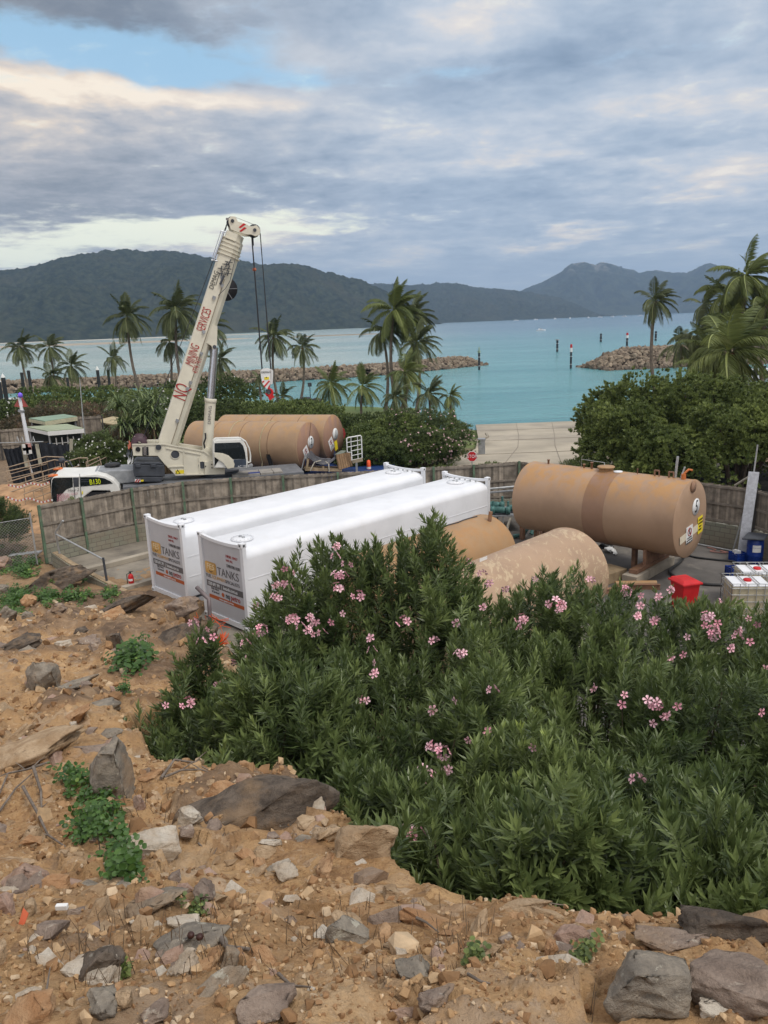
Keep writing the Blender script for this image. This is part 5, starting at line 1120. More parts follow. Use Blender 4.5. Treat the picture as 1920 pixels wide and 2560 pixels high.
# ------------------------------------------------------------------ trailer with the two removed tanks
a2, b2 = Vector((-11.3, 47.1, 2.32)), Vector((-4.2, 44.05, 2.38)); d2 = (b2-a2).normalized(); n2v = Vector((-d2.y, d2.x, 0))
tA = tankmat('removed_tank_paint', (.37, .245, .15), streak=(.42, .25, .11)); ringm = mat('ring_dark', (.16, .09, .05), .6)
endm = tankmat('tank_end_paint', (.30, .175, .12))
def numtank(a, b_, num, label, others):
    t, d, L = cyltank('storage_tank', label, a, b_, 1.42, tA, rings=(.25, .5, .75), ringm=ringm, dish=.02); nn = Vector((-d.y, d.x, 0)); F_ = b_+d*.03
    disc('end_plate', b_+d*.012, d, 1.39, endm, t, n=56, th=.01)
    disc('number_roundel', F_+nn*.22+upv*.22, d, .36, nwhite, t); text(num, F_+nn*.22+upv*.22+d*.014, nn, upv, .62, blacktext, t, align='CENTER', sx=.8, shear=.3)
    notice(F_-nn*.40-upv*.30, nn, d, t, .55, .72, tilt=.45)
    return t, d, nn, F_
tt2, dd, nn, F_ = numtank(a2, b2, '2', 'brown tank numbered 2 strapped on the blue trailer behind the crane', 0)
plate('blue_paint_mark', F_-nn*.55-upv*.78, nn, .12, .5, mat('blue_spray', (.06, .07, .15), .6), tt2, .006, tilt=-.1)
b = MB(); b.tube([F_+upv*1.36+nn*.35+dd*.02, F_+upv*.3-nn*.02+dd*.02, F_+nn*.0-upv*.5+dd*.02], .012, 5); b.build('seam_line', ringm, tt2)
a1, b1 = a2+n2v*2.87+d2*.2+Vector((0, 0, .03)), b2+n2v*2.87+Vector((.15, 0, .06)); tt1, dd1, nn1, F1 = numtank(a1, b1, '1', 'brown tank numbered 1 on the blue trailer, farther from the crane', 0)
q = plate('yellow_notice', F1+nn1*.25-upv*.50, nn1, .38, .58, yellow, tt1, .008, tilt=.2)
plate('blue_paint_mark', F1+nn1*.02-upv*1.0, nn1, .3, .3, mat('blue_spray_dark', (.05, .06, .12), .6), tt1, .006, tilt=.6)
b = MB()
for f_ in (.42, .69):
    c_ = a2+d2*(8*f_-.2); pts_ = [c_+Vector((0, 0, 1))*1.435*math.cos(t)+n2v*(-1.435*math.sin(t)) for t in np.linspace(-.4, 2.1, 18)]+[c_-n2v*1.5-upv*1.5]
    b.tube(pts_, .028, 5)
b.build('ratchet_strap', mat('webbing_strap', (.42, .36, .22), .7), tt2)
b = MB(); b.bar(b2-d2*1.9-n2v*1.40-upv*.35, b2-d2*1.55-n2v*1.40-upv*1.45, .25, .04, up=n2v); b.bar(b2-d2*1.9-n2v*1.38-upv*.35, b2-d2*1.9-n2v*1.38-upv*.1, .25, .03, up=n2v); b.build('rubber_pad', black, tt2)
tl_ = thing('flatbed_trailer', 'blue flatbed trailer carrying the two numbered tanks', 'trailer', (-5, 45, 0)); zt_ = .86
trm = mat('trailer_blue', (.015, .04, .14), .5, .25, 3)
def TP(a, w_, z_): return a2+d2*a+n2v*w_+Vector((0, 0, z_-a2.z))
b = MB(); b.prism([TP(-.6, -1.75, zt_-.18), TP(11.8, -1.75, zt_-.18), TP(11.8, -1.75, zt_), TP(-.6, -1.75, zt_)], n2v*6.0); b.build('deck', trm, tl_)
b = MB(); b.bar(TP(0, -.8, .5), TP(11.5, -.8, .5), .3, .4); b.bar(TP(0, 2.5, .5), TP(11.5, 2.5, .5), .3, .4); b.build('chassis_rail', dark, tl_)
for a in (1.5, 2.8, 4.1):
    for w_ in (-1.5, 3.5): q = MB(); q.lathe([(0, 0), (.45, 0), (.5, .06), (.5, .3), (.45, .35), (0, .35)], TP(a, w_, .5), 18, n2v); q.build('wheel', black, tl_)
for k, w_ in enumerate((-1.2, 1.1)):
    for f_ in (.15, .85):
        q = MB(); c_ = a2+d2*7.8*f_+n2v*(.0 if k == 0 else 2.87); q.prism([c_+n2v*u_+Vector((0, 0, z_)) for u_, z_ in ((-1.1, -1.46), (1.1, -1.46), (.95, -1.15), (.5, -1.36), (0, -1.425), (-.5, -1.36), (-.95, -1.15))], d2*.2); q.build('timber_chock', pine, tl_)
# stacked saddles, posts and cage at the trailer end
pk = lambda x, y: (740+x/7.54, 1030+y/7.54)
SP = Plane((TP(8.6, -1.2, 0).x, TP(8.6, -1.2, 0).y), math.atan2(.25, 1))
zb_ = SP.px(*pk(500, 1100)).z
pl_ = thing('pallet', 'timber pallet under the stacked grey saddles on the blue trailer', 'pallet', SP.px(*pk(500, 1110)))
b = MB()
for w_ in (0, .5, 1.0): b.bar(SP.px(*pk(170, 1085), 0)+SP.n*w_, SP.px(*pk(860, 1100), 0)+SP.n*w_, .1, .12)
b.bar(SP.px(*pk(190, 1050), 0), SP.px(*pk(860, 1085), 0), .1, .06); b.bar(SP.px(*pk(230, 880), 0), SP.px(*pk(200, 1070), 0), .12, .1); b.bar(SP.px(*pk(510, 1010), 0), SP.px(*pk(510, 1090), 0), .14, .1); b.build('bearers', pine, pl_)
for k in range(7):
    nm = thing('curved_saddle', 'curved grey steel saddle, %s of the seven nested on the trailer pallet' % ('lowest', 'second from the bottom', 'third from the bottom', 'middle one', 'third from the top', 'second from the top', 'topmost')[k], 'saddle', SP.px(*pk(450, 960)), 'nested curved saddles')
    b = MB(); top_ = [(205+k*14, 815-k*14), (300+k*14, 900-k*12), (390+k*12, 960-k*13), (500+k*10, 985-k*13), (620+k*8, 965-k*11), (720+k*4, 880-k*5)] if k < 6 else [(280, 735), (370, 835), (470, 880), (560, 890), (650, 885)]
    pts_ = [SP.px(*pk(*p), .15*k)+SP.n*0 for p in top_]
    for p, q in zip(pts_[:-1], pts_[1:]): b.bar(p, q, .24, .05)
    b.build('curved_plate', mat('saddle_grey', (.13, .13, .14), .6, .25, 4), nm)
b = MB()
for x0, y0, x1, y1, x2, y2 in ((265, 1110, 350, 945, 470, 915), (625, 1130, 615, 975, 560, 940)): b.tube([SP.px(*pk(x0, y0), -.1), SP.px(*pk(x1, y1), -.1), SP.px(*pk(x2, y2), .1)], .035, 6)
b.build('pipe_prop', mat('pale_tube', (.40, .37, .30), .5), pl_)
b = MB(); b.tube([SP.px(*pk(95, 1130), -.4), SP.px(*pk(130, 980), -.4), SP.px(*pk(180, 790), -.4)], .03, 6); b.bar(SP.px(*pk(85, 1140), -.4), SP.px(*pk(105, 1060), -.4), .08); tag(b.build('chain_binder', grey), 'grey strap and ratchet tying down the front of the tank numbered 2', 'ratchet strap')
for k in range(6):
    x0 = 780+k*42; b = MB(); b.tube([SP.px(*pk(x0+50, 1085-k*12), .1*k), SP.px(*pk(x0-5, 800-k*8), .1*k+.2)], .095, 10)
    o_ = b.build('steel_post', mat('post_tan', (.27, .17, .09), .6, .2, 4)); tag(o_, 'brown round post, %s of the six leaning at the trailer end' % ('nearest the saddles', 'second from the saddles', 'third from the saddles', 'third from the white gate', 'second from the white gate', 'nearest the white gate')[k], 'post', 'row of brown posts on the trailer')
b = MB(); b.prism([SP.px(*pk(730, 812), .4), SP.px(*pk(880, 800), .4), SP.px(*pk(945, 740), 1.4), SP.px(*pk(850, 735), 1.4)], (0, 0, .04)); tag(b.build('sheet_metal', mat('grey_green_sheet', (.16, .18, .14), .6)), 'grey green sheet lying on top of the brown posts', 'sheet')
cg = thing('cage_frame', 'white welded tube gate standing at the end of the blue trailer', 'gate', SP.px(*pk(1150, 920), .3))
b = MB(); O_ = [(960, 755), (955, 500), (975, 485), (1210, 443), (1230, 455), (1248, 865), (1052, 912), (1040, 750)]
cgp = [SP.px(*pk(*p), .2) for p in [(1052, 912), (1046, 760), (963, 755), (955, 500), (975, 485), (1210, 443), (1230, 458), (1250, 865), (1052, 912)]]
b.tube(cgp, .035, 8); b.build('outer_frame', nwhite, cg); b = MB()
for (x0, y0), (x1, y1) in (((1035, 480), (1045, 905)), ((1155, 460), (1170, 885)), ((958, 578), (1233, 525)), ((960, 665), (1237, 612)), ((1045, 735), (1240, 695)), ((1045, 825), (1245, 780))): b.tube([SP.px(*pk(x0, y0), .2), SP.px(*pk(x1, y1), .2)], .022, 6)
b.build('bars', nwhite, cg); b = MB(); b.bar(SP.px(*pk(1060, 935), .2), SP.px(*pk(1255, 895), .2), .1, .2); b.build('sill', mat('timber_sill', (.30, .25, .17), .8), cg)
b = MB(); p_ = SP.px(*pk(1140, 950), .2); b.bar(p_, Vector((p_.x, p_.y, 0)), .12); b.build('support', grey, cg)
b = MB(); p0 = at(*pk(705, 435), 49); p1 = at(*pk(830, 405), 49.3); b.bar(p0, p1, .35, .3); b.bar(at(*pk(650, 420), 49.8), at(*pk(820, 380), 50), .9, .06); lean = thing('lean_to_roof', 'green metal awning edge behind the tank numbered 1', 'awning', p1); b.build('gutter', mat('awning_green', (.12, .26, .17), .5), lean)
b = MB(); p1 = at(*pk(790, 460), 49.1); b.bar(p1, Vector((p1.x, p1.y, 0)), .12); b.build('post', mat('awning_post', (.09, .16, .12), .5), lean)
b = MB(); c_ = at(*pk(858, 408), 49); b.prism([c_+Vector((math.cos(t)*.26, 0, math.sin(t)*.42)) for t in np.linspace(0, 2*PI, 9)[:-1]], (0, .04, 0)); tag(b.build('red_sign', mat('faded_red_sign', (.38, .05, .05), .5, .3, 12)), 'small faded red sign on the corner of the green awning', 'sign')
bo_ = at(*pk(1375, 1100), 44); bz = thing('bollard', 'bright orange bollard behind the fence beside the trailer end', 'bollard', (bo_.x, bo_.y, 0))
b = MB(); b.lathe([(.12, 0), (.12, bo_.z+.30), (.10, bo_.z+.58), (0, bo_.z+.62)], (bo_.x, bo_.y, 0), 14); b.build('post', mat('bollard_orange', (.75, .10, .03), .5), bz)
b = MB(); b.lathe([(.125, 0), (.125, .12)], (bo_.x, bo_.y, bo_.z+.1), 14); b.build('reflective_band', nwhite, bz)

# ------------------------------------------------------------------ foliage tools
def basis(d, spin):
    """(n,3) directions + spin angles -> (n,3,3) matrices whose columns are x, y, z=dir"""
    d = d/np.linalg.norm(d, axis=1, keepdims=True); ref = np.where(np.abs(d[:, 2:3]) < .95, np.array([[0, 0, 1.]]), np.array([[1., 0, 0]]))
    x = np.cross(ref, d); x /= np.linalg.norm(x, axis=1, keepdims=True); y = np.cross(d, x)
    c, s = np.cos(spin)[:, None], np.sin(spin)[:, None]
    return np.stack([x*c+y*s, y*c-x*s, d], -1)
def scatter(protos, pos, dirs, scale, rnd=None, pick=None, jit=.15):
    """protos: list of (V, F, r) -> merged V, F(tri), rnd"""
    n = len(pos); pick = rng.integers(0, len(protos), n) if pick is None else pick
    B = basis(np.asarray(dirs, float), rng.uniform(0, 2*PI, n)); rnd = rng.random(n) if rnd is None else rnd
    Vs, Fs, Rs = [], [], []; off = 0
    for k, (v, f, r) in enumerate(protos):
        i = np.where(pick == k)[0]
        if not len(i): continue
        w = np.einsum('nij,vj->nvi', B[i]*np.asarray(scale)[i, None, None], v)+pos[i][:, None, :]
        Vs.append(w.reshape(-1, 3)); Fs.append((f[None]+(np.arange(len(i))*len(v))[:, None, None]).reshape(-1, f.shape[1])+off)
        Rs.append(np.clip(rnd[i][:, None]*.6+r[None]*.4+rng.normal(0, jit*.3, (len(i), 1)), 0, 1).ravel()); off += len(i)*len(v)
    return np.concatenate(Vs), np.concatenate(Fs), np.concatenate(Rs)
def leaf(base, d, up, L, w, fold=.12, droop=.0):
    """lanceolate folded leaf, 5 verts 4 tris"""
    d = d/np.linalg.norm(d); s = np.cross(d, up); s /= np.linalg.norm(s)+1e-9; n = np.cross(s, d)
    m = base+d*L*.45-n*w*fold
    return np.array([base, base+d*L*.42+s*w/2, base+d*L*.42-s*w/2, m, base+d*L-np.array([0, 0, droop*L])]), np.array([[0, 1, 3], [0, 3, 2], [1, 4, 3], [3, 4, 2]])
def shoot(seed, H=.34, n=36, L=.125, w=.021, spread=(.35, 1.35), fold=.12, simple=False, top=1.0):
    R = np.random.default_rng(seed); V = []; F = []; r = []
    for k in range(n):
        h = (k//3)/(n/3); a = k*2*PI/3+h*7+R.normal(0, .2); t = spread[1]+(spread[0]-spread[1])*h+R.normal(0, .12)
        d = np.array([math.cos(a)*math.sin(t), math.sin(a)*math.sin(t), math.cos(t)]); b_ = np.array([0, 0, h*H-H])+R.normal(0, .004, 3)
        l = L*(1-.35*h**3)*R.uniform(.8, 1.15)
        v, f = leaf(b_, d, np.array([0, 0, 1.]), l, w*R.uniform(.8, 1.2), fold, R.uniform(0, .12))
        if simple: v = v[[0, 1, 2, 4]]; f = np.array([[0, 1, 3], [0, 3, 2]])
        F.append(f+len(V)*len(v)); V.append(v); r.append(np.full(len(v), min(1, R.uniform(.0, .6)+.5*h**2*top)))
    return np.concatenate(V), np.concatenate(F), np.concatenate(r)
def rosette(seed, n=8, L=.2, w=.1, flat=.9, simple=True):
    R = np.random.default_rng(seed); V = []; F = []; r = []
    for k in range(n):
        a = k*2.4+R.normal(0, .3); t = flat*(.35+.65*(n-k)/n)+R.normal(0, .15); d = np.array([math.cos(a)*math.sin(t), math.sin(a)*math.sin(t), math.cos(t)])
        v, f = leaf(np.array([0, 0, -.1*L*(n-k)/n*3]), d, np.array([0, 0, 1.]), L*R.uniform(.7, 1.15), w*R.uniform(.8, 1.2), .15)
        if simple: v = v[[0, 1, 2, 4]]; f = np.array([[0, 1, 3], [0, 3, 2]])
        F.append(f+len(V)*len(v)); V.append(v); r.append(np.full(len(v), R.random()*.7+.3*(k/n)))
    return np.concatenate(V), np.concatenate(F), np.concatenate(r)
ROS = [rosette(i) for i in range(6)]; ROSN = [rosette(20+i, 9, .22, .05, 1.1) for i in range(5)]; SHF = [shoot(40+i, .5, 21, .2, .04, simple=True) for i in range(4)]
FLW = []
for i in range(3):
    R = np.random.default_rng(i); V = []; F = []
    for k in range(5):
        a = k*2*PI/5; V += [[0, 0, 0], [.5*math.cos(a-.45), .5*math.sin(a-.45), .15], [1*math.cos(a), 1*math.sin(a), .2], [.5*math.cos(a+.45), .5*math.sin(a+.45), .15]]; F += [[4*k, 4*k+1, 4*k+2], [4*k, 4*k+2, 4*k+3]]
    FLW.append((np.array(V), np.array(F), np.full(len(V), .5)))
hib = leafmat('sea_hibiscus_leaf', (.055, .085, .022), (.34, .40, .12), rough=.5, trans=.38)
dgl = leafmat('dark_hedge_leaf', (.034, .060, .018), (.20, .25, .08), rough=.5, trans=.32)
mgl = leafmat('mid_green_leaf', (.048, .082, .022), (.29, .35, .105), rough=.5, trans=.35)
rgl = leafmat('reddish_leaf', (.045, .06, .03), (.26, .15, .09), rough=.6)
bark = mat('bark', (.11, .085, .065), .95, .3, 6, bump=.4, bscale=18)
petal_w = mat('white_petals', (.75, .73, .70), .7, .05); petal_p = mat('pale_pink_petals', (.70, .45, .48), .7, .1)
def shrub(name, label, cat, c, rx, ry, h, leafm, protos=None, n=2600, lsz=1.0, lump=.28, seed=0, group=None, flowers=None, nflow=60, stems=7, z0=0.0, lean=0.0, low=.0, lf=2.2, sq=1.0):
    """crown of leaf clumps over a lumpy dome, with forked stems beneath"""
    global rng
    R = np.random.default_rng(seed+100); t = thing(name, label, cat, (c[0], c[1], z0), group)
    u = R.normal(size=(n*2, 3)); u /= np.linalg.norm(u, axis=1, keepdims=True); u[:, 2] = np.where(R.random(n*2) < .8, np.abs(u[:, 2]), u[:, 2]); u = u[u[:, 2] > -.55][:n]; n = len(u)
    f = 1+lump*fbm(u[:, 0]*lf, u[:, 1]*lf, u[:, 2]*lf+seed, 3, seed)+lump*.45*vnoise(u[:, 0]*6, u[:, 1]*6, u[:, 2]*6+seed)
    dep = 1-np.abs(R.normal(0, .09, n))-(R.random(n) < .25)*R.random(n)*.3
    ux = np.sign(u)*np.abs(u)**sq
    P = np.stack([c[0]+ux[:, 0]*rx*f*dep+lean*ux[:, 2], c[1]+ux[:, 1]*ry*f*dep, z0+low+(h-low)*(.42+.58*u[:, 2]*f*dep)], -1)
    d = u*np.array([1/rx, 1/ry, 1/h])*max(rx, h)+np.array([0, 0, .55])+R.normal(0, .35, (n, 3))
    cl = .5+.5*fbm(P[:, 0]*1.1, P[:, 1]*1.1, P[:, 2]*1.1, 2, seed+3)+R.normal(0, .16, n)
    V, F, r = scatter(protos or ROS, P, d, lsz*R.uniform(.7, 1.3, n), rnd=np.clip(cl, 0, 1)); arrays_mesh('crown', V, F, leafm, r, parent=t)
    b = MB(); Rr = random.Random(seed)
    for k in range(stems):
        a = Rr.uniform(0, 2*PI); q = Rr.uniform(.3, .8); p0 = Vector((c[0]+.12*rx*math.cos(a), c[1]+.12*ry*math.sin(a), z0-.15)); p2 = Vector((c[0]+q*rx*math.cos(a), c[1]+q*ry*math.sin(a), z0+low+(h-low)*(.9-.3*q)))
        pm = (p0+p2)/2+Vector((Rr.uniform(-.2, .2), Rr.uniform(-.2, .2), .15*h)); s_ = max(.04, h*.022); b.tube([p0, pm, p2], [s_, s_*.7, s_*.3], 5)
    b.build('stems', bark, t)
    if flowers is not None:
        i = R.choice(np.where((u[:, 2] > -.2) & (u[:, 1] < .5))[0], nflow); V, F, r = scatter(FLW, P[i]+u[i]*.16*lsz, d[i]+np.array([0, -.6, .3]), R.uniform(.06, .11, nflow)*lsz); arrays_mesh('blossom', V, F, flowers, r, parent=t)
    return t
# big sea hibiscus bank on the right: one shrub per mound
BB = [(13.5, 41.6, 2.5, 2.4, 3.9, 'rounded green shrub at the ramp side of the big bank beyond the tank numbered 5'), (14.9, 45.2, 2.9, 2.6, 5.3, 'tall green shrub with upright shoots beside the lone palm trunk'), (17.2, 42.8, 3.3, 2.8, 5.4, 'broad dense green shrub in the middle of the right bank'),
      (20.6, 44.5, 3.4, 3.0, 5.0, 'green shrub under the biggest palm crown'), (18.6, 39.4, 3.0, 2.6, 4.1, 'low bright green shrub behind the leaning white board'), (24.4, 44, 3.6, 3.2, 4.6, 'yellowish green shrub at the right edge below the lawn'), (14.4, 38.8, 2.3, 2.0, 3.1, 'green shrub skirt just behind the tank manhole'), (22.4, 38.5, 3.2, 2.8, 3.9, 'green shrub at the right edge above the corner of the fence')]
for i, (x, y, rx, ry, h, lab) in enumerate(BB): shrub('hibiscus_shrub', lab, 'shrub', (x, y), rx*1.05, ry*1.05, h+.25, hib, n=4200, lsz=.95, lump=.30, seed=i, group='sea hibiscus shrubs by the boat ramp', stems=12, sq=.8, lf=2.6)
# hedges beyond the fence, left and centre
HS = [(-6.6, 55, 4.6, 3.0, 3.9, 'dark green shrub behind the crane boom and the tanks', mgl, None), (-2.0, 54, 4.2, 3, 3.1, 'dark green shrub between the hook block and the numbered tanks', dgl, None), (1.0, 49.5, 3.6, 2.8, 3.3, 'dark shrub behind the white tube gate', mgl, None),
      (2.7, 51.0, 3.1, 2.6, 3.6, 'dark oleander with pink and white flowers at the left corner of the ramp', dgl, petal_p), (-12.5, 57, 3.6, 3, 4.2, 'dense green shrub right of the strap-leaved screw pine', dgl, None), (-.3, 46.8, 2.4, 1.8, 2.5, 'low dark shrub directly behind the orange bollard', dgl, None), (2.6, 47.6, 2.3, 1.5, 2.7, 'low dark flowering shrub behind the stop sign', dgl, petal_p),
      (-17.3, 47.3, 2.1, 1.6, 3.3, 'dark oleander dotted with white flowers beside the black screen', dgl, petal_w), (-27.5, 66, 5.6, 3.4, 3.6, 'rounded shrub with reddish tips behind the green roofs', rgl, None), (-37, 68, 5.5, 3.5, 4.4, 'dark green shrub at the left edge behind the striped cone pole', dgl, petal_w),
      (-21.0, 74, 5.0, 3.4, 4.0, 'shrub with a few white flowers behind the thin steel mast', mgl, petal_w), (-31, 80, 7.0, 3.8, 4.1, 'pale green shrub row under the clustered low palms', mgl, None), (-19, 86, 5.5, 3.4, 4.0, 'dark green shrub below the black marina piles', dgl, None), (-8.5, 62, 5.5, 3.2, 3.7, 'green shrub behind the boom with pale tips', mgl, None)]
for i, (x, y, rx, ry, h, lab, lm, fl) in enumerate(HS): shrub('garden_shrub', lab, 'shrub', (x, y), rx, ry, h, lm, protos=ROS if i not in (3, 7, 8, 6) else ROSN, n=3600 if y < 60 else 2600, lsz=.85 if y < 60 else 1.15, lump=.24, seed=30+i, group='garden shrubs beyond the fence', flowers=fl, nflow=170, z0=-.2, sq=.8)
shrub('oleander_bush', 'leafy dark bush growing through the chain link fence at the left edge', 'shrub', (-17.2, 32.5), 1.9, 1.5, 2.3, dgl, protos=SHF, n=1000, lsz=.8, seed=61, z0=.0)
shrub('oleander_bush', 'small bush behind the chain link in front of the crane cab', 'shrub', (-14.0, 34.2), .9, .8, 2.0, mgl, protos=SHF, n=420, lsz=.7, seed=62, z0=0)
shrub('oleander_bush', 'tall leafy branches at the left edge in front of the black screen', 'shrub', (-24.6, 43.5), 1.6, 1.6, 4.6, mgl, protos=SHF, n=900, lsz=1.0, seed=63, z0=.2, lump=.35)
for i, (px, py, Yd, r_, h_, lab) in enumerate(((1228, 1150, 46.5, 1.1, .75, 'low strappy plant right of the stop sign'), (1470, 1152, 47.5, 1.6, .6, 'low green groundcover inside the kerb by the dark octagonal sign'), (1100, 1150, 45.5, 1.6, .8, 'low strappy plant row left of the stop sign'))):
    p = at(px, py, Yd); shrub('strappy_plant', lab, 'plant', (p.x, p.y), r_, r_*.8, h_, mgl, protos=SHF, n=260, lsz=.8, seed=70+i, z0=-.1, stems=3)

# ------------------------------------------------------------------ coconut palms
def palm_leaf_mat(n_, a, b_): return leafmat(n_, a, b_, rough=.5, trans=.2)
pl_d = palm_leaf_mat('palm_frond_dark', (.035, .052, .018), (.20, .225, .085)); pl_y = palm_leaf_mat('palm_frond_yellowish', (.060, .090, .022), (.29, .33, .10))
trunkm = mat('palm_trunk', (.17, .14, .115), .95, .25, 5, bump=.5, bscale=14)
def palm(label, crown_px, base_px, Yd, rpx, seed, nf=20, wind=.35, m_=pl_d, dense=30, zb=None, group='coconut palms by the water', skirt=0.0, drop=0.0):
    R = np.random.default_rng(seed); C = np.array(at(*crown_px, Yd)); B_ = np.array(at(*base_px, Yd)); 
    zb = (-.9 if Yd > 70 else -.3) if zb is None else zb
    k = (C[2]-zb)/max(C[2]-B_[2], .3); Bx = C[0]+(B_[0]-C[0])*k if abs(k) < 6 else C[0]; Bp_ = Vector((Bx, Yd, zb)); Cv = Vector(C); L = rpx/FPX*math.hypot(C[0], Yd)*(1.03 if rpx < 95 else 1.12)*R.uniform(.93, 1.07)
    t = thing('coconut_palm', label, 'palm tree', Bp_, group)
    b = MB(); pts = [Bp_+(Cv-Bp_)*f+Vector((1, 0, 0))*(.05*(Cv-Bp_).length*math.sin(f*PI)*(1 if Bx > C[0] else -1))*-1 for f in np.linspace(0, 1, 9)]
    r0 = .028*(Cv-Bp_).length**.6+.05; b.tube(pts, [r0*(1.5-.7*f**.5 if f > 0 else 1.6) for f in np.linspace(0, 1, 9)], 8); b.build('trunk', trunkm, t)
    V = []; F = []; rr = []
    for i in range(nf):
        g_ = i/(nf-1); a = i*2.4+R.normal(0, .25); e0 = math.radians(82-118*g_**.9+R.normal(0, 9)); l = L*R.uniform(.85, 1.08)*(1-.12*(g_ < .15))
        d = np.array([math.cos(a)*math.cos(e0)+wind*.35, math.sin(a)*math.cos(e0), math.sin(e0)]); d /= np.linalg.norm(d); p = C.copy(); N_ = dense; st = l/N_; side0 = np.cross(d, [0, 0, 1.]); side0 /= np.linalg.norm(side0)+1e-9
        tone = R.uniform(.1, .6)+.35*g_; pp = [p.copy()]; dd_ = [d.copy()]
        for k2 in range(N_):
            d = d+np.array([wind*.035, 0, -(.030+.028*g_)*(1+k2/N_)])*30/N_; d /= np.linalg.norm(d); p = p+d*st; pp.append(p.copy()); dd_.append(d.copy())
        pp = np.array(pp); dd_ = np.array(dd_)
        s = np.cross(dd_, [0, 0, 1.]); s /= np.linalg.norm(s, axis=1, keepdims=True)+1e-9; nrm = np.cross(s, dd_)
        q = len(V); w0 = .014*L
        # midrib
        for k2 in range(0, N_, 3):
            a0, a1 = pp[k2], pp[min(k2+3, N_)]; ww = w0*(1-k2/N_)+.004*L; b0 = len(V); V += [a0-s[k2]*ww, a0+s[k2]*ww, a1+s[k2]*ww, a1-s[k2]*ww]; F.append([b0, b0+1, b0+2, b0+3]); rr += [min(1, tone+.35)]*4
        for k2 in range(5, N_+1):
            fr = k2/N_; ll = L*.27*math.sin(PI*min(1, .12+fr*.9))**.7*R.uniform(.85, 1.1)
            for sg in (-1, 1):
                ld = sg*s[k2]*.75+dd_[k2]*.62+nrm[k2]*(-.12+.1*R.normal())+np.array([wind*.5, 0, -.16-.2*g_]); ld /= np.linalg.norm(ld)
                w_ = .0095*L*30/N_*1.1; mid = pp[k2]+ld*ll*.5; tip = pp[k2]+ld*ll*.9+np.array([wind*.12*ll, 0, -ll*(.10+.15*g_)]); b0 = len(V)
                V += [pp[k2]-dd_[k2]*w_*.6, pp[k2]+dd_[k2]*w_*.6, mid+dd_[k2]*w_, tip, ]; F.append([b0, b0+1, b0+2, b0+3]); tn = min(1, max(0, tone+R.normal(0, .1))); rr += [tn]*4
                V += [mid-dd_[k2]*w_, ]; rr += [tn]; F.append([b0, b0+2, b0+3, b0+4])
    arrays_mesh('crown', np.array(V), np.array(F), m_, rr, parent=t)
    # husks / hanging stalks at the heart
    b = MB(); Rr = random.Random(seed)
    for k in range(7):
        a = Rr.uniform(0, 2*PI); b.lathe([(0, -.05*L*.6), (.045*L*.6, -.02*L), (.05*L*.6, .02*L), (0, .05*L*.6)], Cv+Vector((math.cos(a)*.05*L, math.sin(a)*.05*L, -.05*L)), 7)
    b.build('coconuts', mat('coconut_husk', (.16, .09, .04), .8), t)
    return t
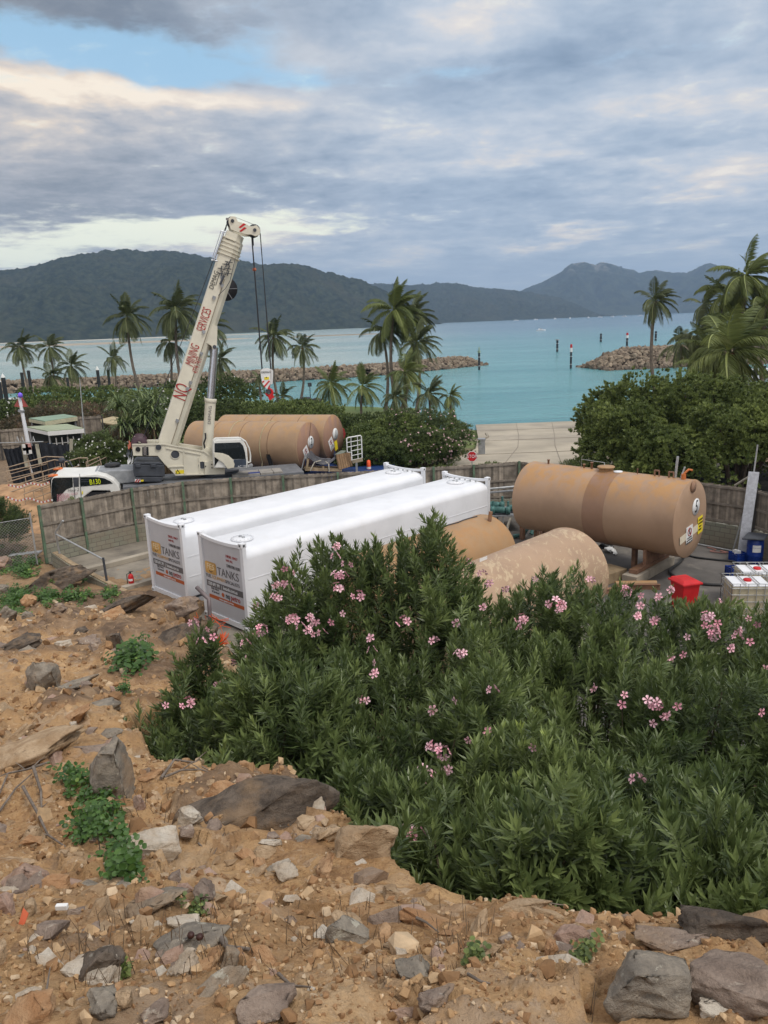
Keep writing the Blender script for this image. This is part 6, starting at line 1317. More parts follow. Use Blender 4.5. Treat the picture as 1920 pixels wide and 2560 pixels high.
PALMS = [
 ('tall palm leaning over the piles at the far left edge', (50, 868), (73, 947), 100, 50, 22, .25, pl_d),
 ('palm second from the left edge, crown against the pale shoal', (123, 868), (127, 955), 104, 47, 20, .35, pl_d),
 ('short dark palm low over the shrubs below the second palm', (127, 938), (128, 975), 92, 50, 20, .35, pl_d),
 ('short palm with a dark round crown left of the two black piles', (178, 915), (172, 975), 98, 48, 20, .35, pl_d),
 ('small palm standing behind the pair of black piles', (283, 897), (284, 965), 106, 47, 18, .2, pl_d),
 ('tall slender palm with its trunk leaning left, left of the crane', (318, 792), (349, 938), 96, 66, 24, .2, pl_d),
 ('tallest leafy palm immediately left of the crane boom', (440, 775), (459, 920), 92, 78, 26, .2, pl_d),
 ('drooping palm low beside the tall one left of the boom', (424, 855), (420, 935), 95, 60, 20, .35, pl_d),
 ('palm partly hidden behind the crane boom, fronds on both sides', (516, 818), (522, 950), 98, 70, 22, .35, pl_d),
 ('low palm crown behind the luffing cylinder of the crane', (548, 900), (545, 960), 90, 58, 16, .3, pl_d),
 ('palm right of the hoist ropes with a slightly curved trunk', (684, 842), (697, 985), 98, 64, 24, .2, pl_d),
 ('smaller palm with a straight trunk, right of the hook block', (756, 868), (750, 1003), 100, 54, 22, .2, pl_d),
 ('left palm of the dense tall group in the centre', (956, 830), (960, 957), 86, 74, 22, .5, pl_d),
 ('tallest palm of the dense group in the centre', (985, 775), (992, 950), 84, 88, 28, .45, pl_y),
 ('palm at the right shoulder of the dense central group', (1030, 790), (1012, 950), 87, 82, 26, .5, pl_d),
 ('lowest palm of the dense central group, over the breakwater', (1042, 858), (1040, 940), 82, 74, 24, .4, pl_d),
 ('bushy low palm with upright fronds left of the central group', (828, 962), (842, 1012), 74, 66, 20, .2, pl_y),
 ('yellowish low palm between the bushy one and the central group', (906, 968), (908, 1012), 72, 64, 20, .3, pl_y),
 ('bushy palm below the dense central group', (1012, 932), (1008, 1000), 70, 72, 22, .35, pl_y),
 ('dark stubby palm behind the shrubs below the central group', (990, 992), (992, 1030), 66, 54, 18, .3, pl_d),
 ('low palm behind the shrub crest left of the ramp', (1072, 985), (1070, 1030), 64, 62, 18, .35, pl_d),
 ('small low palm nearest the water left of the ramp', (1125, 990), (1122, 1032), 64, 46, 16, .35, pl_y),
 ('small dark palm in the shrubs below the hook block', (706, 992), (706, 1035), 66, 48, 16, .1, pl_d),
 ('tiny palm in the shrubs left of the red hook', (645, 945), (646, 985), 76, 34, 14, .2, pl_d),
 ('lone palm with a straight trunk in front of the right breakwater', (1638, 752), (1645, 945), 74, 66, 24, .55, pl_d),
 ('biggest palm crown nearest the camera at the right edge', (1822, 878), (1829, 1010), 54, 138, 28, .6, pl_y),
 ('windblown tall palm crown at the top right corner of the group', (1866, 690), (1880, 960), 60, 92, 26, .75, pl_y),
 ('windswept palm rising behind the biggest crown on the right', (1845, 800), (1850, 985), 60, 96, 26, .75, pl_y),
 ('shaggy palm leaning into the left of the right hand group', (1742, 842), (1752, 960), 64, 84, 24, .7, pl_d),
 ('upright palm crown just left of the top right one', (1812, 735), (1822, 960), 62, 80, 28, .7, pl_y),
 ('bushy green palm filling the middle of the right hand group', (1765, 868), (1772, 985), 60, 88, 28, .6, pl_y),
 ('windblown palm crown cut by the right edge of the picture', (1918, 762), (1920, 960), 58, 90, 24, .75, pl_y),
 ('low wide palm crown under the biggest one on the right', (1775, 925), (1780, 1000), 58, 84, 22, .6, pl_y),
 ('small dark palm crown between the lone palm and the big group', (1760, 762), (1772, 950), 70, 60, 20, .6, pl_d),
 ('low palm behind the shrub crest right of the lone palm trunk', (1702, 862), (1712, 960), 76, 62, 20, .6, pl_d)]
for i, (lab, c_, b_, Yd, r_, nf, wd_, m_) in enumerate(PALMS): palm(lab, c_, b_, Yd, r_, 200+i, nf, wd_, m_, dense=56 if r_ > 80 else 40)

# screw pine with a skirt of dead leaves
p = at(350, 1000, 50); sp_ = thing('screw_pine', 'big strap-leaved screw pine with a brown skirt of dead leaves beside the crane', 'screw pine', (p.x, 50, -.2)); R = np.random.default_rng(5)
V = []; F = []; rr = []; V2 = []; F2 = []; r2 = []
heads = [(p.x+R.uniform(-2.0, 1.7), 50+R.uniform(-1.5, 1.3), 3.1+R.uniform(-.6, 2.0)) for _ in range(34)]
for hx, hy, hz_ in heads:
    for k in range(42):
        a = R.uniform(0, 2*PI); e = R.uniform(-.1, 1.35); l = R.uniform(.8, 1.35); d = np.array([math.cos(a)*math.cos(e), math.sin(a)*math.cos(e), math.sin(e)]); s = np.cross(d, [0, 0, 1.]); s /= np.linalg.norm(s)+1e-9; q0 = np.array([hx, hy, hz_]); tone = R.random()*.8; w_ = .055; prev = q0
        for j in range(3):
            nx_ = prev+d*l/3; b0 = len(V); V += [prev-s*w_, prev+s*w_, nx_+s*w_*.8, nx_-s*w_*.8]; F.append([b0, b0+1, b0+2, b0+3]); rr += [tone]*4; prev = nx_; d = d+np.array([0, 0, -.55]); d /= np.linalg.norm(d); w_ *= .7
for k in range(1900):
    a = R.uniform(0, 2*PI); r_ = 2.15*math.sqrt(R.uniform(.35, 1)); x, y = p.x-.1+r_*math.cos(a), 50+r_*.85*math.sin(a); zt = R.uniform(.8, 3.3); l = R.uniform(.7, 1.5); s = np.array([R.normal(), R.normal(), 0]); s /= np.linalg.norm(s); w_ = .028
    q0 = np.array([x, y, zt]); q1 = q0+np.array([R.normal(0, .06), R.normal(0, .06), -l]); b0 = len(V2); V2 += [q0-s*w_, q0+s*w_, q1+s*w_*.5, q1-s*w_*.5]; F2.append([b0, b0+1, b0+2, b0+3]); r2 += [R.random()]*4
arrays_mesh('crown', np.array(V), np.array(F), leafmat('strap_leaf', (.06, .10, .035), (.34, .41, .16), (.32, .33, .15)), rr, parent=sp_)
arrays_mesh('dead_leaf_skirt', np.array(V2), np.array(F2), leafmat('dead_leaf', (.07, .05, .03), (.26, .19, .11)), r2, parent=sp_)
b = MB()
for k in range(7): b.tube([(p.x+R.uniform(-1, 1), 50+R.uniform(-.8, .8), -.2), (p.x+R.uniform(-1.2, 1.2), 50+R.uniform(-1, 1), 3.4)], .13, 7)
b.build('trunk', bark, sp_)
gp_ = at(300, 1150, 45); shrub('strappy_plant', 'clump of thin strappy leaves below the white flowered bush', 'plant', (gp_.x, 45), 1.2, .9, 1.3, mgl, protos=SHF, n=150, lsz=1.0, seed=90, z0=.1, stems=2)

# ------------------------------------------------------------------ breakwaters, marks, piles, boats
hull = []
for i in range(10):
    R = np.random.default_rng(300+i); bm = bmesh.new()
    for _ in range(13): v = R.normal(size=3); v /= np.linalg.norm(v); bm.verts.new(Vector(v)*R.uniform(.75, 1.05))
    res = bmesh.ops.convex_hull(bm, input=bm.verts[:]); 
    for v in [v for v in bm.verts if not v.link_faces]: bm.verts.remove(v)
    bmesh.ops.triangulate(bm, faces=bm.faces[:]); bm.verts.index_update()
    hull.append((np.array([v.co[:] for v in bm.verts]), np.array([[v.index for v in f.verts] for f in bm.faces]), np.zeros(len(bm.verts))+.5)); bm.free()
def attr_mat(name, stops, rough=.9, bump=.3, bscale=8):
    M_ = bpy.data.materials.new(name); M_.use_nodes = True; N = NX(M_.node_tree); b_ = M_.node_tree.nodes['Principled BSDF']
    A = N.n('ShaderNodeAttribute', attribute_name='rnd').outputs['Fac']; pos = N.n('ShaderNodeNewGeometry').outputs['Position']
    c = N.ramp(A, stops); f = N.noise(pos, bscale, 5, .65); c = N.mix(1.0, c, N.ramp(f, [(.3, (.72, .72, .72)), (.7, (1.18, 1.15, 1.1))]), 'MULTIPLY')
    N.put(b_.inputs['Base Color'], c); b_.inputs['Roughness'].default_value = rough; b_.inputs['Specular IOR Level'].default_value = .15
    bp = N.n('ShaderNodeBump'); bp.inputs['Strength'].default_value = bump; bp.inputs['Distance'].default_value = .02; N.put(bp.inputs['Height'], N.noise(pos, bscale*3, 5, .65)); N.put(b_.inputs['Normal'], bp.outputs[0]); return M_
armour = attr_mat('armour_rock', [(0, (.07, .058, .048)), (.4, (.165, .13, .10)), (.75, (.265, .215, .16)), (1, (.38, .33, .26))], bscale=.8)
def breakwater(label, line, half, hgt, n, seed, size=(.6, 1.2)):
    R = np.random.default_rng(seed); line = np.array(line); seg = np.diff(line, axis=0); ln = np.hypot(*seg.T); cum = np.concatenate([[0], np.cumsum(ln)])
    t = thing('breakwater', label, 'breakwater', (*line[len(line)//2], -2.5)); s = R.uniform(0, cum[-1], n); i = np.clip(np.searchsorted(cum, s)-1, 0, len(seg)-1); f = (s-cum[i])/ln[i]
    P = line[i]+seg[i]*f[:, None]; nn = np.stack([-seg[i][:, 1], seg[i][:, 0]], -1)/ln[i][:, None]; u = R.uniform(-1, 1, n); endt = np.clip(np.minimum(s, cum[-1]-s)/(half*1.0), 0, 1)**.6
    z = -2.7+hgt*np.clip((1-np.abs(u))*1.6, 0, 1)*endt; P = P+nn*(u*half)[:, None]
    pos = np.stack([P[:, 0], P[:, 1], z], -1)+R.normal(0, .12, (n, 3)); V, F, r = scatter(hull, pos, R.normal(size=(n, 3)), R.uniform(*size, n), rnd=np.clip(R.normal(.5, .25, n)+.25*(z > -2.2)-.25*(z < -2.1), 0, 1), jit=0)
    arrays_mesh('armour_rocks', V, F, armour, r, parent=t); b = MB()
    for (p, q), (e0, e1) in zip(zip(line[:-1], line[1:]), zip(cum[:-1], cum[1:])):
        e0_, e1_ = [float(np.clip(min(v, cum[-1]-v)/half, 0, 1)**.6) for v in (e0, e1)]; d = (q-p)/np.linalg.norm(q-p); m_ = np.array([-d[1], d[0]]); b.add([(*(p-m_*half*.9), -3), (*(q-m_*half*.9), -3), (*(q-m_*half*.25), -2.9+hgt*.8*e1_), (*(p-m_*half*.25), -2.9+hgt*.8*e0_), (*(p+m_*half*.25), -2.9+hgt*.8*e0_), (*(q+m_*half*.25), -2.9+hgt*.8*e1_), (*(q+m_*half*.9), -3), (*(p+m_*half*.9), -3)], [(0, 1, 2, 3), (3, 2, 5, 4), (4, 5, 6, 7)])
    b.build('rubble_core', armour, t)
breakwater('long low breakwater of brown rocks crossing the bay behind the crane', [(-170, 160), (-100, 166), (-60, 168), (-24, 172), (-4, 178), (10, 190), (22, 202), (26, 204)], 5.0, 2.1, 9000, 1, (.35, .75))
breakwater('rounded breakwater head of paler rocks on the right of the channel', [(47, 172), (53, 173), (60, 174), (90, 176), (130, 180)], 8.0, 3.9, 5000, 2, (.40, .85))
markp = mat('black_pile', (.025, .027, .03), .6); capm = nwhite
def pile(name, label, x, yb_, yt, Yd, wpx, cat, band=False, topm=None, group=None):
    p = at(x, yb_, Yd); q = at(x, yt, Yd); r_ = wpx/FPX*Yd/2; t = thing(name, label, cat, (p.x, Yd, -2.5), group); b = MB(); b.cyl((p.x, Yd, -3), (p.x, Yd, q.z), r_, 14); b.build('shaft', markp, t)
    if band:
        for z_ in np.linspace(-1.6, q.z-1, 2): b = MB(); b.cyl((p.x, Yd, z_), (p.x, Yd, z_+.09), r_*1.03, 14); b.build('pale_band', capm, t)
    if topm is not None: b = MB(); b.lathe([(r_*1.08, 0), (r_*1.08, .12), (0, .65)], (p.x, Yd, q.z), 14); b.build('cap', capm if topm == 'w' else red, t)
    return t, p, q, r_
for x, yb_, yt, lab, Tm in ((1198, 921, 882, 'channel pile with a pale lamp at the tip of the long breakwater', 'g'), (1393, 877, 851, 'plain dark pile with a flat cap, first one right of the breakwater tip', 'f'), (1427, 917, 880, 'nearest pile in open water, white collar and red topmark', 'r'), (1502, 853, 834, 'farthest dark pile standing alone in open water', ''), (1567, 870, 845, 'pile with a red topmark behind the right breakwater', 'r'), (1639, 850, 828, 'dark pile hidden behind the lone palm trunk', '')):
    Yd = 11.7*FPX/(yb_-(807-.037*(x-960)))*.995; t, p, q, r_ = pile('channel_marker', lab, x, yb_, yt, Yd, 5.2, 'channel marker', band=True, group='channel marker piles')
    b = MB()
    if Tm == 'r': b.cyl((p.x, Yd, q.z), (p.x, Yd, q.z+.9), r_*1.2, 14); b.build('white_collar', capm, t); b = MB(); b.cyl((p.x, Yd, q.z+.9), (p.x, Yd, q.z+1.7), r_*1.0, 12); b.build('topmark', red, t)
    elif Tm == 'g': b.cyl((p.x, Yd, q.z), (p.x, Yd, q.z+.5), r_*1.4, 12); b.cyl((p.x, Yd, q.z+.5), (p.x, Yd, q.z+1.3), r_*.5, 8); b.build('lamp', mat('marker_green', (.25, .32, .22), .5), t)
    elif Tm == 'f': b.cyl((p.x, Yd, q.z), (p.x, Yd, q.z+.35), r_*1.9, 12); b.build('cap_plate', grey, t)
for x, yb_, yt, w_, Yd, lab, tm_ in ((14, 985, 944, 10, 118, 'black marina pile with a white cone top at the left edge', 'w'), (60, 975, 931, 7.5, 122, 'black marina pile left of the leaning palm trunk', None), (77, 970, 926, 7.5, 128, 'black marina pile right of the leaning palm trunk', None), (249, 970, 925, 7.5, 126, 'black marina pile with a white lamp cap beside the small palm', 'w'), (275, 970, 924, 6.5, 128, 'black marina pile half behind the small palm trunk', None), (172, 975, 944, 6.5, 135, 'black marina pile behind the short round-crowned palm', None), (2, 985, 955, 9, 116, 'black pile with a white top cut by the left edge', 'w'), (427, 970, 955, 7, 120, 'white-capped pile just left of the crane boom', 'w'), (588, 965, 950, 7, 122, 'white-capped pile right of the crane boom', 'w')): pile('marina_pile', lab, x, yb_, yt, Yd, w_, 'pile', topm=tm_, group='black marina piles')
def boat(label, px, py, Yd, L, yaw=0.0):
    p = at(px, py, Yd); t = thing('motor_boat', label, 'boat', (p.x, Yd, -2.5)); e_ = Vector((math.cos(yaw), math.sin(yaw), 0)); n_ = Vector((-e_.y, e_.x, 0)); O = Vector((p.x, Yd, -2.5)); b = MB(); S_ = []
    for f, w_, hh in ((-.5, .13, .12), (-.2, .15, .12), (.2, .13, .135), (.42, .06, .15), (.5, .005, .16)): S_.append([O+e_*f*L+n_*s_*w_*L+Vector((0, 0, z_)) for s_, z_ in ((-1, hh*L), (-.6, 0), (.6, 0), (1, hh*L))])
    vs = [v for s_ in S_ for v in s_]; b.add(vs, [(4*i+k, 4*i+(k+1) % 4, 4*i+4+(k+1) % 4, 4*i+4+k) for i in range(4) for k in range(4)]+[(0, 1, 2, 3)]); b.build('hull', white, t)
    b = MB(); b.prism([O+e_*f*L-n_*.1*L+Vector((0, 0, z_*L)) for f, z_ in ((-.3, .12), (.18, .13), (.08, .25), (-.26, .26))], n_*.2*L); b.build('cabin', white, t)
    b = MB(); b.prism([O+e_*f*L-n_*.103*L+Vector((0, 0, z_*L)) for f, z_ in ((-.24, .17), (.13, .17), (.07, .23), (-.22, .23))], n_*.206*L); b.build('cabin_window', glass, t)
    b = MB(); b.tube([O+e_*-.1*L+Vector((0, 0, .25*L)), O+e_*-.12*L+Vector((0, 0, .42*L))], .012*L, 6); b.build('aerial', grey, t); return t
boat('white motor boat moored behind the shrubs at the left edge', 30, 975, 126, 7.5, .2); boat('small white cruiser moored beside the striped cone pole', 52, 982, 112, 5.5, 2.8)
bm0 = boat('tiny white boat moored off the far shore', 1500, 795, 2600, 16, .1); bm0['group'] = 'tiny boats off the far shore'
for k, x in enumerate((1290, 1340, 1388, 1425, 1470, 1530, 1560, 1600)): q_ = at(x, 800, 2500+60*(k % 3)); copy_tree(bm0, (q_.x, q_.y, -2.5), .4*k)
boat('lone white boat out in the channel, a speck right of the breakwater tip', 1353, 836, 640, 8, .3)
# marina on the right
mp = thing('pontoon', 'white and dark decked pontoons seen behind the right hand palms', 'pontoon', tuple(at(1880, 985, 112)))
b = MB()
for k, (z_, Yd) in enumerate(((-2.1, 104), (-1.9, 112), (-1.7, 122), (-1.5, 132))): 
    p = at(1790, 980, Yd); b.box((p.x+22, Yd, z_), (50, 2.2, .5))
b.build('decking', mat('pontoon_pale', (.55, .50, .43), .7), mp)
b = MB()
for k, (z_, Yd) in enumerate(((-2.1, 104), (-1.9, 112), (-1.7, 122), (-1.5, 132))):
    p = at(1790, 980, Yd); b.box((p.x+22, Yd-1.15, z_-.3), (50, .2, .5))
b.build('float_side', black, mp)
for x, lab in ((1852, 'thick black pile in front of the right hand pontoons'), (1884, 'second thick black pile nearer the right edge of the pontoons'), (1905, 'black pile at the right edge of the pontoons')): pile('marina_pile', lab, x, 985, 915, 100, 9, 'pile', group='black piles on the right')
boat('large white boat berthed at the pontoon on the right edge', 1905, 960, 118, 11, 2.2); boat('white motor boat berthed behind the big palm crown', 1850, 955, 126, 9, 1.9)
# ------------------------------------------------------------------ signs near the ramp
def octo(c, r, n_, th, name, m_, parent):
    x_ = Vector((0, 0, 1)).cross(n_).normalized(); b = MB(); b.prism([c+x_*r*math.cos(PI/8+k*PI/4)+Vector((0, 0, r*math.sin(PI/8+k*PI/4))) for k in range(8)], n_*th); return b.build(name, m_, parent)
c_ = at(1180, 1141, 44.6); n_ = Vector((-c_.x, -c_.y, 0)).normalized(); ss = thing('stop_sign', 'red and white STOP sign on a grey post above the timber fence', 'road sign', (c_.x, c_.y, -.1)); b = MB(); b.cyl(Vector((c_.x, c_.y, -.1))-n_*.03, c_-n_*.03, .03, 8); b.build('post', galv, ss)
o = octo(c_, .325, n_, .012, 'border', nwhite, ss); o = octo(c_+n_*.013, .295, n_, .006, 'face', mat('sign_red', (.50, .02, .025), .45), ss); text('STOP', c_+n_*.022, Vector((0, 0, 1)).cross(n_), up_, .27, whitetext, ss, align='CENTER', sx=.85)
c_ = at(1484, 1097, 50); s2 = thing('road_sign', 'dark back of an octagonal road sign beside the big green shrubs', 'road sign', (c_.x, c_.y, -.3)); b = MB(); b.tube([at(1478, 1158, 50), at(1482, 1075, 50)], .035, 8); b.build('post', black, s2); octo(c_, .30, Vector((-.55, -.83, 0)), .02, 'plate', mat('sign_back', (.05, .05, .045), .6), s2)
b = MB(); p = at(1452, 1130, 49); b.cyl((p.x, 49, -.4), (p.x, 49, p.z), .03, 8); tag(b.build('marker_post', black), 'thin dark post at the tip of the kerbed island by the ramp', 'post')
def kerb(label, pts, z=.0, w_=.18, h_=.14):
    b = MB()
    for p, q in zip(pts[:-1], pts[1:]): b.bar((p[0], p[1], z+h_/2), (q[0], q[1], z+h_/2), w_, h_)
    tag(b.build('kerb', conc), label, 'kerb')
kp = [un(x, y, -.1) for x, y in ((1560, 1150), (1500, 1143), (1460, 1145), (1438, 1152), (1430, 1163), (1436, 1176), (1470, 1180))]; kerb('curved concrete kerb around the planted island right of the ramp', kp, -.12)
kp = [un(x, y, -.35) for x, y in ((1150, 1095), (1180, 1100), (1208, 1097), (1220, 1090), (1215, 1082))]; kerb('curved kerb around the lawn at the left corner of the ramp', kp, -.45)
b = MB(); p = at(1204, 1078, 56); b.box((p.x, 56, -.1), (.45, .4, 1.3)); b.box((p.x, 56, .6), (.55, .5, .1)); tag(b.build('service_pillar', grey), 'small grey service pillar at the left corner of the ramp', 'service pillar')
# lawn extras
b = MB(); p = at(770, 1000, 99); b.box((p.x, 99, -1.0), (4.4, .6, .7)); tag(b.build('low_white_wall', nwhite), 'low white wall on the lawn below the small straight palm', 'wall')
b = MB(); b.lathe([(0, 0), (.9, .1), (1.0, .5), (.5, .8), (0, .85)], (p.x-.3, 98.8, -.55), 10); b.lathe([(0, 0), (1.0, .1), (1.0, .45), (0, .7)], (p.x+1.1, 98.9, -.55), 9); tag(b.build('covered_kayaks', black), 'dark covered heap on the low white wall by the water', 'covered heap')
b = MB(); p = at(774, 960, 99); b.cyl((p.x, 99, -.9), (p.x, 99, 1.7), .05, 8); b.box((p.x, 99, 1.8), (.5, .1, .5)); tag(b.build('lamp_post', dark), 'thin dark lamp post on the lawn above the covered heap', 'lamp post')
# ------------------------------------------------------------------ sheds, screen, poles, rails on the left
def zf(x, y): return (x*300/1659, 880+y*300/1659)
groof = mat('green_metal_roof', (.22, .31, .22), .5, .12, 1.2); groof2 = mat('olive_metal_roof', (.30, .34, .22), .5, .12, 1.2); beigef = mat('beige_fascia', (.50, .47, .32), .6)
def shed(label, corners, zr_, m_, postsz, fasc=beigef, back=0):
    P_ = [un(*zf(*c_), zr_) for c_ in corners]; cx = sum((p for p in P_), Vector())/4; t = thing('open_shed', label, 'shed', (cx.x, cx.y, .2)); b = MB(); b.prism(P_, (0, 0, .07)); b.build('roof', m_, t)
    b = MB(); b.bar(P_[0]-Vector((0, 0, .12)), P_[1]-Vector((0, 0, .12)), .06, .22); b.bar(P_[1]-Vector((0, 0, .12)), P_[2]-Vector((0, 0, .12)), .06, .3); b.build('fascia', fasc, t)
    for i, p in enumerate(P_): q = cx+(p-cx)*.9; b = MB(); b.bar((q.x, q.y, 0), (q.x, q.y, zr_-.03), .1); b.build('post', grey, t)
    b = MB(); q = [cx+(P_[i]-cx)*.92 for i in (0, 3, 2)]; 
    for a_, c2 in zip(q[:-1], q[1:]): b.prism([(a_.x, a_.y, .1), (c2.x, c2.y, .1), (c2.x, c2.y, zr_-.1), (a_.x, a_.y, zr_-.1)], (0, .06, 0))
    b.build('back_wall', mat('shed_shadow_wall', (.05, .055, .05), .9), t); return t, P_  # wall colour near black, painting in the shade inside the shed
shed('rear open shed with a pale green metal roof and beige fascia', [(400, 925), (625, 968), (1065, 900), (880, 870)], 2.9, groof, 0)
sh, P_ = shed('front open shed with an olive green roof and white frame', [(370, 1045), (660, 1105), (1160, 1065), (930, 1005)], 2.6, groof2, 0, fasc=nwhite)
b = MB()
for f in (.1, .3, .5, .7): q = P_[1]+(P_[2]-P_[1])*f*.8+Vector((.1, .5, 0)); b.bar((q.x, q.y, .4), (q.x, q.y, 2.1), .07)
for z_ in (.7, 1.2, 1.7): b.bar(P_[1]+Vector((0, .5, z_-2.6)), P_[1]+(P_[2]-P_[1])*.7+Vector((0, .5, z_-2.6)), .05)
b.build('white_rails', nwhite, sh)
b = MB(); q = P_[1]+Vector((-.7, 1.3, -1.4)); b.box(q, (.9, .6, .8)); b.box(q+Vector((1.9, .2, .1)), (.7, .5, .6)); tag(b.build('blue_machine', mat('machine_blue', (.05, .10, .22), .5), None, .05), 'blue machinery under the front green roof', 'machine')
# black shade-cloth screen
b = MB(); scr = thing('screen_fence', 'black shade cloth screen with wavy top on pale posts', 'screen fence', tuple(at(90, 1165, 48))); zz_ = lambda x: .35*math.sin(x*2.1)*.3
for x0, x1, tl_, tr2 in ((40, 290, 1330, 1285), (345, 520, 1290, 1245), (500, 985, 1232, 1270)):
    n = 14; vs = []
    for k in range(n+1):
        f = k/n; x = x0+(x1-x0)*f+ (22*f if x0 < 400 else 30*(1-f)); yt = tl_+(tr2-tl_)*f+28*math.sin(f*PI)+5*math.sin(k*1.9); p = at(*zf(x, yt), 46.5+.15*math.sin(k*2.0)); q = at(*zf(x+40, 1600), 46.3); vs += [p, Vector((p.x+.4, p.y-.1, .1))]
    b.add(vs, [(2*k, 2*k+2, 2*k+3, 2*k+1) for k in range(n)], True)
b.build('shade_cloth', mat('shade_cloth', (.022, .025, .032), .85, .3, 3, bump=.5, bscale=4), scr)
for x, y0, y1, dx in ((312, 1270, 1600, 60), (505, 1270, 1560, 55), (985, 1200, 1480, 0)):
    b = MB(); b.bar(at(*zf(x, y0), 46.4), at(*zf(x+dx, y1), 46.2), .2, .08); b.build('panel_edge', mat('pale_panel_edge', (.33, .31, .24), .8), scr)
b = MB(); b.tube([at(*zf(0, 1258), 46.2), at(*zf(600, 1240), 46.2)], .03, 6)
for x in (235, 300, 455): b.tube([at(*zf(x-15, 1240), 46.2), at(*zf(x+5, 1170), 46.2), at(*zf(x+25, 1240), 46.2)], .03, 6)
b.build('top_rail', galv, scr)
for k, (x, y) in enumerate(((350, 1320), (392, 1310), (358, 1370), (397, 1362))): 
    c_ = at(*zf(x, y), 46.0); b = MB(); b.prism([c_+Vector((a*.17, 0, z_*.2)) for a, z_ in ((-1, -1), (1, -1), (1, 1), (-1, 1))], (0, .03, 0)); b.build('notice', nwhite if k != 1 else mat('pinkish_notice', (.5, .25, .22), .6), scr)
# grey timber fence left, behind
fa, fb = at(*zf(0, 1200), 56), at(*zf(440, 1150), 58)
fence('timber_fence', 'old grey paling fence behind the pole on the far left', [(fa.x-4, 55), (fa.x, 56), (fa.x+3, 57), (fb.x, 58)], 0, [2.6]*4, [.3]*4, darkpost, wallp=False, seed=12)
fa, fb = at(*zf(1060, 1000), 60), at(*zf(1290, 1000), 61)
fence('timber_fence', 'short grey paling fence behind the thin steel mast', [(fa.x, 60), (fa.x+1.8, 60.3), (fb.x+.4, 61)], 0, [2.9]*3, [.3]*3, darkpost, wallp=False, seed=13)
P_ = [un(*zf(*c_), 2.2) for c_ in ((1290, 975), (1640, 1025), (1640, 920), (1560, 905))]; t = thing('tan_roof', 'flat tan roof corner left of the screw pine', 'roof', P_[0]); b = MB(); b.prism(P_, (0, 0, .1)); b.build('roof_sheet', mat('tan_roof_sheet', (.42, .34, .20), .6), t)
b = MB(); 
for p in P_: b.bar((p.x, p.y, 0), (p.x, p.y, 2.2), .12)
b.build('posts', darkpost, t)
# striped cone pole
pt = thing('warning_pole', 'leaning white pole with a red cone and violet lamp above the black screen', 'pole', tuple(at(*zf(385, 1240), 50))); p0, p1 = at(*zf(385, 1245), 50), at(*zf(262, 590), 50)
b = MB(); b.tube([Vector((p0.x+.1, 50, 0)), p0, p1], [.14, .13, .10], 10); b.build('pole', white, pt); b = MB(); b.cyl(at(*zf(296, 800), 50), at(*zf(292, 830), 50), .2, 12); b.build('collar', grey, pt)
c0 = at(*zf(285, 620), 50.3); c1 = at(*zf(292, 750), 50.3); b = MB(); b.cyl(c1, c0, .42, 20, .08); b.build('red_cone', mat('faded_red_cone', (.26, .05, .04), .6), pt)
b = MB(); c_ = at(*zf(280, 600), 49.9); b.lathe([(0, .2), (.13, .12), (.15, -.1), (0, -.16)], c_, 12); b.build('violet_lamp', mat('violet_lens', (.20, .12, .75), .3), pt)
b = MB(); b.tube([at(*zf(290, 640), 50.2), at(*zf(352, 750), 50.4)], .02, 5); b.build('stay', nwhite, pt)
b = MB(); b.tube([Vector((at(*zf(1155, 960), 58).x, 58, 0)), at(*zf(1150, 960), 58), at(*zf(1102, 370), 58)], [.06, .05, .03], 8); tag(b.build('mast', galv), 'thin grey steel mast rising behind the front green roof', 'mast')
# ramp handrails
railm = mat('tan_pipe', (.36, .28, .20), .6)
runs = [([(90, 1600), (640, 1445), (880, 1455)], 2, 'long handrail nearest the black screen'), ([(80, 1655), (560, 1545), (750, 1490), (860, 1505)], 2, 'handrail in front of the black screen bending down at its right end'), ([(830, 1540), (1090, 1465), (1205, 1465)], 2, 'handrail left of the flowering bush with a square end'), ([(1190, 1525), (1375, 1450), (1400, 1560)], 1, 'short handrail beside the flowering bush'), ([(1205, 1580), (1465, 1455), (1472, 1570)], 1, 'handrail end nearest the crane counterweight')]
for k, (ln, nr_, lab) in enumerate(runs):
    Yd = 44-1.2*(k % 3)-(.5 if k > 1 else 0); t = thing('handrail', 'tan pipe '+lab, 'handrail', tuple(at(*zf(*ln[0]), Yd)), 'tan pipe handrails of the access ramp'); P_ = [at(*zf(*q), Yd) for q in ln]
    b = MB(); b.tube(P_, .03, 6); b.build('top_rail', railm, t); b = MB(); b.tube([p-Vector((0, 0, .42)) for p in P_[:2]], .022, 6); b.build('mid_rail', railm, t)
    for a_, c_ in zip(P_[:-1], P_[1:]):
        m__ = max(1, int((c_-a_).length/1.6))
        for j in range(m__+1): q = a_+(c_-a_)*j/m__; b = MB(); b.tube([q, (q.x, q.y, q.z-1.05)], .025, 6); b.build('post', railm, t)
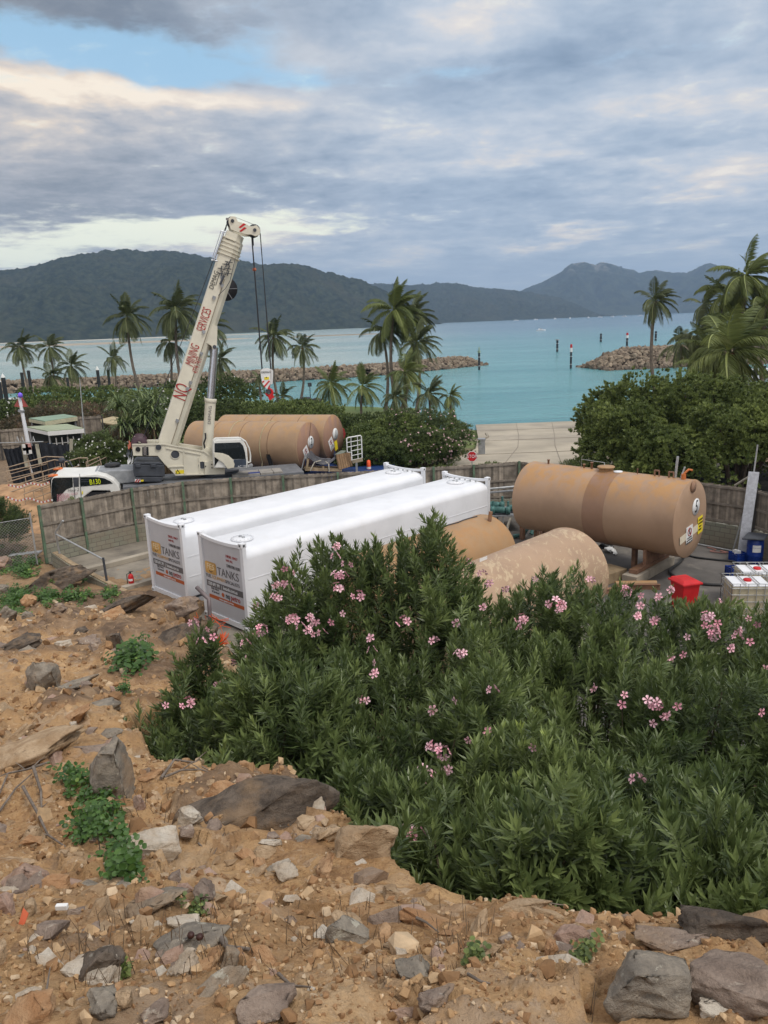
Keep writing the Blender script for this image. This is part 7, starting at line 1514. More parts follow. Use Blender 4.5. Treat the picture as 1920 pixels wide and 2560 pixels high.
for k, (x0, y0, x1, y1) in enumerate(((20, 1205, 150, 1166), (20, 1218, 160, 1176), (20, 1232, 140, 1192), (60, 1235, 128, 1210))):
    Yd = 42-k*1.0; t = thing('handrail', 'tan pipe handrail %s on the earth bank left of the crane cab' % ('highest', 'second', 'third', 'lowest')[k] if 0 else 'tan pipe handrail, %s of the parallel four left of the crane cab' % ('highest', 'second from the top', 'third from the top', 'lowest')[k], 'handrail', tuple(at(x0, y0, Yd)), 'tan pipe handrails of the access ramp'); a_, c_ = at(x0, y0, Yd), at(x1, y1, Yd)
    b = MB(); b.tube([a_, c_], .03, 6); b.build('top_rail', railm, t); b = MB(); b.tube([a_-Vector((0, 0, .4)), c_-Vector((0, 0, .4))], .022, 6); b.build('mid_rail', railm, t)
    for j in range(4): q = a_+(c_-a_)*j/3; b = MB(); b.tube([q, (q.x, q.y, q.z-1.0)], .025, 6); b.build('post', railm, t)
# earth bank with footing ramp
gx_, gy_ = np.meshgrid(np.linspace(-30, -15.2, 80), np.linspace(34.5, 44, 60), indexing='ij'); gz_ = .15+1.0*np.exp(-((gx_+19.5)/4.5)**2-((gy_-41)/2.6)**2)+.10*fbm(gx_*1.3, gy_*1.3, 0, 4, 8)+.3*np.clip((gy_-38)/5, 0, 1)-1.2*np.clip((35.6-gy_)/1, 0, 1)-1.0*np.clip((gx_+16)/.8, 0, 1)
idx = np.arange(gx_.size).reshape(gx_.shape); F = np.stack([idx[:-1, :-1], idx[1:, :-1], idx[1:, 1:], idx[:-1, 1:]], -1).reshape(-1, 4)
tag(arrays_mesh('terrain', np.stack([gx_, gy_, gz_], -1).reshape(-1, 3), F, mat('orange_earth', (.36, .22, .12), .95, .3, 1.5, bump=.5, bscale=8), smooth=True), kind='structure')
# striped tape, orange barrier, chain link
tred = mat('tape_red', (.45, .12, .10), .6)
b = MB(); st_ = MB(); 
for (x0, y0, x1, y1, Yd, lab) in ((14, 1242, 132, 1250, 36.6, 'lower'), (20, 1213, 130, 1203, 38.6, 'upper')):
    b = MB(); t = thing('barrier_tape', 'red and white striped tape, the %s of two left of the crane cab' % lab, 'tape', tuple(at(x0, y0, Yd))); a_, c_ = at(x0, y0, Yd), at(x1, y1, Yd); n = 26; r_ = MB()
    for k in range(n): r_ = MB(); p = a_+(c_-a_)*k/n-Vector((0, 0, .15*math.sin(k/n*PI*2)**2)); q = a_+(c_-a_)*(k+1)/n-Vector((0, 0, .15*math.sin((k+1)/n*PI*2)**2)); (b if k % 2 else r_).bar(p, q, .012, .08); r_.v and r_.build('red_stripe', tred, t)
    b.build('tape', nwhite, t)
ob = thing('road_barrier', 'orange plastic road barrier at the left edge', 'barrier', tuple(un(2, 1285, 0))); c_ = un(2, 1285, 0); b = MB(); b.prism([c_+Vector(v) for v in ((-1.2, 0, 0), (.35, 0, 0), (.3, 0, .35), (.2, 0, 1.0), (-1.2, 0, 1.0))], (0, .35, 0)); b.build('body', mat('barrier_orange', (.62, .28, .03), .5), ob, .04); b = MB(); b.box(c_+Vector((-.3, .17, .05)), (1.9, .6, .1)); b.build('foot', mat('barrier_foot', (.5, .22, .03), .5), ob)
cl = thing('chain_link_fence', 'sagging chain link fence with grey posts at the left edge', 'chain link fence', (-14.3, 30.6, 0)); A0, A1 = Vector((-14.35, 30.4, 0)), Vector((-19.5, 27.6, 0)); dd_ = (A1-A0).normalized(); LL = (A1-A0).length
b = MB(); k = -2.0
while k < LL:
    for s_ in (1, -1):
        x0_, x1_ = (k, k+2.0) if s_ > 0 else (k+2.0, k); pa = max(0, min(LL, x0_)); pb_ = max(0, min(LL, x1_)); za = (pa-x0_)*s_ if s_ > 0 else (x0_-pa); zb2 = 2.0-abs(x1_-pb_)
        if abs(pb_-pa) > .02: b.bar(A0+dd_*pa+Vector((0, 0, za)), A0+dd_*pb_+Vector((0, 0, zb2)), .006, .006)
    k += .12
b.build('mesh', galv, cl)
for p in (A0, A0+dd_*LL*.5, A1): b = MB(); b.tube([p, p+Vector((0, 0, 2.2))], .035, 8); b.build('post', galv, cl)
b = MB(); b.tube([A0+Vector((0, 0, 2.0)), A0+dd_*LL*.5+Vector((0, 0, 1.93)), A1+Vector((0, 0, 2.0))], .012, 5); b.build('top_wire', galv, cl)
b = MB(); q = un(65, 1385, .1); 
for k in range(4): b.tube([q+Vector((-.6, -.1*k, .02)), q+Vector((.6, .25-.1*k, .06))], .02, 5)
for k in range(5): b.tube([q+Vector((-.6+.3*k, -.3, .04)), q+Vector((-.6+.3*k, .2, .05))], .02, 5)
tag(b.build('fallen_mesh_panel', galv), 'small fallen mesh panel on the ground by the chain link fence', 'mesh panel')

# ------------------------------------------------------------------ oleander thicket on the bank
def hit(px, py, f, t0=1.2, t1=45, n=700):
    """first point where the view ray meets the height field f"""
    d = ray(px, py); t = np.geomspace(t0, t1, n); P = np.array([0, 0, CAM_H])+d[None]*t[:, None]; below = P[:, 2] <= f(P[:, 0], P[:, 1])
    i = np.argmax(below)
    if not below[i]: return None
    return P[i]
CA = [(-2.3/9, 6.05), (-1.7/9, 6.12), (-.79/9, 6.55), (0, 6.58), (.40/9, 6.75), (.58/9, 6.95), (.76/9, 6.75), (.95/9, 6.35), (1.35/9, 5.78), (1.79/9, 5.76), (2.04/9, 6.06), (2.63/9, 5.84), (3.64/9, 5.54), (4.73/9, 5.58), (7/9, 5.5)]
def xleft(y): return np.interp(y, [2, 6.3, 7.2, 8.0, 8.4, 9.3, 10.8], [-3.0, -2.45, -2.9, -3.1, -2.0, -2.12, -2.15])
def inner(x, y): return np.minimum(np.minimum(edge_dist(x, y)+.05, x-xleft(y)+.15), 10.3-y)
def canopy(x, y, lump=True):
    x = np.asarray(x, float); y = np.asarray(y, float); a = x/np.maximum(y, 1); cr = np.interp(a, [c_[0] for c_ in CA], [c_[1] for c_ in CA])
    base = np.interp(y, [2.2, 3, 4, 5, 8], [6.75, 6.5, 6.08, 5.9, 5.85]); base = base-.42*np.clip((-1.2-x)/1.5, 0, 1)*np.clip((9-y)/1.5, 0, 1)
    w = np.clip((y-7.3)/1.7, 0, 1); w = w*w*(3-2*w); z = base*(1-w)+cr*w-np.clip(y-9.3, 0, 3)*.9
    si = inner(x, y); e = np.clip(si/np.interp(y, [2, 5, 9], [.35, .7, .8]), 0, 1); e = e*e*(3-2*e); g0 = terr(x, y, False)
    if lump: z = z+(.34*fbm(x*1.1, y*1.1, 0, 2, 71)+.20*vnoise(x*2.9, y*2.9, 0, 75))*np.clip((9.3-y)/1.2, .25, 1)
    gl = np.interp(y, P_Y, P_Z)
    low = np.minimum(gl-.1, z)
    return np.where(si > 0, low+(z-low)*e, g0)
NEAR = [shoot(500+i, .40, 42, .150, .025, (.3, 1.3)) for i in range(5)]+[shoot(520+i, .50, 54, .140, .023, (.25, 1.2)) for i in range(4)]+[shoot(530+i, .28, 33, .155, .026, (.5, 1.5)) for i in range(3)]
MIDS = [shoot(540+i, .42, 39, .15, .026, (.3, 1.3), simple=True) for i in range(8)]
oleaf = leafmat('oleander_leaf', (.046, .078, .024), (.295, .36, .125), (.44, .52, .14), rough=.36, trans=.30, spec=.45)
N_ = 90000; xs = rng.uniform(-3.6, 8.2, N_); ys = rng.uniform(2.0, 10.5, N_); ok = (inner(xs, ys) > 0) & (xs < .66*ys+2.2)
xs, ys = xs[ok], ys[ok]; e_ = .06; c0 = canopy(xs, ys); gx = (canopy(xs+e_, ys)-c0)/e_; gy = (canopy(xs, ys+e_)-c0)/e_
wgt = np.clip(np.sqrt(1+gx**2+gy**2), 1, 3.2)*np.clip(5.2/np.maximum(ys, 3.2), .5, 1.5); keep = rng.random(len(xs)) < wgt/wgt.max()*.52
xs, ys, c0, gx, gy = [v[keep] for v in (xs, ys, c0, gx, gy)]; n = len(xs)
dep = np.abs(rng.normal(0, .10, n))+(rng.random(n) < .55)*rng.uniform(0, 1.2, n)-(rng.random(n) < .06)*rng.uniform(.05, .22, n)
pos = np.stack([xs, ys, c0+.06-dep], -1); pos[:, :2] += rng.normal(0, .03, (n, 2)); gapn = vnoise(xs*2.3, ys*2.3, 0, 83)+.5*vnoise(xs*5, ys*5, 0, 84); pos[:, 2] -= np.clip(-gapn-.25, 0, .6)*.75*np.clip((9.0-ys)/1.0, 0, 1); pos[:, 2] += np.clip(gapn-.35, 0, .6)*.30
g_ = np.clip(np.hypot(gx, gy), 0, 2.5)/np.maximum(np.hypot(gx, gy), 1e-6)
dirs = np.stack([-gx*g_*.38, -gy*g_*.38, np.full(n, 1.0)], -1)+rng.normal(0, .22, (n, 3)); dirs[:, 1] -= .10
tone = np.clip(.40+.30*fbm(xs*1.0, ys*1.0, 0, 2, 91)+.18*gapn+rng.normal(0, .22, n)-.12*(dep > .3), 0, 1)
CEN = [(.35, 3.4, 'oleander bush nearest the camera with one pink cluster above the pale-topped boulder'), (1.9, 3.5, 'oleander bush at the lower right corner, leafy and nearly without flowers'), (-1.5, 6.6, 'low oleander lobe spilling left over the dark boulder'), (-.1, 5.4, 'oleander bush in the middle with three pink clusters above one another'), (2.1, 5.6, 'oleander bush right of centre with one full pink cluster'),
       (-1.6, 9.0, 'flower-rich oleander bush in front of the second white tank'), (.5, 8.9, 'tallest oleander bush, its peak in front of the ochre tank'), (2.3, 8.4, 'oleander bush with one large pink head in front of the peeling tank'), (4.3, 8.4, 'oleander bush in front of the red bin and caged containers'), (4.4, 5.6, 'oleander bush at the right edge below the red bin')]
cc = np.array([c_[:2] for c_ in CEN]); own = np.argmin((xs[:, None]-cc[None, :, 0]+.25*vnoise(xs, ys, 0, 5)[:, None])**2+(ys[:, None]-cc[None, :, 1]+.25*vnoise(xs, ys, 9, 5)[:, None])**2, 1)
redstem = mat('oleander_stem', (.10, .085, .05), .8, .2)
bushes = []
for k, (bx_, by_, lab) in enumerate(CEN):
    zg = float(terr(bx_, by_, False)); t = thing('oleander_bush', lab, 'oleander', (bx_, by_, zg), 'pink oleander bushes on the bank'); bushes.append(t)
    i = np.where(own == k)[0]; Vs = []
    near_ = ys[i] < 6.6
    for sel, pr in ((i[near_], NEAR), (i[~near_], MIDS)):
        if len(sel): Vs.append(scatter(pr, pos[sel], dirs[sel], rng.uniform(.8, 1.2, len(sel)), rnd=tone[sel]))
    V = np.concatenate([v for v, f, r in Vs]); r = np.concatenate([r for v, f, r in Vs]); F = np.concatenate([Vs[0][1]]+[Vs[1][1]+len(Vs[0][0])] if len(Vs) > 1 else [Vs[0][1]]); arrays_mesh('foliage', V, F, oleaf, r, parent=t)
    b = MB()
    for j in rng.choice(i, min(70, len(i)), replace=False):
        p = Vector(pos[j])-Vector(dirs[j])*.25; q = Vector((bx_+(p.x-bx_)*.35, by_+(p.y-by_)*.35, zg)); b.tube([p, p*.6+q*.4+Vector((0, 0, .12)), q], [.006, .012, .022], 4, False)
    b.build('branches', redstem, t)
# flower heads
petal = attr_mat('pink_petals', [(0, (.74, .30, .40)), (.5, (.84, .45, .54)), (1, (.90, .64, .70))], rough=.6, bump=0); budm = mat('red_buds', (.30, .05, .05), .6, .2)
def bloom(seed, nfl, rad):
    R = np.random.default_rng(seed); V = []; F = []; r = []; 
    for k in range(nfl):
        u = R.normal(size=3); u[2] = abs(u[2])*.7; u[1] -= .5; u /= np.linalg.norm(u); c = u*rad*R.uniform(.5, 1.05)*(0 if nfl == 1 else 1); ax_ = u+R.normal(0, .25, 3); ax_ /= np.linalg.norm(ax_)
        B = basis(ax_[None], np.array([R.uniform(0, 6)]))[0]; s_ = R.uniform(.020, .027); tn = R.random()
        for q in range(5):
            a = q*2*PI/5; loc = [[.1*math.cos(a), .1*math.sin(a), -.1], [.62*math.cos(a-.42), .62*math.sin(a-.42), .12], [.98*math.cos(a-.25), .98*math.sin(a-.25), .1], [1.08*math.cos(a+.12), 1.08*math.sin(a+.12), .02], [.85*math.cos(a+.45), .85*math.sin(a+.45), .14], [.45*math.cos(a+.4), .45*math.sin(a+.4), .1]]
            b0 = len(V); V += [B @ (np.array(v)*s_)+c for v in loc]; F += [[b0, b0+1, b0+2], [b0, b0+2, b0+3], [b0, b0+3, b0+4], [b0, b0+4, b0+5]]; r += [min(1, tn*.6+.4*(j in (2, 3, 4))) for j in range(6)]
    return np.array(V), np.array(F), np.array(r)
def zA(x, y): return (900+x/1.626, 1500+y/1.626)
def zB(x, y): return (340+x/2.9625, 1140+y/2.9625)
def zC(x, y): return (x/2.592, 1280+y/2.592)
def zD(x, y): return (1150+x/2.1545, 1120+y/2.1545)
FL = [(zA, [(180, 72, 3), (388, 95, 2), (45, 157, 2), (45, 208, 2), (58, 255, 1), (55, 298, 2), (298, 170, 2), (415, 218, 3), (660, 40, 2), (645, 92, 1), (20, 405, 3), (298, 450, 2), (536, 340, 2), (385, 410, 1), (440, 525, 1), (517, 515, 1), (940, 357, 2), (1075, 385, 1), (1065, 425, 1), (1192, 418, 4), (1237, 460, 2), (1290, 432, 1), (1192, 500, 1), (1258, 233, 2), (1313, 222, 1), (1133, 22, 1), (1125, 65, 1), (1197, 88, 2), (1420, 60, 3), (1438, 122, 3), (1400, 95, 1), (1535, 100, 2), (1505, 158, 2), (1587, 153, 1), (1330, 150, 1), (1650, 258, 1), (1640, 370, 1), (305, 590, 3), (335, 620, 3), (262, 715, 4), (350, 690, 2), (702, 600, 1), (1122, 735, 2), (222, 955, 4), (1580, 75, 1), (1615, 100, 1)]),
      (zB, [(1520, 870, 4), (1495, 930, 3), (1645, 960, 3), (1530, 780, 1), (1592, 785, 1), (1470, 740, 2), (1480, 670, 2), (1095, 935, 2), (1125, 980, 2), (1025, 940, 2), (875, 930, 2), (1100, 835, 1), (1170, 865, 1), (815, 880, 1), (775, 1025, 1), (1055, 1045, 3), (1140, 1175, 2), (1168, 1215, 3), (1275, 1090, 2), (1325, 1100, 2), (1440, 1135, 1), (1530, 1135, 1), (700, 1105, 2), (420, 1240, 2), (455, 1228, 1), (525, 1235, 1), (565, 1270, 1), (700, 1262, 2), (705, 1215, 1), (470, 1320, 2), (890, 1310, 2), (930, 1285, 3), (1215, 1270, 2), (1265, 1275, 2), (1310, 1285, 1), (1370, 1275, 2), (1290, 1175, 1)]),
      (zC, [(1405, 1025, 2), (1215, 1175, 3), (1045, 1250, 1), (1075, 1252, 1), (1585, 855, 2), (1595, 945, 1)]),
      (zD, [(520, 780, 5), (115, 640, 2), (240, 700, 2), (155, 440, 2), (335, 865, 3), (115, 818, 2), (895, 770, 3), (700, 715, 2), (1130, 765, 2), (1070, 805, 2), (975, 795, 1), (965, 850, 2), (952, 905, 2), (1045, 935, 1), (315, 940, 1), (1335, 890, 3), (1390, 915, 1), (1385, 830, 2), (1365, 975, 3), (1495, 955, 2), (405, 700, 1), (50, 545, 1)])]
BL = {s_: [bloom(700+10*s_+j, nf, rd) for j in range(3)] for s_, nf, rd in ((1, 1, .0), (2, 2, .028), (3, 5, .045), (4, 7, .055), (5, 12, .07))}
cnt = 0; me_cache = {}
for f_, lst in FL:
    for x, y, s_ in lst:
        px, py = f_(x, y); P = hit(px, py, canopy)
        if P is None or P[1] > 9.8: 
            d = ray(px, py); P = np.array([0, 0, CAM_H])+d*(9.15/d[1])
        tc_ = np.array([0, 0, CAM_H])-P; tc_ /= np.linalg.norm(tc_); P = P+tc_*.20; P[2] = min(P[2], float(canopy(P[0], P[1]))+.16); k = int(np.argmin(((cc-P[:2])**2).sum(1))); key = (s_, cnt % 3); cnt += 1
        if key not in me_cache:
            V, F, r = BL[s_][cnt % 3]; o = arrays_mesh('flower_cluster', V, F, petal, r); me_cache[key] = o.data; bpy.data.objects.remove(o)
        o = bpy.data.objects.new('flower_cluster', me_cache[key]); COL.objects.link(o); o.parent = bushes[k]; o.matrix_parent_inverse = world_of(bushes[k]).inverted(); sc_ = 1.62*(P[1]/6 if P[1] > 6 else 1)**.35
        o.matrix_basis = Matrix.LocRotScale(Vector(P), Euler((random.uniform(-.3, .5), random.uniform(-.3, .3), random.uniform(-.5, .5))), (sc_,)*3)

# ------------------------------------------------------------------ rocks
def rockmat(name, a, b_, lich=None, dirt=(.36, .235, .13), ls=5.0, lsp=(.60, .66), dirtk=.75):
    M_ = bpy.data.materials.new(name); M_.use_nodes = True; N = NX(M_.node_tree); s_ = M_.node_tree.nodes['Principled BSDF']; g = N.n('ShaderNodeNewGeometry'); pos = g.outputs['Position']
    mp = N.n('ShaderNodeMapping'); mp.inputs['Scale'].default_value = (1, 1, 2.6); mp.inputs['Rotation'].default_value = (.3, .4, .2); N.put(mp.inputs[0], pos)
    c = N.mix(N.rng(N.noise(mp.outputs[0], 5.5, 7, .68, .5), .34, .66), a, b_); c = N.mix(N.rng(N.noise(pos, 34, 5, .7), .45, .75, 0, .45), c, tuple(v*.45 for v in a))
    c = N.mix(N.rng(N.noise(pos, 3.2, 5, .6), .50, .68, 0, dirtk), c, dirt)
    if lich: c = N.mix(N.rng(N.noise(pos, ls*3, 6, .7, .3), lsp[0], lsp[1], 0, .85), c, lich)
    N.put(s_.inputs['Base Color'], c); s_.inputs['Roughness'].default_value = .92; s_.inputs['Specular IOR Level'].default_value = .2
    bp = N.n('ShaderNodeBump'); bp.inputs['Strength'].default_value = .7; bp.inputs['Distance'].default_value = .02; N.put(bp.inputs['Height'], N.m('ADD', N.noise(mp.outputs[0], 22, 8, .72), N.noise(pos, 70, 4, .7))); N.put(s_.inputs['Normal'], bp.outputs[0]); return M_
RM = dict(dark=rockmat('dark_rock', (.075, .06, .048), (.17, .135, .105), (.34, .32, .27), lsp=(.66, .72), dirtk=.45), grey=rockmat('grey_rock', (.19, .165, .135), (.33, .285, .225), (.45, .42, .34), dirtk=.55), tan=rockmat('tan_rock', (.33, .22, .125), (.50, .37, .24), dirtk=.5),
          pale=rockmat('pale_rock', (.44, .36, .27), (.60, .54, .45), dirtk=.35), orange=rockmat('orange_rock', (.36, .19, .09), (.50, .32, .18), dirtk=.4), pink=rockmat('pinkish_rock', (.34, .22, .165), (.46, .33, .26), dirtk=.4), mauve=rockmat('mauve_rock', (.20, .15, .12), (.34, .265, .21), (.48, .42, .34), lsp=(.58, .68), dirtk=.5))
def rock_mesh(seed, sx_, sy_, sz_, sharp=.5, cuts=3, npt=16, rough=.05):
    R = np.random.default_rng(seed); bm = bmesh.new()
    for _ in range(npt):
        v = R.normal(size=3); v /= np.max(np.abs(v))**sharp*np.linalg.norm(v)**(1-sharp); v *= R.uniform(.8, 1.0); bm.verts.new((v[0], v[1], v[2]))
    bmesh.ops.convex_hull(bm, input=bm.verts[:])
    for v in [v for v in bm.verts if not v.link_faces]: bm.verts.remove(v)
    bmesh.ops.dissolve_limit(bm, angle_limit=.25, verts=bm.verts[:], edges=bm.edges[:]); bmesh.ops.bevel(bm, geom=bm.edges[:], offset=.025, segments=1, affect='EDGES'); bmesh.ops.triangulate(bm, faces=bm.faces[:])
    for _ in range(cuts):
        es = [e for e in bm.edges if e.calc_length() > .16]
        if es: bmesh.ops.subdivide_edges(bm, edges=es, cuts=1, use_grid_fill=False); bmesh.ops.triangulate(bm, faces=bm.faces[:])
    bm.verts.index_update(); co = np.array([v.co[:] for v in bm.verts]); nn_ = np.array([v.normal[:] for v in bm.verts]); bm.normal_update(); nn_ = np.array([v.normal[:] for v in bm.verts])
    k = fbm(co[:, 0]*1.6+seed, co[:, 1]*1.6, co[:, 2]*2.6, 4, seed, .55); led = np.abs(fbm(co[:, 0]*.8, co[:, 1]*.8+seed, co[:, 2]*4.5, 2, seed+7)); co = co+nn_*(k*rough*1.4-led*rough*1.1+rough*.3*vnoise(co[:, 0]*9, co[:, 1]*9, co[:, 2]*9, seed))[:, None]
    co = co*np.array([sx_, sy_, sz_]); F = np.array([[v.index for v in f.verts] for f in bm.faces]); bm.free(); return co, F
tsm = lambda x, y: terr(x, y, False)
def rock(box, kind, label, seed, h=.55, dpt=.8, tilt=0.0, rz=None, sink=.30, sharp=.55, name='rock', rough=.06):
    if sink >= .3: sink -= .10
    x0, y0, x1, y1 = box; px, py = (x0+x1)/2, y0+(y1-y0)*.62; P = hit(px, py, tsm)
    if P is None: P = np.array(un(px, py, .1))
    P[2] = float(terr(P[0], P[1])); D = math.sqrt(P[0]**2+P[1]**2+(CAM_H-P[2])**2); wm = (x1-x0)/FPX*D/2; hm_ = (y1-y0)/FPX*D; dm = min(wm*1.5, max(wm*.45, hm_*.72)); zm = max(hm_*h*.9, wm*.30)
    co, F = rock_mesh(seed, wm*1.06, dm, zm, sharp, 3, 16, rough); a = math.radians(tilt); co = co @ np.array([[math.cos(a), 0, math.sin(a)], [0, 1, 0], [-math.sin(a), 0, math.cos(a)]]); az_ = math.atan2(P[0], P[1])*-1+(rz or 0); ca, sa = math.cos(az_), math.sin(az_)
    sl = .22; co[:, 2] -= co[:, 1]*sl; co = co @ np.array([[ca, sa, 0], [-sa, ca, 0], [0, 0, 1]])
    t = arrays_mesh(name, co, F, RM[kind], smooth=True); t.location = (P[0], P[1], P[2]+zm*(1-sink*2)*.45+.12*zm)
    for pl_ in (): pass
    tag(t, label, 'rock'); return t
def zE(*b_): return tuple(v/1.728+(0 if i % 2 == 0 else 1850) for i, v in enumerate(b_))
def zG(*b_): return tuple(v/1.626+(900 if i % 2 == 0 else 2150) for i, v in enumerate(b_))
def zH(*b_): return tuple(v/2.592+(0 if i % 2 == 0 else 1280) for i, v in enumerate(b_))
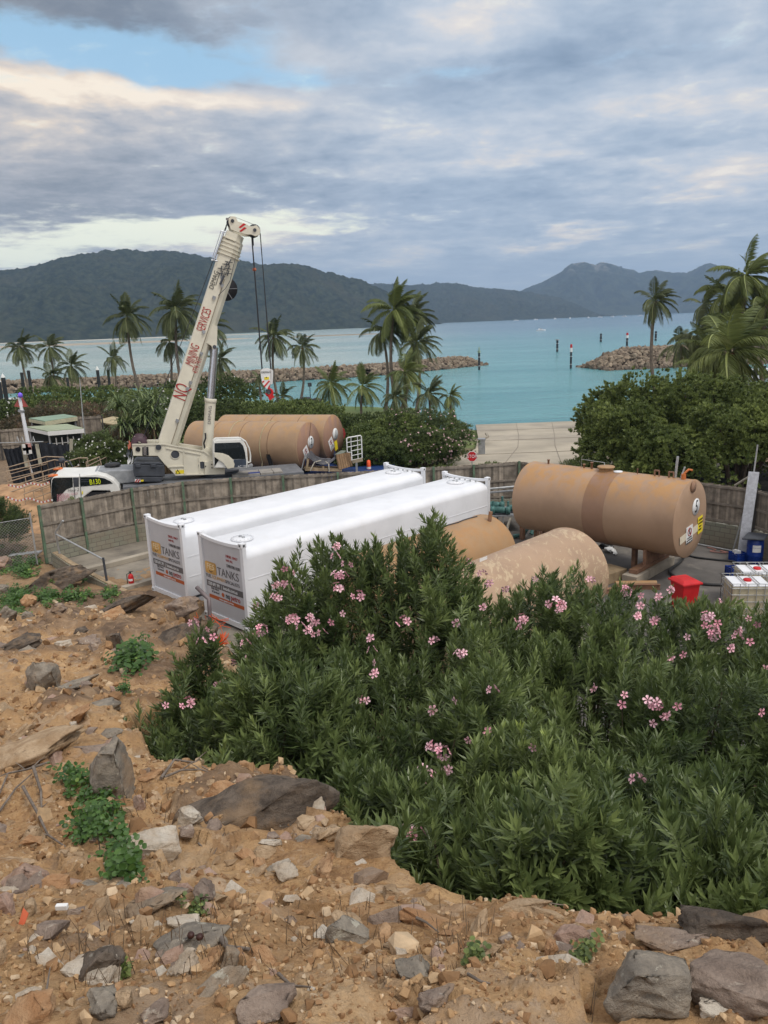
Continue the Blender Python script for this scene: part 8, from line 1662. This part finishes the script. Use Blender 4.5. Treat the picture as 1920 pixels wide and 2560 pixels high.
RK = [(zE(780, 190, 1490, 450), 'dark', 'largest boulder, dark brown and half buried at the foot of the oleander', .75, 12, .25), (zE(1465, 405, 1700, 610), 'tan', 'pale-topped boulder at the bank edge under the lowest pink cluster', .7, -20, .25), (zE(400, 75, 580, 335), 'grey', 'upright grey block right of the bright green creeper', .75, 0, .25),
 (zE(-60, 0, 385, 200), 'tan', 'wide flat tan slab at the left edge above the dead branches', .35, 6, .3), (zE(550, 650, 800, 800), 'grey', 'flat grey slab with pale lichen spots below the creeper', .3, 15, .35), (zE(680, 770, 975, 945), 'grey', 'broad grey slab with two dark berries lying on it', .35, 12, .35), (zE(728, 940, 858, 1035), 'pale', 'whitish rounded stone beside the orange-faced block', .6, 0, .3),
 (zE(840, 1030, 1080, 1155), 'grey', 'dark grey humped rock left of the lichen-covered one', .5, 20, .3), (zE(1040, 1100, 1280, 1260), 'mauve', 'lichen-covered grey rock at the bottom edge', .5, 15, .3), (zE(1405, 795, 1595, 930), 'grey', 'squat grey rock alone in the gravel below the pale-topped boulder', .6, -5, .3), (zE(-10, 525, 188, 665), 'pink', 'rounded pinkish boulder at the left edge', .65, 0, .3),
 (zE(185, 550, 290, 640), 'pale', 'white flaky stone beside the pinkish boulder', .5, 0, .3), (zE(62, 345, 182, 445), 'tan', 'blocky tan stone right below the dead branches', .6, 10, .3), (zE(780, 368, 892, 460), 'pale', 'egg-shaped pale stone below the largest boulder', .65, 0, .25), (zE(335, 905, 525, 1070), 'dark', 'dark wedge of rock slanting down to the right', .5, 32, .3), (zE(405, 1120, 515, 1250), 'grey', 'pointed grey stone cut by the bottom edge', .7, 25, .3),
 (zE(40, 1135, 225, 1260), 'orange', 'brown rounded boulder in the bottom left corner', .6, 0, .3), (zE(515, 1145, 578, 1220), 'tan', 'small yellow tan stone right of the pointed grey one', .7, 0, .25), (zE(612, 1145, 732, 1240), 'mauve', 'brown grey stone at the bottom edge beside the yellow tan ones', .6, 0, .3), (zE(870, 915, 965, 1025), 'orange', 'orange-faced block beside the whitish stone', .7, -10, .25), (zE(950, 915, 1035, 1045), 'grey', 'grey slab standing against the orange-faced block', .7, -15, .25),
 (zE(575, 250, 640, 330), 'pink', 'small pinkish block leaning on the upright grey one', .7, 0, .25), (zE(585, 150, 710, 215), 'orange', 'flat orange stone above the pinkish block', .4, 8, .3), (zE(1180, 520, 1290, 640), 'pale', 'pale layered stone in the soil above the squat grey rock', .4, 10, .35), (zE(1360, 520, 1490, 640), 'orange', 'rusty layered rock at the crest beside the pale-topped boulder', .5, 15, .3), (zE(1340, 400, 1490, 520), 'tan', 'tan slab sloping under the corner of the largest boulder', .4, 25, .3),
 (zE(840, 650, 945, 740), 'mauve', 'brown wedge stone in the bare soil below the egg-shaped one', .55, -20, .3), (zE(1120, 490, 1225, 525), 'pale', 'long white splinter of rock on the bare soil', .4, -4, .2), (zE(90, 690, 150, 760), 'tan', 'tan cobble below the white flaky stone', .7, 0, .25), (zE(150, 820, 225, 870), 'orange', 'orange cobble below the tan one at the left', .6, 0, .25),
 (zG(1030, 440, 1325, 700), 'grey', 'big grey pointed rock at the bottom right with a rusty face', .55, -10, .3), (zG(1385, 425, 1720, 650), 'mauve', 'large mauve layered boulder in the bottom right corner', .5, 8, .3), (zG(1345, 560, 1540, 672), 'pale', 'cream flat-topped stone between the two big right hand rocks', .5, 0, .25), (zG(1115, 300, 1420, 440), 'mauve', 'lichen-whitened ledge above the big grey pointed rock', .35, 12, .4), (zG(1340, 265, 1720, 440), 'dark', 'dark cracked ledge under the oleander at the right edge', .4, 10, .35),
 (zG(752, 360, 805, 428), 'orange', 'left of two orange cubes in the gravel on the right', .8, 0, .2), (zG(800, 372, 852, 430), 'tan', 'right of two orange tan cubes in the gravel on the right', .8, 8, .2), (zG(768, 150, 818, 208), 'tan', 'upright tan stone standing on the crest under the oleander', .9, 0, .15), (zG(565, 185, 780, 262), 'tan', 'flat tan slab on the crest left of the upright stone', .35, 12, .35), (zG(150, 430, 300, 550), 'grey', 'grey stone sunk in the gravel near the bottom centre', .4, 0, .35),
 (zG(280, 470, 330, 530), 'orange', 'rusty cobble touching the sunk grey stone', .8, 0, .2), (zG(355, 325, 405, 368), 'tan', 'golden cobble above the rusty one', .7, 0, .25), (zG(85, 330, 185, 365), 'tan', 'flat pale tan stone near the bottom centre', .4, 0, .3), (zG(380, 525, 435, 570), 'tan', 'golden cobble below the rusty one', .7, 0, .25), (zG(245, 590, 385, 690), 'mauve', 'brown slab at the bottom edge in the centre', .5, 8, .3), (zG(110, 620, 225, 680), 'pink', 'low pinkish stone at the bottom edge left of the brown slab', .45, 0, .3),
 (zG(90, 115, 165, 190), 'tan', 'tan stone at the tip of the soil under the oleander', .5, 0, .3), (zG(1070, 300, 1110, 340), 'orange', 'orange cobble above the lichen-whitened ledge', .7, 0, .2),
 (zH(175, 1000, 405, 1240), 'grey', 'big grey boulder on the left slope with a brown lower face', .75, 20, .25), (zH(95, 775, 262, 925), 'grey', 'long grey rock ridge above the big grey boulder', .5, 30, .3), (zH(5, 810, 285, 1010), 'dark', 'dark grey bedrock hump at the left edge', .4, 20, .35), (zH(-30, 650, 118, 805), 'grey', 'lichen-grey boulder at the left edge below the weeds', .7, 0, .25), (zH(145, 585, 245, 665), 'orange', 'orange block among the weeds on the upper left slope', .7, 15, .2), (zH(155, 640, 230, 745), 'grey', 'grey slab leaning under the orange block', .6, 35, .25),
 (zH(470, 600, 630, 672), 'pale', 'flat pale slab lying on the upper slope', .4, 4, .25), (zH(350, 690, 440, 775), 'mauve', 'brown stone left of the tan one on the upper slope', .6, 20, .25), (zH(440, 700, 525, 768), 'tan', 'angular tan stone on the upper slope', .7, 0, .25), (zH(485, 742, 585, 820), 'dark', 'dark pointed stone below the angular tan one', .7, 10, .25), (zH(515, 868, 645, 950), 'mauve', 'squarish brown stone in the middle of the upper slope', .65, 0, .25), (zH(695, 908, 815, 1008), 'dark', 'dark pyramid-shaped rock by the oleander edge', .85, 10, .2),
 (zH(670, 985, 745, 1035), 'tan', 'tan cobble beside the dark pyramid-shaped rock', .6, 0, .25), (zH(395, 1105, 640, 1215), 'grey', 'flat grey ledge right of the big grey boulder', .3, 8, .35), (zH(490, 1225, 780, 1355), 'grey', 'domed grey and tan outcrop beside the low oleander lobe', .5, 0, .4), (zH(370, 1400, 640, 1545), 'orange', 'tilted orange slab propped on small stones', .35, 24, .15), (zH(640, 610, 1060, 790), 'dark', 'dark bedrock outcrop below the white tanks', .5, 12, .25), (zH(990, 730, 1440, 985), 'dark', 'largest dark bedrock outcrop against the oleander on the left', .55, 12, .25), (zH(1060, 600, 1300, 760), 'mauve', 'brown rock ledge between the bedrock outcrops and the bent pipe', .5, 10, .25),
 (zH(100, 415, 600, 570), 'dark', 'long dark bedrock hump on the upper left slope', .25, 12, .42), (zH(800, 808, 965, 905), 'pale', 'pale tilted slab leaning on the bedrock outcrop', .3, 28, .3), (zH(-20, 480, 60, 560), 'grey', 'grey stone between weeds at the left edge', .6, 0, .3), (zH(-20, 300, 80, 420), 'pink', 'brownish boulder behind the weeds at the left edge', .6, 0, .3), (zH(300, 650, 370, 700), 'mauve', 'small brown stone right of the orange block', .6, 0, .3), (zH(680, 735, 740, 770), 'tan', 'small tan stone on the outcrop margin', .6, 0, .3),
 (zH(470, 1480, 520, 1545), 'pale', 'small pale stone propping the tilted orange slab', .7, 0, .2), (zH(60, 1000, 125, 1045), 'mauve', 'small brown stone on the dark bedrock hump', .6, 0, .25)]
for i, (bx_, kd, lab, h_, tl_, sk_) in enumerate(RK): rock(bx_, kd, lab, 900+i, h=h_, tilt=tl_, sink=sk_, rough=.075)
# loose stones, each its own
sm = []
for i in range(12):
    co, F = rock_mesh(1200+i, 1, .8+.3*(i % 3)/2, .5+.25*(i % 2), .55, 1, 12, .04); o = arrays_mesh('stone', co, F, [RM['tan'], RM['orange'], RM['pale'], RM['tan'], RM['pink'], RM['mauve']][i % 6], smooth=False); sm.append(o.data); bpy.data.objects.remove(o)
R = np.random.default_rng(77); made = 0; tries = 0
while made < 290 and tries < 4000:
    tries += 1; y = math.exp(R.uniform(math.log(1.75), math.log(19))); x = y*R.uniform(-.62, .62)-.25
    if edge_dist(x, y) > -.06 or y < 1.6: continue
    z = float(terr(x, y)); s_ = .014*y**.75*math.exp(R.normal(0, .5)); o = bpy.data.objects.new('stone', sm[int(R.integers(0, 12))]); COL.objects.link(o); o.location = (x, y, z-s_*.05); o.rotation_euler = (R.normal(0, .35), R.normal(0, .35), R.uniform(0, 6.28)); o.scale = (s_,)*3
    tag(o, 'small angular stone lying loose on the rocky soil slope', 'stone', 'loose stones on the slope'); made += 1
bs = []
for i in range(9):
    co, F = rock_mesh(1300+i, 1, .7, .42+.15*(i % 3), .6, 2, 13, .07); o = arrays_mesh('rock', co, F, RM[('tan', 'orange', 'pink', 'tan', 'grey', 'orange', 'tan', 'mauve', 'pale')[i]], smooth=False); bs.append(o.data); bpy.data.objects.remove(o)
made = 0
while made < 130:
    y = math.exp(R.uniform(math.log(2.0), math.log(20))); x = y*R.uniform(-.62, .5)-.25
    if edge_dist(x, y) > -.12 or (R.random() > .35+.65*float(slabmask(np.array([x]), np.array([y]))[0])): continue
    s_ = .040*y**.62*math.exp(R.normal(0, .38)); o = bpy.data.objects.new('rock', bs[int(R.integers(0, 9))]); COL.objects.link(o); o.location = (x, y, float(terr(x, y))-s_*.05); o.rotation_euler = (R.normal(-.25, .2), R.normal(0, .25), R.uniform(-1.2, 1.2)); o.scale = (s_, s_*R.uniform(.7, 1), s_*R.uniform(.7, 1.1))
    tag(o, 'angular fist to head sized rock half sunk in the slope', 'rock', 'half sunk rocks on the slope'); made += 1
# gravel nobody could count
grav = attr_mat('gravel_mix', [(0, (.19, .11, .055)), (.3, (.32, .19, .10)), (.6, (.43, .28, .15)), (.85, (.50, .36, .22)), (1, (.62, .52, .39))], bscale=14)
n = 30000; y = np.exp(rng.uniform(math.log(1.15), math.log(25), n)); x = y*rng.uniform(-.78, .78, n)-.25; dd3 = vnoise(x*1.6, y*1.6, 0, 40)+.5*vnoise(x*5, y*5, 0, 41); ok = (edge_dist(x, y) < .12) & (dd3+rng.normal(0, .25, n) > .05) & (x > -14); x, y = x[ok], y[ok]; n = len(x)
s_ = .0036*y**.82*np.exp(rng.normal(0, .62, n)); s_ = np.minimum(s_, .05*y**.3); P = np.stack([x, y, terr(x, y)+s_*.25], -1); small = [h_ for h_ in hull]
V, F, r = scatter(small, P, rng.normal(size=(n, 3)), s_, rnd=rng.random(n), jit=0); tag(arrays_mesh('gravel', V, F, grav, np.clip(r*1.5-.25, 0, 1)), kind='stuff')
# ------------------------------------------------------------------ weeds, creeper, dead wood
vine = leafmat('creeper_leaf', (.035, .085, .018), (.12, .23, .045), (.20, .30, .06), rough=.4, trans=.3)
RND = []
for i in range(5):
    R = np.random.default_rng(60+i); V = []; F = []; r = []
    for k in range(9):
        a = k*2.4; t_ = R.uniform(.4, 1.2); d = np.array([math.cos(a)*math.sin(t_), math.sin(a)*math.sin(t_), math.cos(t_)]); c = d*R.uniform(.03, .06)+np.array([0, 0, -.006*k]); nrm = d*.5+np.array([0, 0, .9])+R.normal(0, .25, 3); B = basis(nrm[None], np.array([a]))[0]; s_ = R.uniform(.011, .018); b0 = len(V)
        V += [c]+[c+B @ (np.array([math.cos(q)*(1.15 if q_ % 3 else .9), math.sin(q), .12])*s_) for q_, q in enumerate(np.linspace(0, 2*PI, 8)[:-1])]; F += [[b0, b0+1+j, b0+1+(j+1) % 7] for j in range(7)]; r += [R.random()]*8
    RND.append((np.array(V), np.array(F), np.array(r)))
def weed(label, box, n, sc_=1.0, hgt=.12, seed=0, leafm=vine, name='creeper', path=None, protos=None):
    R = np.random.default_rng(seed); pts = []; 
    for _ in range(n*4):
        if len(pts) >= n: break
        if path: 
            f = R.random()*(len(path)-1); i = int(f); q = f-i; px = path[i][0]*(1-q)+path[i+1][0]*q+R.normal(0, path[i][2]); py = path[i][1]*(1-q)+path[i+1][1]*q+R.normal(0, path[i][2]*.8)
        else: px = (box[0]+box[2])/2+R.normal(0, .25)*(box[2]-box[0]); py = (box[1]+box[3])/2+R.normal(0, .22)*(box[3]-box[1])
        P = hit(px, py, tsm)
        if P is not None: pts.append((P[0], P[1], float(terr(P[0], P[1]))))
    pts = np.array(pts); c = pts.mean(0); t = thing(name, label, 'plant', c); pz = pts.copy(); pz[:, 2] += np.abs(R.normal(0, hgt*.6, len(pts)))+.015
    V, F, r = scatter(protos or RND, pz, R.normal(0, .45, (len(pts), 3))+np.array([0, -.2, 1.]), sc_*R.uniform(.75, 1.25, len(pts)), rnd=R.random(len(pts))); arrays_mesh('foliage', V, F, leafm, r, parent=t)
    b = MB(); 
    for k in range(0, len(pts)-1, 3): b.tube([Vector(pts[k]), Vector(pz[k])], .003*sc_, 4, False)
    b.tube([Vector(p)+Vector((0, 0, .02)) for p in pts[:6]], .004*sc_, 4, False); b.build('stems', bark, t)
weed('bright green round-leaved creeper tumbling between the dead branches and the grey block', None, 230, 1.0, .10, 5, path=[(170, 1975, 22), (235, 1985, 22), (270, 2040, 20), (215, 2085, 22), (265, 2110, 22), (300, 2160, 18), (310, 2200, 16), (345, 2190, 14)])
small_l = [(v*np.array([2.6, 2.6, 2.2]), f, r) for v, f, r in RND]
for i, (b_, lab, n) in enumerate((((0, 1395, 90, 1445), 'upper weed patch at the left edge on the slope', 80), ((0, 1490, 70, 1545), 'rounded dark weed clump at the left edge', 80), ((15, 1470, 90, 1515), 'weed patch right above the rounded dark clump', 60), ((88, 1494, 152, 1530), 'rounded weed clump in the row across the slope', 55), ((155, 1490, 238, 1518), 'elongated weed patch in the row across the slope', 50), ((255, 1483, 298, 1518), 'upright weed clump nearest the white tanks', 40), ((182, 1438, 220, 1462), 'small weed patch just below the bund wall', 26), ((72, 1398, 100, 1425), 'small weed clump below the corner post of the fence', 24), ((100, 1460, 150, 1482), 'thin weeds on the long dark bedrock hump', 18), ((40, 1425, 85, 1450), 'bright weeds trailing below the upper patch', 40), ((290, 1660, 375, 1700), 'green weeds beside the dark pyramid-shaped rock', 60), ((300, 1740, 330, 1765), 'small green sprig at the edge of the low oleander lobe', 16), ((355, 1635, 380, 1650), 'tiny weed under the largest bedrock outcrop', 10))):
    weed(lab, b_, int(n*1.5), .95, .16, 20+i, name='weed_clump', protos=small_l if i < 11 else RND)
for i, (b_, lab) in enumerate((((470, 2265, 520, 2305), 'sparse grey green seedling on the soil beside the grey slabs'), ((290, 2395, 325, 2430), 'small seedling left of the whitish stone'), ((1430, 2385, 1480, 2425), 'seedling right of the two orange cubes'), ((1170, 2420, 1200, 2450), 'tiny seedling in the gravel near the sunk grey stone'))): weed(lab, b_, 16, .5, .02, 50+i, mgl, 'seedling')
deadw = mat('grey_dead_wood', (.17, .14, .115), .95, .3, 20, bump=.4, bscale=60)
def twig(label, pts, r0, forks=(), name='dead_branch'):
    P_ = []
    for px, py, up2 in pts:
        h_ = hit(px, py, tsm); P_.append(Vector((h_[0], h_[1], float(terr(h_[0], h_[1]))+up2)))
    b = MB(); n = len(P_); b.tube(P_, [r0*(1-.6*k/(n-1)) for k in range(n)], 7)
    for k, dx, dy, up2 in forks:
        q = P_[k]; b.tube([q, q+Vector((dx*.5, dy*.5, up2*.7)), q+Vector((dx, dy, up2))], [r0*.55, r0*.4, r0*.15], 5)
    tag(b.build(name, deadw), label, 'branch')
e = lambda x, y, u=.02: (x/1.728, 1850+y/1.728, u)
twig('thick grey dead branch running down beside the creeper', [e(110, 265, .05), e(165, 330, .04), e(205, 400, .03), e(285, 470, .02)], .012, [(1, .06, .04, .05), (2, -.05, -.03, .02)])
twig('forked dead branch reaching left from the flat tan slab', [e(225, 170, .06), e(120, 195, .07), e(50, 240, .05), e(-10, 300, .03)], .011, [(1, -.10, .06, .03), (2, -.03, -.08, .02)])
twig('dead branch crossing above the creeper', [e(160, 215, .09), e(185, 270, .06), e(180, 320, .03)], .013, [(0, .08, .05, .05)])
twig('straight dead stick at the left edge', [e(0, 320, .03), e(80, 265, .05), e(150, 220, .07)], .009)
twig('pale curved root lying beside the broad grey slab', [e(910, 840, .02), e(950, 880, .02), e(985, 930, .02), e(1080, 935, .02)], .014, name='dead_root')
twig('long brown root creeping out from under the oleander', [e(715, 195, .02), e(790, 180, .04), e(870, 165, .05), e(945, 165, .03)], .011, [(1, .1, .08, .03), (2, -.08, .05, .02)], 'dead_root')
twig('second brown root left of the oleander foot', [e(700, 200, .02), e(760, 150, .05), e(850, 145, .06), e(900, 150, .04)], .013, [(2, .08, .08, .05)], 'dead_root')
twig('thin dark twig in the gravel at the bottom', [e(1205, 1050, .02), e(1260, 1085, .02), e(1345, 1115, .015)], .006); twig('bent dark twig on the bare soil below the largest boulder', [e(860, 485, .02), e(915, 490, .02), e(975, 460, .02)], .006)
twig('slender vertical dead stem left of the pointed grey stone', [e(215, 1170, .02), e(205, 1110, .04), e(225, 1040, .05)], .005)
g2 = lambda x, y, u=.02: (900+x/1.626, 2150+y/1.626, u)
twig('thin brown twig near the sunk grey stone', [g2(440, 565), g2(490, 600), g2(530, 615)], .005); twig('twig on the crest left of the upright tan stone', [g2(720, 205), g2(790, 215), g2(830, 208)], .004); twig('dead twig pointing down the bank at the soil tip', [g2(230, 285, .03), g2(270, 290, .03), g2(320, 305, .02)], .006)
# dry stalks standing in the soil
V = []; F = []; R = np.random.default_rng(9)
for k in range(1700):
    y = math.exp(R.uniform(math.log(1.6), math.log(9))); x = y*R.uniform(-.55, .55)-.1
    if edge_dist(x, y) > -.03 or vnoise(x*1.3, y*1.3, 0, 55) < .0: continue
    z = float(terr(x, y, False)); hgt = R.uniform(.03, .11); w_ = .0011+.0003*y; tip = np.array([x+R.normal(0, .02), y+R.normal(0, .02), z+hgt]); b0 = len(V)
    V += [[x-w_, y, z-.03], [x+w_, y, z-.03], tip+[w_*.5, 0, 0], tip-[w_*.5, 0, 0]]; F.append([b0, b0+1, b0+2, b0+3])
    if R.random() < .5: m__ = (np.array([x, y, z])+tip)/2; t2_ = m__+R.normal(0, .02, 3)+[0, 0, .02]; b0 = len(V); V += [m__-[w_, 0, 0], m__+[w_, 0, 0], t2_, t2_-[w_*.5, 0, 0]]; F.append([b0, b0+1, b0+2, b0+3])
tag(arrays_mesh('dry_grass', np.array(V), np.array(F), mat('dry_stalk', (.16, .115, .075), .9, .3)), kind='stuff')
b = MB()
for px, py in (e(832, 910)[:2], e(870, 917)[:2]):
    P = hit(px, py, tsm); o = MB(); o.lathe([(0, -.010), (.011, -.006), (.013, 0), (.010, .008), (0, .011)], (P[0], P[1], float(terr(P[0], P[1]))+.055), 10); tag(o.build('seed_pod', mat('dark_seed', (.05, .02, .015), .5)), ('left' if px < 490 else 'right')+' one of two dark berries on the broad grey slab', 'seed pod')
P = hit(*e(95, 825)[:2], tsm); o = MB(); o.prism([Vector(P)+Vector(v) for v in ((-.012, 0, .02), (.012, -.01, .02), (.02, .03, .05), (-.008, .05, .06))], (0, 0, .004)); tag(o.build('plastic_scrap', mat('scrap_red', (.55, .12, .05), .5)), 'small red orange plastic scrap in the soil at the lower left', 'scrap')
P = hit(*e(270, 738)[:2], tsm); o = MB(); o.box(Vector(P)+Vector((0, 0, .02)), (.05, .02, .022)); tag(o.build('white_chip', nwhite, None, .003), 'white rectangular chip in the soil below the white flaky stone', 'scrap')

# ------------------------------------------------------------------ lettering becomes plain mesh
deps = bpy.context.evaluated_depsgraph_get()
for o in [o for o in list(SC.objects) if o.type == 'FONT']:
    me = bpy.data.meshes.new_from_object(o.evaluated_get(deps)); n = bpy.data.objects.new('lettering', me); COL.objects.link(n)
    n.parent = o.parent; n.matrix_parent_inverse = o.matrix_parent_inverse.copy(); n.matrix_basis = o.matrix_basis.copy()
    if 'label' in o: n['label'] = o['label']
    bpy.data.objects.remove(o, do_unlink=True)
